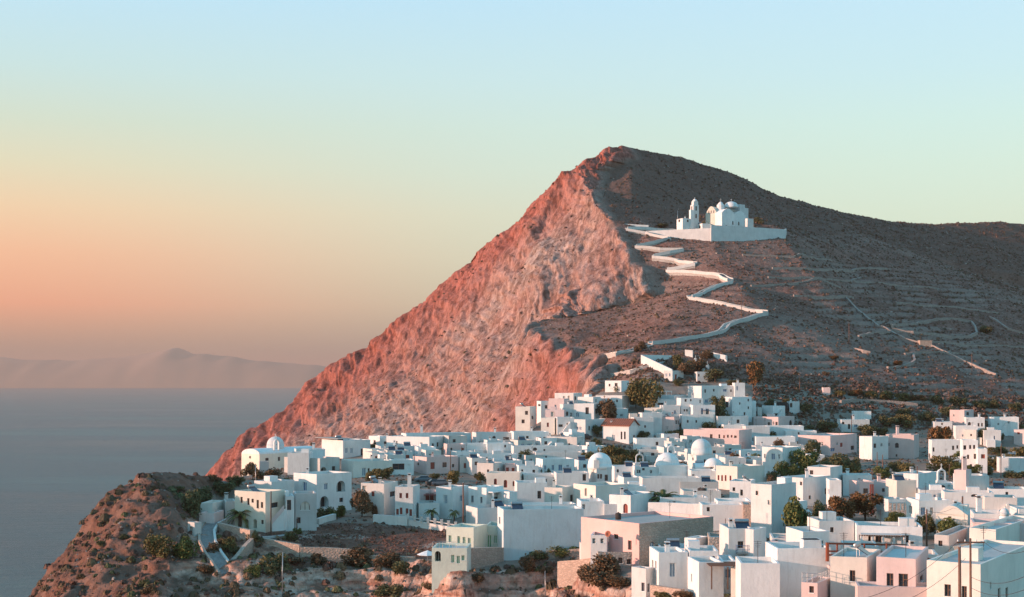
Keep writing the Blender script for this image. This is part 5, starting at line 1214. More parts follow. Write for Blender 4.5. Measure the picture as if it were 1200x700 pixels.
b = MB(); c = W(844.5, 243, D + 3) - O; b.lathe((c.x, c.y, c.z - 2), [(1.9, 0), (1.9, 3.0), (1.5, 3.4), (1.0, 4.1), (.3, 4.7)], 'white', 12); cross(b, (c.x, c.y, c.z + 2.6), 1.7); b.build('lantern', hr)
for px_, py_ in ((851, 258), (866, 252), (878, 268)):
    pass
arch_pane(hr, bd, 'R', bd['LR'] * .18, -9.5, 1.5, 3.4, 'door'); arch_pane(hr, bd, 'R', bd['LR'] * .45, -5.5, .8, 1.8); arch_pane(hr, bd, 'R', bd['LR'] * .7, -5.5, .8, 1.8)
bt = tag(root('bell_tower', W(813, 256, D + 3)), 'slender white bell tower with a pointed cap, left of the hilltop church', 'bell tower')
Os = O; O = Vector(bt.location)
b = MB(); tw = blk(b, 809, 812.5, 819, 240, 262, 30, D + 2); b.build('shaft', bt)
b = MB(); tw2 = blk(b, 810.3, 813, 818.2, 236, 240.5, 30, D + 2.5); cx_ = (tw2['P'][0] + tw2['P'][2]) / 2; b.build('belfry', bt)
b = MB(); b.lathe((cx_.x, cx_.y, cx_.z), [(1.35, 0), (1.15, .6), (.6, 1.15), (.05, 1.5)], 'white', 8); cross(b, (cx_.x, cx_.y, cx_.z + 1.4), .8); b.build('cap', bt)
for fa, u in (('L', .5), ('R', .5)):
    L_ = tw['LL'] if fa == 'L' else tw['LR']; arch_pane(bt, tw, fa, L_ * u, -2.8, .8, 2.2); arch_pane(bt, tw, fa, L_ * u, -6.6, .8, 2.2)
b = MB(); blk(b, 807.5, 809.5, 813, 246, 262, 30, D); b.build('buttress', bt)
O = Os
for spec, lab in (((793, 800, 812, 256, 3.8, 40, '796,259,2,3,w,n;806,259,2,3,w,n'), 'low white outbuilding left of the slender bell tower on the mountain'),
                  ((815, 823, 833, 262, 3.6, 40, '820,266,2,3.4,d,n,a'), 'small white gatehouse between the bell tower and the hilltop church')):
    H_(*spec, 'white', extras='', d=699, label=lab, base=4)

# ================================================================ WALLS AND LANES
def wallrun(px_pts, label, h=1.0, t=.4, mat='white', name='boundary_wall', cat='wall', group=None, d=None, down=1.5, top=None):
    """free-standing wall over the ground: photo points of its foot; steps gently with the land"""
    pp = [GP(x, y) if d is None else Vector(((x - 600) / F * d, d, G((x - 600) / F * d, d))) for x, y in px_pts]
    return wall3(pp, label, h, t, mat, name, cat, group, down, top)
def wall3(pp, label, h, t, mat, name, cat='wall', group=None, down=1.5, top=None):
    q = [pp[0]]
    for a, c in zip(pp[:-1], pp[1:]):
        n = max(1, int((c - a).length / 3))
        for k in range(1, n + 1): q.append(a.lerp(c, k / n))
    b = MB(); rg = []; org = q[0]
    tz = [G(p.x, p.y) + h for p in q] if top is None else [top[0] + (top[1] - top[0]) * k / (len(q) - 1) for k in range(len(q))]
    tz = [(tz[max(k - 1, 0)] + tz[k] + tz[min(k + 1, len(q) - 1)]) / 3 for k in range(len(q))]
    for k, p in enumerate(q):
        dv = (q[min(k + 1, len(q) - 1)] - q[max(k - 1, 0)]); n = Vector((-dv.y, dv.x, 0)).normalized() * t / 2
        zb = G(p.x, p.y) - down; zt = tz[k] + rnd.uniform(-1, 1) * (.22 if mat == 'drystone' else .05)
        rg.append([(p.x - n.x, p.y - n.y, zb), (p.x + n.x, p.y + n.y, zb), (p.x + n.x, p.y + n.y, zt), (p.x - n.x, p.y - n.y, zt)])
    b.rings(rg, mat); o = b.build(name, loc=org)
    tag(o, label, cat, group); return o
def lane(px_pts, w, name, mat, dz=.12, raw=None):
    pp = raw or [GP(x, y) for x, y in px_pts]; q = [pp[0]]
    for a, c in zip(pp[:-1], pp[1:]):
        n = max(1, int((c - a).length / 2.5))
        for k in range(1, n + 1): q.append(a.lerp(c, k / n))
    zz_ = [G(p.x, p.y) for p in q]; zz_ = [sum(zz_[max(0, k - 2):k + 3]) / len(zz_[max(0, k - 2):k + 3]) for k in range(len(q))]
    b = MB(); rg = []
    for k, p in enumerate(q):
        dv = (q[min(k + 1, len(q) - 1)] - q[max(k - 1, 0)]); n = Vector((-dv.y, dv.x, 0)).normalized() * w / 2
        z = max(zz_[k], G(p.x + n.x, p.y + n.y), G(p.x - n.x, p.y - n.y)) * .5 + zz_[k] * .5 + dz
        rg.append([(p.x - n.x, p.y - n.y, z - 2), (p.x + n.x, p.y + n.y, z - 2), (p.x + n.x, p.y + n.y, z), (p.x - n.x, p.y - n.y, z)])
    b.rings(rg, mat); o = b.build(name, kind='structure')
    return [Vector(((r[2][0] + r[3][0]) / 2, (r[2][1] + r[3][1]) / 2, r[2][2])) for r in rg], [(Vector(r[3]), Vector(r[2])) for r in rg]
ZIG = [(762, 404), (800, 399), (832, 393), (846, 389), (852, 382), (874, 376), (897, 369), (888, 366), (850, 358), (808, 350), (832, 340), (856, 331), (848, 327), (845, 324), (800, 321), (782, 319), (798, 315), (815, 311), (792, 307), (765, 303), (784, 298), (800, 294), (774, 294), (745, 291), (766, 286), (784, 281), (757, 275), (734, 270), (760, 270), (792, 272)]
SEGS = [(0, 6, 'lowest long'), (6, 9, 'second long'), (9, 11, 'third'), (11, 15, 'fourth'), (15, 17, 'fifth'), (17, 19, 'sixth'), (19, 21, 'seventh'), (21, 23, 'eighth'), (23, 25, 'ninth'), (25, 27, 'tenth'), (27, 29, 'topmost')]
for a, c, nm in SEGS:
    mid_, edges = lane(ZIG[a:c + 1], 2.8, 'path', 'paving', .25)
    for s, sn in ((0, 'uphill'), (1, 'downhill')):
        pp = [e[s] for e in edges]
        rg = []; b = MB()
        for k, p in enumerate(pp):
            dv = (pp[min(k + 1, len(pp) - 1)] - pp[max(k - 1, 0)]); n = Vector((-dv.y, dv.x, 0)).normalized() * .17
            hh_ = 0.8 if s == 0 else 0.6
            rg.append([(p.x - n.x, p.y - n.y, p.z - 0.7), (p.x + n.x, p.y + n.y, p.z - 0.7), (p.x + n.x, p.y + n.y, p.z + hh_), (p.x - n.x, p.y - n.y, p.z + hh_)])
        b.rings(rg, 'oldwhite'); o = b.build('path_wall', loc=pp[0])
        tag(o, '%s whitewashed wall of the %s stretch of the zigzag church path' % (sn, nm), 'wall', 'whitewashed walls along the zigzag path')
for pl_, nm in (([(704, 422), (722, 416), (745, 411), (763, 404)], 'upper'), ([(716, 441), (740, 437), (766, 429), (775, 424)], 'lower')):
    mid_, edges = lane(pl_, 2.8, 'path', 'paving', .3)
    pp = [e[1] for e in edges]; rg = []; b = MB()
    for k, p in enumerate(pp):
        dv = (pp[min(k + 1, len(pp) - 1)] - pp[max(k - 1, 0)]); n = Vector((-dv.y, dv.x, 0)).normalized() * .2
        rg.append([(p.x - n.x, p.y - n.y, p.z - 1), (p.x + n.x, p.y + n.y, p.z - 1), (p.x + n.x, p.y + n.y, p.z + .5), (p.x - n.x, p.y - n.y, p.z + .5)])
    b.rings(rg, 'oldwhite'); tag(b.build('path_wall', loc=pp[0]), 'low pale wall of the %s lane climbing to the foot of the zigzag path' % nm, 'wall')
D_ = 692
wallrun([(835, 270), (834, 279)], 'sunlit end of the churchyard wall below the hilltop church', 4.2, .6)
def yard(x0, x1, y0t, y1t, d0, d1, lab, down=7, t=.6, mat='white'):
    a, c = W(x0, y0t, d0), W(x1, y1t, d1); return wall3([a, c], lab, 0, t, mat, 'churchyard_wall', 'wall', None, 3, top=(a.z, c.z))
yard(833, 884, 264, 266.5, 684, 690, 'high white churchyard retaining wall in front of the hilltop church')
yard(884, 920, 266.8, 269, 690, 697, 'right half of the white churchyard wall, ending in open scrub')
yard(757, 833, 271, 267.5, 697, 686, 'low white terrace wall left of the hilltop churchyard')
yard(719, 760, 262, 264, 704, 702, 'white wall at the top left bend of the church path')
yard(920, 921, 269, 268, 697, 715, 'short right end of the white churchyard wall')
# white wall below the path
wl = tag(root('terrace_wall', GP(770, 428)), 'white retaining terrace wall with a sunlit slanting front, at the foot of the church path', 'wall')
O = Vector(wl.location)
b = MB(); a_, b_, c_ = W(751, 416, 512), W(787, 433, 494), W(787, 416.5, 520)
def quadwall(b, p, q, dn, t, m):
    n = Vector((-(q - p).y, (q - p).x, 0)).normalized() * t; o = O
    b.hexa([(p.x - o.x, p.y - o.y, p.z - dn - o.z), (q.x - o.x, q.y - o.y, q.z - dn - o.z), (q.x + n.x - o.x, q.y + n.y - o.y, q.z - dn - o.z), (p.x + n.x - o.x, p.y + n.y - o.y, p.z - dn - o.z)],
           [(p.x - o.x, p.y - o.y, p.z - o.z), (q.x - o.x, q.y - o.y, q.z - o.z), (q.x + n.x - o.x, q.y + n.y - o.y, q.z - o.z), (p.x + n.x - o.x, p.y + n.y - o.y, p.z - o.z)], m)
quadwall(b, a_, b_, 4, .5, 'white'); b.build('slanting_wall', wl)
b = MB(); quadwall(b, a_ + Vector((.6, 0, 0)), c_, 4, .5, 'white'); b.build('back_wall', wl)
wallrun([(830, 416), (840, 420), (852, 424)], 'low white cemetery wall right of the trees at the foot of the church path', 1.8, .5)
wallrun([(803, 417), (812, 419)], 'short white wall between the trees above the church path foot', 2.4, .5)
for px_, py_ in ((815, 425), (820, 427), (817, 433), (824, 436), (829, 432)):
    p = GP(px_, py_); b = MB(); b.box((0, 0, -.5), (1.2, .8, 1.7), 'white'); b.box((0, 0, 1.2), (.7, .5, .5), 'white'); cross(b, (0, 0, 1.7), .9)
    o = b.build('tomb', loc=(0, 0, 0)); o.location = p; tag(o, 'small white tomb among the brown trees at the foot of the church path', 'tomb', 'tombs at the foot of the church path')
# retaining walls at the left cliff edge
def rwall(a, c, lab, mat='stone', down=4, t=.7, cat='retaining wall'):
    o = wall3([a, c], lab, 0, t, mat, 'retaining_wall', cat, None, down, top=(a.z, c.z)); return o
rwall(W(256, 612, 250), W(295, 622, 242), 'tall curved pinkish stone retaining wall under the palm garden', down=6)
rwall(W(295, 622, 242), W(303, 630, 247), 'narrow shaded end of the stone retaining wall under the palm garden', down=4)
rwall(W(295, 628, 241), W(269, 662, 233), 'slanting stone buttress wall dropping from the palm garden to the lane', down=3)
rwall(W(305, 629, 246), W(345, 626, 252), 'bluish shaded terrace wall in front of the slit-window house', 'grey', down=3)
rwall(W(306, 628.5, 243), W(352, 640, 240), 'long pale stone field wall starting beside the palm garden', down=3)
rwall(W(352, 640, 240), W(412, 644, 240), 'middle length of the stone field wall below the dry slope', down=3)
rwall(W(412, 650, 238), W(486, 652, 234), 'right length of the stone field wall, ending at the green-windowed houses', down=3)
rwall(W(548, 641, 223), W(587, 643, 229), 'broad stone wall under the houses with green windows', down=6, t=1.2)
rwall(W(345, 621, 255), W(372, 614, 260), 'low white roadside wall right of the arched grey-shaded house', 'oldwhite', down=2)
rwall(W(372, 608, 262), W(392, 602, 268), 'whitish roadside wall under the two dark bushes', 'oldwhite', down=2)
rwall(W(438, 602.5, 264), W(478, 606, 262), 'white roadside wall below the red-shuttered house', 'oldwhite', down=3)
bw = tag(root('balustrade', W(478, 606, 262)), 'white roadside wall with regular square piers in front of the small palms', 'balustrade'); O = Vector(bw.location)
b = MB(); a, c = W(478, 609, 262), W(542, 620, 254); quadwall(b, a, c, 2, .4, 'oldwhite'); b.build('wall', bw)
for k in range(9):
    p = a.lerp(c, k / 8) - O; b = MB(); b.box((p.x, p.y, p.z), (.45, .45, .95), 'oldwhite'); b.box((p.x, p.y, p.z + .95), (.55, .55, .12), 'oldwhite'); b.build('pier', bw)
b = MB(); quadwall(b, a + Vector((0, .05, .55)), c + Vector((0, .05, .55)), .16, .25, 'oldwhite'); b.build('rail', bw)
wallrun([(640, 656), (700, 648)], 'low rough stone wall at the rim of the rocks below the huge blank wall', 1.1, .6, 'stone')
rwall(W(760, 588.5, 238), W(880, 592, 232), 'long white garden wall with a clipped hedge behind it, right of the tall palm', 'white', down=3)
rwall(W(950, 606, 222), W(905, 604, 220), 'low white garden wall behind the dry grass lot', 'white', down=2)
rwall(W(655, 660, 214), W(697, 652, 209), 'low pale stone wall on the rocks left of the ruined stone house', 'stone', down=3)
rwall(W(764, 686, 176), W(800, 690, 172), 'rough pink stone wall below the house with the tall blue-grey door', 'stone', down=5)
wallrun([(470, 519), (560, 516)], 'low whitewashed wall behind the skyline row', 1.2, .4)
# lane curving down the crag
LN = [GP(x, y, 170) + Vector((0, 0, .35)) for x, y in ((257, 612), (246, 618), (239.5, 628), (241, 640), (249, 654), (259, 667), (266, 675))]
for k in range(1, len(LN) - 1): LN[k] = LN[k] * .5 + (LN[k - 1] + LN[k + 1]) * .25 + Vector((0, 0, .3))
print('LANE', [tuple(round(c, 1) for c in p) for p in LN])
def lane3(L_, w, name, mat):
    q = []
    for k in range(len(L_) - 1):
        for s in range(4): q.append(L_[k].lerp(L_[k + 1], s / 4))
    q.append(L_[-1]); b = MB(); rg = []; ed = []
    for k, p in enumerate(q):
        dv = (q[min(k + 1, len(q) - 1)] - q[max(k - 1, 0)]); n = Vector((-dv.y, dv.x, 0)).normalized() * w / 2
        rg.append([(p.x - n.x, p.y - n.y, p.z - 5), (p.x + n.x, p.y + n.y, p.z - 5), (p.x + n.x, p.y + n.y, p.z), (p.x - n.x, p.y - n.y, p.z)]); ed.append((Vector(rg[-1][3]), Vector(rg[-1][2])))
    b.rings(rg, mat); b.build(name, kind='structure'); return ed
ed = lane3(LN, 2.6, 'lane', 'cobbles')
for s, (lab, m_) in enumerate((('low whitish kerb wall on the sea side of the cobbled lane', 'oldwhite'), ('low pinkish kerb wall on the town side of the cobbled lane', 'stone'))):
    b = MB(); rg = []
    pp = [e[1 - s] for e in ed]
    for k, p in enumerate(pp):
        dv = (pp[min(k + 1, len(pp) - 1)] - pp[max(k - 1, 0)]); n = Vector((-dv.y, dv.x, 0)).normalized() * .2
        rg.append([(p.x - n.x, p.y - n.y, p.z - 6), (p.x + n.x, p.y + n.y, p.z - 6), (p.x + n.x, p.y + n.y, p.z + .3), (p.x - n.x, p.y - n.y, p.z + .3)])
    b.rings(rg, m_); tag(b.build('kerb_wall', loc=pp[0]), lab, 'wall')
for x, y, lab in ((269.5, 673, 'left white post at the foot of the cobbled lane'), (279, 674, 'right white post at the foot of the cobbled lane')):
    b = MB(); b.lathe((0, 0, -.6), [(.16, 0), (.14, 1.4), (.05, 1.5)], 'whitepaint', 8); o = b.build('bollard', smooth=False); p = GP(x, y); o.location = p; tag(o, lab, 'bollard', 'white posts at the foot of the lane')

rail(hbk, [(.02, .97), (.02, .03), (.9, .03)], .06, .95, 'metalgrey')
# ================================================================ TREES AND PLANTS
def crown_mesh(seed, mat, n_leaf=2000, leaf=.085, shape='round', squash=.8):
    rg = random.Random(seed); blobs = []
    nb = 11 if shape != 'pine' else 9
    for k in range(nb):
        a = rg.uniform(0, 6.283); r = rg.uniform(.1, .68); z = rg.uniform(-.35, .5) if shape == 'round' else rg.uniform(.05, .4) if shape == 'pine' else rg.uniform(-.6, .9) if shape == 'tall' else rg.uniform(-.3, .2)
        if shape == 'tall': r *= .6
        blobs.append((Vector((r * math.cos(a), r * math.sin(a), z * squash)), rg.uniform(.26, .46) * (.8 if shape == 'pine' else 1)))
    vs, fs = [], []
    while len(fs) < n_leaf:
        c, r = blobs[rg.randrange(len(blobs))]
        d = Vector((rg.gauss(0, 1), rg.gauss(0, 1), rg.gauss(0, 1))).normalized()
        p = c + d * r * (rg.random() ** .28) * (1 + .22 * mnoise.noise(Vector((d.x * 2.5 + seed, d.y * 2.5, d.z * 2.5))))
        if p.z < -.6 * squash - .1: continue
        s = leaf * rg.uniform(.6, 1.35)
        u = Vector((rg.gauss(0, 1), rg.gauss(0, 1), rg.gauss(0, .6))).normalized(); v = u.cross(Vector((rg.gauss(0, 1), rg.gauss(0, 1), rg.gauss(0, 1)))).normalized()
        k = len(vs); vs += [p - u * s, p + v * s * .6, p + u * s, p - v * s * .55 + u * s * .1]; fs.append((k, k + 1, k + 2, k + 3))
    me = bpy.data.meshes.new('crown'); me.from_pydata([tuple(v) for v in vs], [], fs); me.materials.append(MATS[mat]); me.update(); return me
def trunk_mesh(seed, h=1.0):
    rg = random.Random(seed); b = MB()
    b.tube([(0, 0, -.25), (.02, 0, h * .3), (rg.uniform(-.08, .08), rg.uniform(-.08, .08), h * .6), (rg.uniform(-.1, .1), rg.uniform(-.1, .1), h)], [.085, .07, .05, .025], 'bark', 7)
    for k in range(5):
        a = rg.uniform(0, 6.28); z = rg.uniform(.3, .7) * h
        b.tube([(0, 0, z), (.2 * math.cos(a), .2 * math.sin(a), z + .22), (.42 * math.cos(a), .42 * math.sin(a), z + .5)], [.04, .028, .012], 'bark', 5)
    me = bpy.data.meshes.new('trunk'); me.from_pydata(b.v, [], b.f); me.materials.append(MATS['bark']); me.update(); return me
CR = {}
for kd, mt, shp in (('green', 'leaf_green', 'round'), ('olive', 'leaf_olive', 'round'), ('dark', 'leaf_dark', 'round'), ('brown', 'leaf_brown', 'round'), ('orange', 'leaf_orange', 'round'), ('pine', 'leaf_orange', 'pine'), ('tall', 'leaf_dark', 'tall')):
    CR[kd] = [crown_mesh(hash_ * 31 + len(CR) * 7, mt, 2300, .075, shp, .75 if shp != 'tall' else 1) for hash_ in (1, 2, 3)]
TRK = [trunk_mesh(5), trunk_mesh(9)]
TREES = []; NT = 0
KDESC = {'green': 'green leafy', 'olive': 'olive-brown', 'dark': 'dark green', 'brown': 'reddish brown', 'orange': 'orange-brown', 'pine': 'orange-brown pine', 'tall': 'dark upright'}
def tree(kd, px, pyb, w, h, label=None, bush=False, d=None, group=None):
    global NT; NT += 1
    if d is None: d = hit(px, pyb) or 300
    p = W(px, pyb, d); p.z = G(p.x, p.y)
    wm, hm = w / F * d * 1.12, h / F * d
    hm = max(hm * .7, min(hm * (1.25 if bush else 2.0), W(px, pyb - h, d).z - p.z))
    nm = 'bush' if bush else {'pine': 'pine_tree'}.get(kd, 'tree')
    t = root(nm, p, rnd.uniform(0, 6.28)); cr = bpy.data.objects.new('crown' if not bush else 'foliage', CR[kd][NT % 3]); COL.objects.link(cr); cr.parent = t
    tr = bpy.data.objects.new('trunk' if not bush else 'stems', TRK[NT % 2]); COL.objects.link(tr); tr.parent = t
    if bush:
        cr.scale = (wm / 1.85, wm / 1.85, hm / 1.25); cr.location.z = hm * .38; tr.scale = (wm * .3, wm * .3, hm * .5)
    elif kd == 'pine':
        cr.scale = (wm / 1.9, wm / 1.9, hm * .85); cr.location.z = hm * .48; tr.scale = (wm * .45, wm * .45, hm * .62)
    elif kd == 'tall':
        cr.scale = (wm / 1.3, wm / 1.3, hm / 2.2); cr.location.z = hm * .45; tr.scale = (wm * .5, wm * .5, hm * .7)
    else:
        cr.scale = (wm / 1.9, wm / 1.9, hm / 1.45); cr.location.z = hm * .52; tr.scale = (wm * .5, wm * .5, hm * .55)
    TREES.append(dict(o=t, px=px, py=pyb - h / 2, kd=kd, bush=bush, label=label, w=w, h=h)); t['group'] = group or ('bushes in and around the town' if bush else 'trees in and around the town')
    return t
T = tree
T('olive', 757, 484, 38, 42, 'largest olive-brown tree, spreading below the slanting terrace wall at the church path foot'); T('olive', 741, 470, 16, 18); 
T('brown', 715, 500, 30, 34, 'round dark brown-green tree behind the red-tiled roof, left of centre')
T('orange', 883, 458, 26, 38, 'bright orange-brown tree alone at the top right of the hill quarter')
T('green', 943, 560, 36, 34, 'big round green tree right of the two-storey house with blue windows'); T('green', 930, 563, 22, 20); T('dark', 955, 545, 22, 30)
T('dark', 983, 553, 44, 22, bush=True); T('dark', 1000, 550, 18, 16, bush=True)
T('pine', 1104, 534, 36, 38, 'orange-topped umbrella pine with bare trunks in the far right cluster')
T('olive', 1108, 556, 34, 24); T('green', 1124, 548, 16, 20); T('dark', 1066, 560, 14, 18); T('dark', 1049, 553, 16, 14, bush=True)
T('dark', 1082, 556, 14, 44, 'dark creeper-like upright tree against the right end of the long pinkish-white house') if 0 else None
T('brown', 859, 550, 17, 20); T('dark', 875, 552, 20, 16); T('green', 886, 545, 12, 14)
T('tall', 845, 500, 14, 44, 'tall dark straggly tree in the middle of the hill quarter'); T('tall', 838, 498, 12, 34); T('dark', 853, 500, 12, 14)
T('brown', 913, 534, 17, 20); T('orange', 937, 528, 12, 12); T('olive', 948, 533, 18, 14)
T('green', 931, 612, 38, 32, 'round green tree on the slope in front of the tall white corner house', d=213); T('dark', 960, 612, 24, 26, d=217); T('orange', 985, 612, 34, 32, 'orange-green tree left of the rusty red posts'); T('orange', 1014, 610, 42, 34, 'tall orange-green tree growing round the rusty red posts'); T('dark', 1046, 610, 26, 16, bush=True)
T('brown', 1132, 602, 26, 18); T('olive', 1148, 604, 20, 14, bush=True); T('dark', 1176, 598, 26, 14, bush=True); T('green', 1196, 592, 20, 18)
T('green', 1112, 634, 38, 28, 'larger of the two round dark green trees in front of the cream chapel'); T('dark', 1086, 632, 26, 30); T('green', 1075, 612, 22, 10, bush=True)
T('olive', 712, 545, 34, 26); T('orange', 728, 543, 24, 20); T('olive', 742, 545, 22, 20); T('olive', 700, 530, 16, 18); T('olive', 752, 550, 20, 12, bush=True)
T('olive', 762, 506, 14, 12, bush=True); T('olive', 787, 514, 24, 12, bush=True); T('dark', 752, 514, 18, 10, bush=True); T('dark', 700, 512, 14, 14)
T('dark', 617, 546, 20, 20, 'dark spreading tree in the gap between the blue rows, left of the four blue openings'); T('olive', 652, 541, 20, 8, bush=True)
T('brown', 576, 533, 10, 8, bush=True); T('olive', 446, 566, 34, 20, 'round olive-brown tree above the utility pole, behind the parked cars'); T('olive', 434, 566, 16, 14)
T('dark', 437, 528, 10, 10, bush=True); T('brown', 474, 540, 9, 11); T('brown', 482, 541, 8, 9)
T('brown', 424, 606, 30, 30, 'round brown-green tree left of the wooden pole, by the roadside'); T('brown', 440, 606, 10, 14)
T('olive', 509, 562, 12, 8, bush=True); T('olive', 532, 570, 20, 20, 'olive tree beside the parked cars'); 
T('dark', 380, 606, 22, 14, bush=True); T('green', 397, 606, 20, 14, bush=True)
T('brown', 296, 562, 26, 20, 'reddish brown bush under the cream end wall of the cliff-edge church', bush=True); T('brown', 318, 562, 30, 14, bush=True); T('dark', 278, 570, 22, 14, bush=True); T('dark', 262, 580, 26, 18, bush=True); T('dark', 240, 588, 26, 20, bush=True); T('dark', 228, 606, 26, 34, bush=True); T('brown', 250, 566, 20, 10, bush=True); T('dark', 334, 567, 16, 8, bush=True)
T('brown', 816, 438, 26, 20); T('olive', 794, 434, 14, 20); T('brown', 799, 442, 26, 18); T('dark', 838, 448, 26, 16); T('brown', 751, 412, 16, 12, bush=True); T('olive', 809, 430, 12, 10, bush=True); T('brown', 828, 424, 16, 16); T('dark', 795, 452, 14, 8, bush=True); T('dark', 826, 446, 12, 8, bush=True); T('olive', 722, 459, 14, 8, bush=True)
T('olive', 860, 452, 20, 8, bush=True); T('dark', 902, 476, 16, 10, bush=True); T('dark', 943, 486, 18, 14); T('olive', 924, 474, 12, 8, bush=True); T('olive', 806, 504, 18, 12, bush=True); T('dark', 822, 503, 16, 14); T('dark', 797, 510, 10, 8, bush=True)
T('dark', 898, 492, 8, 8, bush=True); T('brown', 912, 500, 6, 5, bush=True); T('olive', 1196, 508, 10, 12); T('dark', 1168, 506, 18, 12, bush=True); T('tall', 1153, 520, 12, 18, 'small dark conical tree in front of the far right cluster'); T('dark', 1140, 502, 8, 5, bush=True); T('dark', 1172, 518, 10, 12)
for x, y, w, h, k in ((985, 465, 16, 8, 'olive'), (1003, 464, 18, 9, 'orange'), (1020, 466, 20, 10, 'olive'), (1040, 468, 24, 11, 'olive'), (1058, 470, 22, 11, 'olive'), (1076, 472, 20, 10, 'orange'), (1096, 474, 20, 12, 'dark'), (1122, 476, 22, 12, 'dark'), (1150, 478, 22, 11, 'dark'), (1164, 479, 16, 11, 'dark'), (1190, 482, 16, 11, 'dark'), (1058, 486, 16, 9, 'dark'), (1062, 500, 26, 16, 'olive'), (1040, 500, 22, 14, 'dark'), (1090, 494, 24, 14, 'dark'), (1112, 488, 18, 12, 'dark'), (968, 506, 26, 14, 'dark'), (945, 506, 22, 9, 'dark'), (1014, 510, 22, 14, 'dark'), (1034, 510, 14, 10, 'dark'), (985, 513, 20, 8, 'dark'), (1025, 508, 10, 8, 'olive'), (1170, 532, 26, 10, 'olive'), (1192, 540, 26, 20, 'olive'), (1172, 552, 18, 22, 'dark'), (1156, 556, 26, 12, 'olive'), (1190, 560, 28, 10, 'dark'), (1140, 560, 16, 8, 'dark'), (1156, 391, 20, 10, 'dark'), (1059, 560, 12, 10, 'dark'), (968, 440, 10, 6, 'brown'), (977, 421, 10, 5, 'orange'), (1156, 388, 8, 5, 'dark'), (863, 266, 9, 9, 'dark'), (826, 266, 8, 7, 'dark'), (889, 262, 14, 9, 'dark'), (775, 266, 16, 4, 'dark'), (1052, 428, 14, 6, 'orange')):
    T(k, x, y, w, h, bush=True, group='bushes on the hillside and round its foot')
# town-side and foreground bushes
for x, y, w, h, k, lab in ((219, 655, 32, 30, 'green', 'round green bush left of the cobbled lane, at the top of the crag'), (189, 652, 36, 28, 'olive', None), (250, 652, 24, 16, 'brown', None), (268, 644, 22, 18, 'olive', None), (257, 640, 14, 12, 'brown', None), (300, 676, 22, 16, 'green', None), (322, 672, 34, 26, 'dark', None), (240, 672, 20, 14, 'brown', None), (276, 650, 14, 10, 'dark', None),
        (430, 664, 50, 26, 'brown', 'broad brown bush mound under the right stretch of field wall'), (452, 664, 34, 22, 'brown', None), (468, 674, 28, 18, 'dark', None), (455, 700, 36, 18, 'dark', None), (340, 660, 30, 12, 'brown', None), (372, 662, 22, 14, 'brown', None), (300, 636, 20, 16, 'dark', None), (340, 634, 18, 12, 'dark', None), (348, 626, 12, 8, 'green', None),
        (620, 670, 24, 22, 'brown', None), (632, 656, 34, 12, 'olive', None), (660, 652, 36, 14, 'green', 'long low green bush at the foot of the huge blank wall'), (676, 648, 20, 9, 'olive', None), (640, 672, 20, 10, 'brown', None), (706, 684, 52, 34, 'brown', 'largest reddish brown bush mound, in front of the ruined stone house'), (690, 680, 30, 20, 'brown', None), (724, 690, 34, 20, 'brown', None), (704, 658, 14, 8, 'green', None), (783, 704, 34, 14, 'olive', None), (800, 700, 24, 10, 'brown', None),
        (795, 641, 26, 14, 'olive', 'round olive bush against the bare stone side wall'), (772, 650, 14, 6, 'olive', None), (170, 690, 18, 12, 'dark', None), (178, 700, 24, 16, 'brown', None), (148, 632, 14, 7, 'dark', None), (120, 640, 12, 7, 'dark', None), (160, 600, 12, 6, 'brown', None), (560, 680, 22, 10, 'brown', None), (505, 690, 20, 10, 'brown', None), (95, 680, 14, 8, 'brown', None), (150, 660, 14, 8, 'brown', None), (210, 575, 12, 6, 'dark', None), (180, 575, 12, 6, 'brown', None)):
    T(k, x, y, w, h, lab, bush=True, group='bushes on the foreground cliff')
for k in range(9):
    T('dark', 806 + 8 * k, 591 + k * .2, 12, 9 + 4 * (k in (5, 6)), bush=True, d=236, group='clipped bushes behind the long garden wall')
T('dark', 711, 595, 22, 10, bush=True); T('brown', 709, 571, 18, 12, 'small reddish shrub under the largest dome', bush=True); T('brown', 800, 562, 18, 20, 'dark reddish round tree between the two domed churches'); T('brown', 868, 610, 14, 10, bush=True); T('dark', 1122, 536, 10, 12); T('brown', 903, 574, 12, 16); T('brown', 897, 552, 14, 10, bush=True)

for k, x, y, w, h in (('olive', 1062, 562, 22, 20), ('green', 1033, 562, 20, 16), ('olive', 1000, 560, 24, 18), ('dark', 970, 558, 22, 18), ('green', 1142, 560, 20, 16), ('olive', 1166, 552, 26, 18), ('olive', 1188, 550, 24, 18), ('green', 1160, 606, 26, 20), ('dark', 1128, 640, 24, 22), ('olive', 905, 570, 18, 18), ('green', 918, 562, 20, 22), ('olive', 868, 556, 20, 18),
                      ('green', 806, 560, 16, 16), ('olive', 690, 548, 22, 20), ('olive', 722, 552, 28, 22), ('green', 735, 512, 16, 12), ('dark', 640, 560, 12, 12), ('olive', 563, 566, 14, 14), ('green', 1046, 618, 26, 18), ('olive', 1060, 640, 14, 14), ('green', 850, 512, 14, 14), ('olive', 832, 508, 16, 14), ('dark', 905, 520, 16, 14), ('olive', 960, 520, 20, 14), ('green', 1120, 560, 22, 18), ('olive', 770, 470, 20, 20), ('olive', 745, 478, 18, 18)):
    T(k, x, y, w, h)

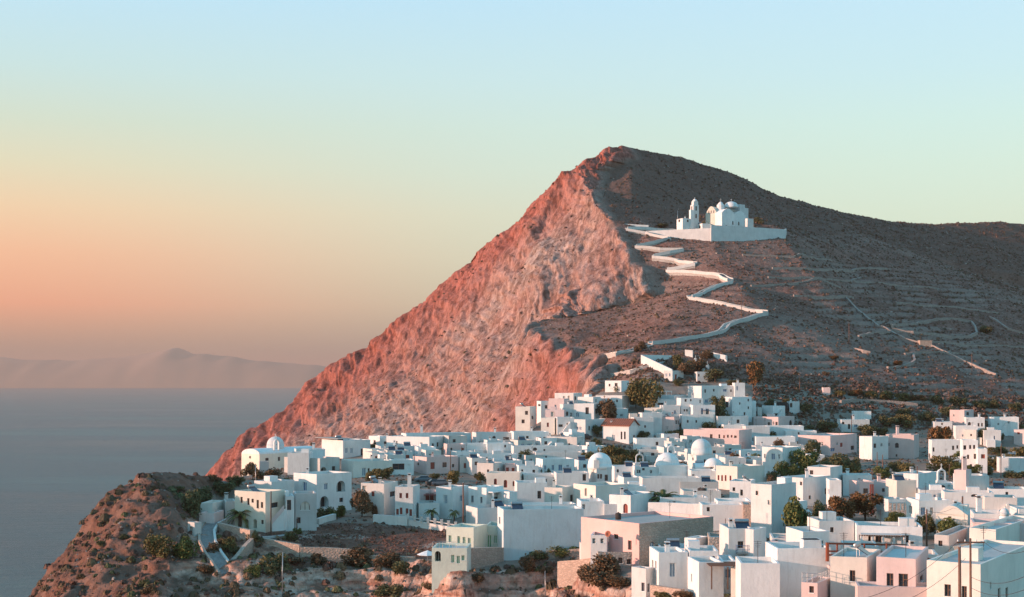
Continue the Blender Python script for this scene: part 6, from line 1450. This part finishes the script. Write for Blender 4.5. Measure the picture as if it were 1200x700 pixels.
def palm(px, pyb, w, h, label, n=26, d=None, seed=1):
    rg = random.Random(seed)
    if d is None: d = hit(px, pyb)
    p = W(px, pyb, d); p.z = G(p.x, p.y); wm, hm = w / F * d, h / F * d; zt = hm * .62; R_ = wm / 2
    t = root('palm_tree', p); b = MB(); b.tube([(0, 0, -.5), (.05, 0, zt * .5), (0, .05, zt * .92), (0, 0, zt)], [R_ * .16, R_ * .12, R_ * .13, R_ * .17], 'bark', 9); b.build('trunk', t)
    f = MB()
    for k in range(n):
        a = 2 * math.pi * k / n * 2.618; el = rg.uniform(-.35, 1.3); L_ = R_ * rg.uniform(.95, 1.2); dv = Vector((math.cos(a), math.sin(a), 0)); pts_ = []
        for j in range(9):
            s = j / 8; r = L_ * s * (math.cos(el) * .45 + .55); z = L_ * (math.sin(el) * s * 1.0 - .75 * s * s * (1.1 - .3 * el))
            pts_.append(dv * r + Vector((0, 0, zt + z)))
        f.tube(pts_, [.05, .045, .04, .035, .03, .025, .02, .015, .01], 'leaf_dark', 4)
        sd = Vector((-dv.y, dv.x, 0))
        for j in range(2, 33):
            s = j / 4; i = min(int(s), 7); q = pts_[i].lerp(pts_[i + 1], s - i) if i < 8 else pts_[8]
            tg = (pts_[i + 1] - pts_[i]).normalized(); ll = R_ * .30 * (1 - abs(s / 8 - .45) * 1.0)
            for sg in (-1, 1):
                e = q + sd * sg * ll * .8 + tg * ll * .55 + Vector((0, 0, -ll * .25)); w_ = tg * R_ * .028
                f.poly([q - w_, q + w_, e], 'leaf_olive' if rg.random() < .3 else 'leaf_green')
    f.build('fronds', t); tag(t, label, 'palm tree'); return t
palm(281, 622, 34, 30, 'broad date palm in front of the house with slit windows, above the stone retaining wall', 30, seed=2)
palm(777, 606, 42, 34, 'tall date palm with spreading fronds, right of the white house with an arched window', 34, seed=3)
palm(757, 604, 18, 22, 'smaller scruffy palm just left of the tall date palm', 20, seed=9)
palm(506, 613, 18, 22, 'left one of the two small palms in front of the red-shuttered house', 20, seed=4)
palm(532, 615, 15, 24, 'right one of the two small palms, standing beside a tall thin pole', 20, seed=5)
palm(852, 682, 9, 10, 'potted dwarf palm under the timber pergola', 12, d=166, seed=6)

# ================================================================ SCRUB AND STONES
def scatter(name, n, region, smin, smax, mats, seed, label, flat=.8, tris=7):
    """low cushions of thorn scrub or loose stones spread over a region of the land"""
    rg = np.random.RandomState(seed); vs = []; fs = []; ms = []
    cnt = 0; base = len(vs)
    X0, X1_, Y0_, Y1_, test = region
    while cnt < n:
        x, y = rg.uniform(X0, X1_), rg.uniform(Y0_, Y1_)
        if not test(x, y): continue
        if mnoise.noise(Vector((x / 7 + seed, y / 9, 0))) + .45 * mnoise.noise(Vector((x / 2.3, y / 2.3, seed))) < rg.uniform(-.55, .25): continue
        i = np.searchsorted(GX, x) - 1; j = np.searchsorted(GY, y) - 1
        z = G(x, y); cnt += 1; s = rg.uniform(smin, smax) ** 1.0; s = smin + (smax - smin) * rg.beta(.9, 3.4)
        # displaced sheet position
        x2, y2 = x + (X1[j, i] - XX[j, i]), y + (Y1[j, i] - YY[j, i])
        mi = rg.randint(0, len(mats))
        for k in range(tris):
            a = rg.uniform(0, 6.283); el = rg.uniform(0, 1.4); r = s * .5
            c = np.array([math.cos(a) * math.cos(el), math.sin(a) * math.cos(el), math.sin(el) * flat]) * r
            e1 = np.array([-math.sin(a), math.cos(a), 0]) * r * .75; e2 = np.array([-math.cos(a) * math.sin(el), -math.sin(a) * math.sin(el), math.cos(el) + .2]) * r * .75
            o = np.array([x2, y2, z]) + c; q = len(vs)
            vs += [tuple(o - e1 - e2 * .6), tuple(o + e1 - e2 * .5), tuple(o + e2 + e1 * rg.uniform(-.4, .4))]; fs.append((q, q + 1, q + 2)); ms.append(mi)
    me = bpy.data.meshes.new(name); me.from_pydata(vs, [], fs)
    for m in mats: me.materials.append(MATS[m])
    me.polygons.foreach_set('material_index', ms); me.update()
    o = bpy.data.objects.new(name, me); COL.objects.link(o); o['kind'] = 'stuff'; o['label'] = label; return o
def grid_at(A, x, y):
    return A[min(max(int(np.searchsorted(GY, y)), 0), len(GY) - 1), min(max(int(np.searchsorted(GX, x)), 0), len(GX) - 1)]
plain('scrub_a', (0.155, 0.088, 0.068, 1), 1, .05); plain('scrub_b', (0.23, 0.138, 0.105, 1), 1, .05); plain('scrub_c', (0.125, 0.09, 0.058, 1), 1, .05); plain('scrub_red', (0.19, 0.092, 0.066, 1), 1, .05); plain('rock_pale', (0.44, 0.36, 0.31, 1), 1, .1); plain('rock_grey', (0.30, 0.26, 0.235, 1), 1, .1); plain('straw', (0.30, 0.19, 0.12, 1), 1, .05)
inhill = lambda x, y: (y > 500 and M_CLIFF[int(np.searchsorted(GY, y)) - 1, int(np.searchsorted(GX, x)) - 1] < .5) and x / y < .42
scatter('hillside_scrub', 38000, (-5, 430, 500, 1000, inhill), .3, 1.9, ['scrub_a', 'scrub_b', 'scrub_c'], 3, 'brown thorn scrub covering the hillside')
scatter('hillside_stones', 2500, (-5, 400, 500, 950, inhill), .35, 1.5, ['rock_grey', 'rock_pale'], 4, 'pale loose stones on the hillside', .6, 5)
lower = lambda x, y: (435 < y < 520 and x / y > .0 and x / y < .42 and Y0 + F * (EYE - G(x, y)) / y < 505 and (x / y > .17 or y > 488) and grid_at(M_CLIFF, x, y) < .5)
scatter('lower_slope_scrub', 6500, (0, 220, 435, 520, lower), .5, 2.2, ['scrub_a', 'scrub_b', 'scrub_c'], 5, 'brown scrub on the slope between town and mountain')
face = lambda x, y: grid_at(M_FACE, x, y) > .5 and -.42 < x / y < .2
scatter('cliff_scrub', 3200, (-90, 40, 165, 300, face), .12, 2.4, ['scrub_a', 'leaf_brown', 'leaf_dark', 'scrub_c'], 6, 'dry scrub on the foreground cliff ledges', .7, 20)
scatter('cliff_stones', 1500, (-90, 40, 165, 300, face), .2, 1.0, ['rock_pale', 'rock_grey'], 16, 'loose pale stones on the foreground cliff', .7, 6)
knob = lambda x, y: grid_at(M_KNOB, x, y) > .5
scatter('headland_scrub', 1100, (-100, -35, 200, 300, knob), .1, 1.7, ['scrub_a', 'scrub_red', 'scrub_c', 'leaf_brown'], 7, 'low scrub cushions on the rock headland', .65, 22)
cl = lambda x, y: grid_at(M_CLIFF, x, y) > .5 and grid_at(ZZ, x, y) > EYE - 60
scatter('mountain_scrub', 700, (-190, 60, 560, 860, cl), .6, 2.6, ['scrub_a', 'scrub_c'], 8, 'dark scrub clinging to the red mountain cliff')
lot = lambda x, y: (600 + F * x / y > 850 and 600 + F * x / y < 960 and 610 < Y0 + F * (EYE - G(x, y)) / y < 700) or (345 < 600 + F * x / y < 540 and 236 < y < 262 and grid_at(M_FACE, x, y) < .5)
scatter('dry_grass', 6000, (-45, 60, 140, 262, lot), .15, .65, ['scrub_red', 'scrub_a', 'scrub_red', 'scrub_b'], 9, 'dry reddish grass on the open lots', .9, 6)
inplat = lambda x, y: 200 < y < 470 and -.2 < x / y < .42 and grid_at(M_FACE, x, y) < .5 and not any(abs(x - h['P'][0].x) < 7 and -1 < y - h['P'][0].y < 8 for h in HOUSES)
scatter('town_weeds', 9000, (-60, 200, 200, 470, inplat), .25, 1.2, ['scrub_a', 'scrub_b', 'straw', 'scrub_c'], 10, 'dry weeds on the ground between the houses', .8, 6)
# ================================================================ POLES, WIRES, FRAMES, CARS
POLES = []
def pole(px, y1, y0, r=.14, arm=0.0, label=None, d=None, mat='pole'):
    d = d or hit(px, y0) or 250
    p = W(px, y0, d); g = G(p.x, p.y); top = W(px, y1, d).z
    t = root('utility_pole', (p.x, p.y, min(g, p.z))); h = top - t.location.z
    b = MB(); b.tube([(0, 0, -1), (0, 0, h * .5), (rnd.uniform(-.06, .06), 0, h)], [r * 1.15, r, r * .8], mat, 8); b.build('post', t, True)
    if arm:
        b = MB(); b.box((0, 0, h - .45), (arm, .14, .14), mat); b.build('crossarm', t)
        for k in (-.46, -.2, .2, .46): b = MB(); b.lathe((arm * k, 0, h - .31), [(.05, 0), (.08, .1), (.03, .2)], 'whitepaint', 6); b.build('insulator', t)
    else:
        b = MB(); b.lathe((0, 0, h), [(r * .9, 0), (r * .6, .08), (.02, .12)], 'metalgrey', 6); b.build('cap', t)
    POLES.append(dict(o=t, px=px, py=(y1 + y0) / 2, top=Vector((p.x, p.y, top)), label=label)); t['group'] = 'utility poles in the town'
    return Vector((p.x, p.y, top))
p1 = pole(1125, 641, 720, .16, label='nearer stout pole without a crossarm at the lower right', d=128)
p2 = pole(1137.5, 631, 715, .12, 2.6, 'tall pole with a long crossarm at the lower right', d=133)
p3 = pole(1086, 597, 646, .13); p4 = pole(1128, 582, 628, .16); p5 = pole(1070.5, 584, 613, .10); p6 = pole(1068, 590, 613, .08)
p7 = pole(1075, 546, 583, .10); p8 = pole(1022, 549, 568, .09); p9 = pole(1112.5, 545, 568, .09); pole(1151, 549, 562, .08); pole(1028, 530, 562, .10); pole(1034.5, 533, 562, .12)
pole(976, 560, 588, .10); pole(887, 594, 620, .08, .0); pole(867, 542, 566, .10); pole(998, 487, 513, .12); pole(437, 563, 604, .14, label='dark pole in front of the house right of the brown-green tree'); pole(543, 566, 620, .14, label='tallest thin pole, rising beside the right small palm')
pole(528, 528, 566, .11); pole(519, 524, 540, .09); pole(541, 523, 540, .09); pole(317.5, 576, 628, .12, label='dark pole in front of the house with slit windows'); pole(299.5, 545, 572, .07, label='slim mast on the roof level behind the reddish church bush', mat='metalgrey')
pole(331, 648, 700, .09, label='thin pole standing among the bushes on the crag below the palm garden', mat='metalgrey'); pole(348, 608, 626, .10); pole(639, 670, 705, .06, label='thin grey mast on the rocks below the huge blank wall', mat='metalgrey'); pole(775, 547, 556, .12)
pole(788, 591, 606, .08); pole(869, 343, 374, .12, label='lone wooden pole beside the lowest bend of the zigzag path'); pole(1139, 414, 438, .12, label='lone wooden pole far right on the hillside'); pole(995, 378, 402, .12, label='lone wooden pole on the hillside above the stone enclosures'); pole(937, 440, 460, .10); pole(850, 608, 622, .06); pole(846, 485, 500, .08)
pole(794, 247, 262, .12, label='slim flag mast left of the slender bell tower', mat='metalgrey'); pole(1093, 497, 530, .07) ; pole(1040, 545, 560, .08); pole(1173, 520, 560, .1)
def wire(a, c, sag, lab, n=12, r=.022):
    b = MB(); pts_ = [a.lerp(c, k / n) - Vector((0, 0, sag * 4 * (k / n) * (1 - k / n))) for k in range(n + 1)]
    b.tube(pts_, r, 'wire', 4); o = b.build('overhead_wire', loc=a); tag(o, lab, 'wire', 'overhead wires at the lower right'); return o
V = Vector
wire(p2 + V((-1.2, 0, -.3)), W(995, 705, 120), 1.0, 'overhead wire falling left from the crossarm pole past the near pink house')
wire(p2 + V((-.5, 0, -1.9)), W(1010, 718, 118), 1.0, 'lower overhead wire falling left from the crossarm pole')
wire(p2 + V((1.2, 0, -.3)), W(1215, 640, 105), .8, 'top overhead wire running right from the crossarm pole')
wire(p2 + V((0, 0, -3.6)), W(1215, 668, 105), .8, 'middle overhead wire running right across the grey shaded wall')
wire(p2 + V((0, 0, -4.6)), W(1215, 684, 105), .8, 'lowest overhead wire running right across the grey shaded wall')
wire(p3 + V((0, 0, -.2)), p4 + V((0, 0, -.6)), .9, 'overhead wire between the tall bare pole and the pole behind the dark trees')
wire(p4 + V((0, 0, -.3)), p2 + V((0, 0, -.35)), 1.2, 'overhead wire from the pole behind the dark trees to the crossarm pole')
wire(p3 + V((0, 0, -.5)), p5 + V((0, 0, -.3)), .5, 'overhead wire behind the house with the bright blue door')
# rusty steel frame
t = tag(root('steel_frame', W(968, 650, 160)), 'rusty steel roof frame with three rails, above the near cream house', 'steel frame'); O = Vector(t.location)
def fp(px, py, d=160): return W(px, py, d) - O
b = MB(); b.tube([fp(969.5, 636), fp(969.5, 658)], .2, 'rust', 6); b.build('post', t)
for px_ in (981, 1013, 1039): b = MB(); b.tube([fp(px_, 637, 161), fp(px_, 652, 161)], .10, 'rust', 6); b.build('post', t)
for y0, y1, r in ((637, 639, .12), (646, 647.5, .10), (650.5, 652, .12)):
    b = MB(); b.tube([fp(969, y0), fp(1062, y1, 163)], r, 'rust', 6); b.build('beam', t)
b = MB(); b.tube([fp(1075, 655.5, 150), fp(1062, 652, 163), fp(1010, 651, 158)], .10, 'rust', 6); b.tube([fp(1076, 653, 155), fp(1120, 659, 158)], .10, 'rust', 6); b.build('loose_pipes', t)
for k in range(2):
    t = tag(root('red_post', W((1020.3, 1022.8)[k], 583, 252)), ('left', 'right')[k] + ' one of two rusty red posts rising from the orange-green tree', 'post'); b = MB(); b.box((0, 0, -4), (.26, .26, 6.2), 'woodred'); b.build('shaft', t); b = MB(); b.box((0, 0, 2.2), (.34, .34, .1), 'woodred'); b.build('cap', t)
# timber pergola
t = tag(root('pergola', W(850, 684, 168)), 'timber pergola with a flat slatted roof beside the low white cube', 'pergola'); O = Vector(t.location)
z = W(833, 664, 168).z - O.z
for x, y in ((-1.7, -.6), (0.2, -.6), (1.9, -.6), (-1.7, 2.4), (1.9, 2.4)): b = MB(); b.box((x, y, -.6), (.14, .14, z + .6), 'wood'); b.build('post', t)
b = MB(); 
for x in (-1.7, 1.9): b.box((x, .9, z), (.12, 3.4, .14), 'wood')
for k in range(14): b.box((.1, -.8 + k * .26, z + .142), (4.2, .12, .08), 'wood')
b.build('slatted_roof', t)
# small roof pergolas
for spec, lab in (((769, 787, 459, 464, 449), 'white roof frame of posts and rails on the left shoulder of the hill quarter'), ((1046, 1060, 590, 596, 226), 'white roof frame on the house with the bright blue door')):
    a, c, y0, y1, d = spec; t = tag(root('roof_frame', W(a, y1, d)), lab, 'roof frame'); O = Vector(t.location); w_ = (c - a) / F * d; hz_ = (y1 - y0) / F * d
    for k in range(4): b = MB(); b.box((w_ * k / 3, 0, -.3), (.16, .16, hz_ + .3), 'white'); b.build('post', t)
    b = MB(); b.box((w_ / 2, 0, hz_), (w_ + .3, .2, .18), 'white'); b.build('rail', t)
# parasol and terrace table by the green-windowed house
t = tag(root('parasol', GP(501, 664)), 'white parasol on the small terrace left of the arched porch', 'parasol'); b = MB(); b.tube([(0, 0, -.2), (0, 0, 2.5)], .04, 'metalgrey', 6); b.build('pole', t); b = MB(); b.lathe((0, 0, 1.9), [(1.7, 0), (1.72, .05), (.9, .4), (.05, .7)], 'whitepaint', 8); b.build('canopy', t)
# satellite dish and tanks
def dish(px, py, d, lab, r=.9):
    t = tag(root('satellite_dish', W(px, py, d)), lab, 'satellite dish'); b = MB(); b.lathe((0, 0, 0), [(.02, 0), (r * .6, .12), (r, .35), (r * 1.01, .36), (r * .6, .16), (.02, .04)], 'terracotta', 14); o = b.build('bowl', t, True); o.rotation_euler = (R(70), 0, R(-30)); b = MB(); b.tube([(0, .1, -1), (0, .1, 0)], .05, 'metalgrey', 6); b.build('bracket', t)
dish(713.5, 626.5, 202, 'rusty satellite dish on the peeling pink wall', .45)
def tank(px, py, d, r, h, mat, lab, g=None):
    t = tag(root('water_tank', W(px, py, d)), lab, 'water tank', g); b = MB(); b.lathe((0, 0, 0), [(r, 0), (r * 1.02, h * .9), (r * .7, h)], mat, 14); b.build('drum', t, True); b = MB(); b.lathe((0, 0, h), [(r * .3, 0), (r * .3, .1), (.02, .14)], mat, 10); b.build('lid', t)
tank(724.5, 609, 205, .42, .95, 'darkroom', 'black water drum on the roof of the old pink-walled house')
tank(824, 578, 268, .55, .9, 'darkroom', 'left dark water tank on the low roofs behind the clipped garden bushes', 'dark water tanks'); tank(820.5, 577, 270, .5, .8, 'darkroom', 'right dark water tank on the low roofs behind the clipped garden bushes', 'dark water tanks')
# terracotta jars, plants
for px_, py_, d, lab in ((803, 678, 171, 'terracotta jar between the tall blue-grey door and the low white cube'), (833, 683, 165, 'terracotta jar at the left post of the timber pergola')):
    t = tag(root('jar', GP(px_, py_ + 8, d - 12)), lab, 'jar', None); b = MB(); b.lathe((0, 0, -.1), [(.22, 0), (.42, .45), (.38, .85), (.22, 1.05), (.28, 1.15)], 'terracotta', 14); b.build('body', t, True); b = MB(); b.lathe((0, 0, 1.04), [(.29, 0), (.3, .06), (.2, .07)], 'terracotta', 14); b.build('rim', t)
# cars
def car(px, py, rz, lab, mat='carpaint'):
    p = GP(px, py, 200); t = tag(root('parked_car', p, rz), lab, 'car', 'cars parked among the houses')
    b = MB(); sec = [(-2.0, .55, .75), (-1.9, .35, .95), (-1.0, .3, 1.0), (-.6, .3, 1.02), (1.0, .3, 1.05), (1.9, .35, .95), (2.05, .5, .7)]
    rg = [[(x, -.82, z0), (x, .82, z0), (x, .86, (z0 + z1) / 2), (x, .76, z1), (x, -.76, z1), (x, -.86, (z0 + z1) / 2)] for x, z0, z1 in sec]; b.rings(rg, mat); b.build('body', t)
    b = MB(); b.hexa([(-1.3, -.74, 1.0), (1.5, -.74, 1.0), (1.5, .74, 1.0), (-1.3, .74, 1.0)], [(-.7, -.58, 1.45), (1.0, -.58, 1.45), (1.0, .58, 1.45), (-.7, .58, 1.45)], 'glass'); b.hexa([(-.7, -.6, 1.45), (1.0, -.6, 1.45), (1.0, .6, 1.45), (-.7, .6, 1.45)], [(-.6, -.5, 1.5), (.9, -.5, 1.5), (.9, .5, 1.5), (-.6, .5, 1.5)], mat); b.build('cabin', t)
    for x in (-1.25, 1.25):
        for y in (-.8, .8):
            b = MB(); n = 12; b.rings([[(x + .32 * math.cos(2 * math.pi * k / n), y + s, .32 + .32 * math.sin(2 * math.pi * k / n)) for k in range(n)] for s in (-.1, .1)], 'darkroom'); b.build('wheel', t)
car(496, 565, .2, 'dark grey car parked left of the two dark cars by the olive tree'); car(509, 569, .3, 'dark car parked in the middle beside the olive tree', 'darkroom'); car(516, 569.5, .1, 'dark car parked nearest to the olive tree', 'carpaint')
car(685, 514.5, .1, 'dark car parked below the sunlit house left of the red-tiled roof', 'darkroom')
# stone enclosures on the hillside
for k, (pl, hh_) in enumerate((([(990, 348), (1005, 365), (1030, 384), (1060, 398), (1095, 408), (1130, 424), (1168, 441)], .9), ([(1045, 384), (1080, 379), (1115, 375), (1138, 378), (1143, 386), (1145, 392), (1110, 396), (1070, 392), (1045, 386)], 1.2), ([(1006, 396), (1020, 392), (1045, 391)], 1.0), ([(1000, 408), (1012, 414), (1020, 416)], 1.0), ([(1160, 372), (1180, 386), (1200, 392)], .9), ([(1070, 415), (1072, 424), (1060, 430), (1040, 432)], .8), ([(905, 316), (950, 317), (1000, 318), (1044, 317)], 1.0), ([(930, 348), (975, 350), (1000, 350)], .8), ([(1000, 330), (1050, 336), (1100, 340)], .8), ([(1090, 402), (1150, 406), (1200, 408)], .8), ([(1060, 416), (1110, 414), (1150, 418)], .7), ([(880, 336), (930, 334), (985, 338)], .7), ([(870, 300), (930, 302), (975, 306)], .7), ([(1050, 356), (1110, 360), (1170, 368)], .7), ([(900, 326), (960, 327), (1010, 326)], .7), ([(985, 474), (1010, 471), (1040, 473), (1075, 477)], 1.2), ([(1062, 474), (1090, 473), (1130, 477)], .9))):
    names = ['long diagonal stone wall running down the hillside past the enclosure', 'dry stone enclosure shaped like a long loop on the hillside', 'short stone wall left of the looped enclosure', 'small hooked stone wall below the looped enclosure', 'stone wall slanting at the right edge above the lone right pole', 'curved stone wall of the small orange-floored plot', 'long level terrace wall right of the middle of the zigzag path', 'level terrace wall between the lone path pole and the diagonal wall', 'terrace wall high on the right, above the looped enclosure', 'terrace wall just right of the diagonal wall, near the lone right pole', 'faint terrace wall under the looped enclosure', 'terrace wall right of the third bend of the zigzag path', 'terrace wall below the right end of the churchyard wall', 'faint terrace wall above and right of the looped enclosure', 'terrace wall just below the long level one beside the zigzag path', 'pale field wall under the row of dark trees', 'pale field wall right of the one under the row of dark trees']
    wallrun(pl, names[k], hh_, .8, 'drystone', 'dry_stone_wall', 'stone wall', 'dry stone walls on the hillside')
t = tag(root('stone_hut', GP(1084, 405)), 'small pale stone hut beside the diagonal wall on the hillside', 'hut'); b = MB(); b.box((0, 0, -1), (5.0, 3, 3.0), 'stone'); b.build('wall', t); b = MB(); b.box((0, 0, 2.0), (5.3, 3.3, .2), 'concrete'); b.build('roof', t)

# ================================================================ LABELS
LM = [('the cliff-edge domed church', 325, 530), ('the house with slit windows', 305, 597), ('the red-shuttered house', 475, 590), ('the green-windowed houses', 540, 640), ('the huge blank wall', 635, 628), ('the old pink-walled house', 750, 640), ('the tall date palm', 778, 590), ('the largest dome', 703, 540), ('the red-tiled roof', 725, 500), ('the drum-domed church', 822, 530), ('the lone balcony house', 866, 640), ('the broad blank grey wall', 935, 668), ('the rusty steel frame', 1005, 645), ('the near pink house', 1050, 678), ('the crossarm pole', 1137, 650), ('the bell-gable chapel', 1103, 562), ('the bright blue door', 1082, 600), ('the orange-topped pine', 1108, 510), ('the curved-corner house', 1122, 486), ('the long pinkish-white house', 1040, 525), ('the lone farmhouse', 1000, 500), ('the blue-windowed house', 912, 540), ('the tall cream cliff-foot house', 615, 487), ('the row of six windows', 845, 510), ('the tallest hill-quarter house', 845, 462), ('the skyline chimney', 473, 506), ('the parked cars', 505, 562), ('the veranda house', 1045, 628), ('the row of dark trees', 1080, 466), ('the hilltop church', 858, 255), ('the looped stone enclosure', 1095, 385), ('the cobbled lane', 248, 640), ('the red arched windows', 590, 563), ('the four red windows', 850, 560), ('the slanting terrace wall', 770, 425), ('the stone field wall', 400, 648), ('the ruined stone house', 735, 656), ('the headland rocks', 150, 620), ('the long garden wall', 830, 592), ('the wide dark veranda', 466, 546), ('the stepped-gable house', 1138, 570), ('the pink red-canopy terrace', 503, 585), ('the sunlit wedge wall', 945, 570)]
ORD = ['nearest', 'second', 'third', 'fourth', 'fifth', 'sixth', 'seventh', 'eighth', 'ninth', 'tenth', 'eleventh', 'twelfth', 'thirteenth', 'fourteenth']
def rel(items, noun):
    """names each item by its rank beside the closest landmark"""
    bk = {}
    for it in items:
        best = min(LM, key=lambda l: math.hypot((l[1] - it['px']), (l[2] - it['py']) * 1.6))
        dx, dy = it['px'] - best[1], (it['py'] - best[2]) * 1.6
        sec = ('right of' if dx > 0 else 'left of') if abs(dx) > abs(dy) else ('below' if dy > 0 else 'above')
        bk.setdefault((best[0], sec), []).append((math.hypot(dx, dy), it))
    for (l, s), v in bk.items():
        v.sort(key=lambda q: q[0])
        for k, (_, it) in enumerate(v): it['rel'] = '%s %s %s %s' % (ORD[min(k, 13)], noun, s, l)
SN = {'w': 'white-framed', 'n': 'dark', 'b': 'blue', 'B': 'grey-blue', 'r': 'red-brown', 'g': 'green', 'k': 'open', 'y': 'blue-grey', 'o': 'cream', 'W': 'white'}
NUM = {1: 'one', 2: 'two', 3: 'three', 4: 'four', 5: 'five', 6: 'six', 7: 'seven', 8: 'eight'}
auto = [h for h in HOUSES if not h['label']]; rel(auto, 'house')
MN = {'butter': 'cream', 'mint': 'pale mint', 'shadewhite': 'bluish white', 'rosewall': 'pink', 'white': 'white', 'cream': 'cream', 'oldwhite': 'weathered white', 'pink': 'pinkish', 'grey': 'grey', 'stone': 'stone', 'greystone': 'grey stone'}
for h in HOUSES:
    if h['label']: lab = h['label']
    else:
        kd = sorted(h['cnt'].items(), key=lambda q: -q[1]); sz = 'tall' if h['H'] > 6.2 else 'low' if h['H'] < 4 else ''
        fe = ''
        if kd: (k_, st), n = kd[0]; fe = ' with %s %s %s%s' % (NUM.get(n, 'many'), SN[st], k_, 's' if n > 1 else '')
        elif h['ex'] and h['ex'][0] in 'cC': fe = ' with a chimney'
        else: fe = ' with blank walls'
        lab = ('%s %s house%s, %s' % (sz, MN[h['mat']], fe, h['rel'])).strip()
    cat = {'church': 'church', 'chapel': 'chapel'}.get(h['name'], 'house')
    if h['name'] == 'house': h['o'].name = 'house'
    tag(h['o'], lab, cat, 'flat-roofed houses of the town' if cat == 'house' else None)
at_ = [t for t in TREES if not t['label'] and not t['bush']]; rel(at_, 'tree')
ab_ = [t for t in TREES if not t['label'] and t['bush']]; rel(ab_, 'bush')
for t in TREES:
    lab = t['label'] or ('%s %s, %s' % (KDESC[t['kd']], 'bush' if t['bush'] else 'tree', t['rel']))
    t['o']['label'] = lab; t['o']['category'] = 'bush' if t['bush'] else 'tree'; t['o']['kind'] = 'thing'
ap = [p for p in POLES if not p['label']]; rel(ap, 'pole')
for p in POLES: p['o']['label'] = p['label'] or 'slim wooden utility pole, ' + p['rel']; p['o']['category'] = 'pole'
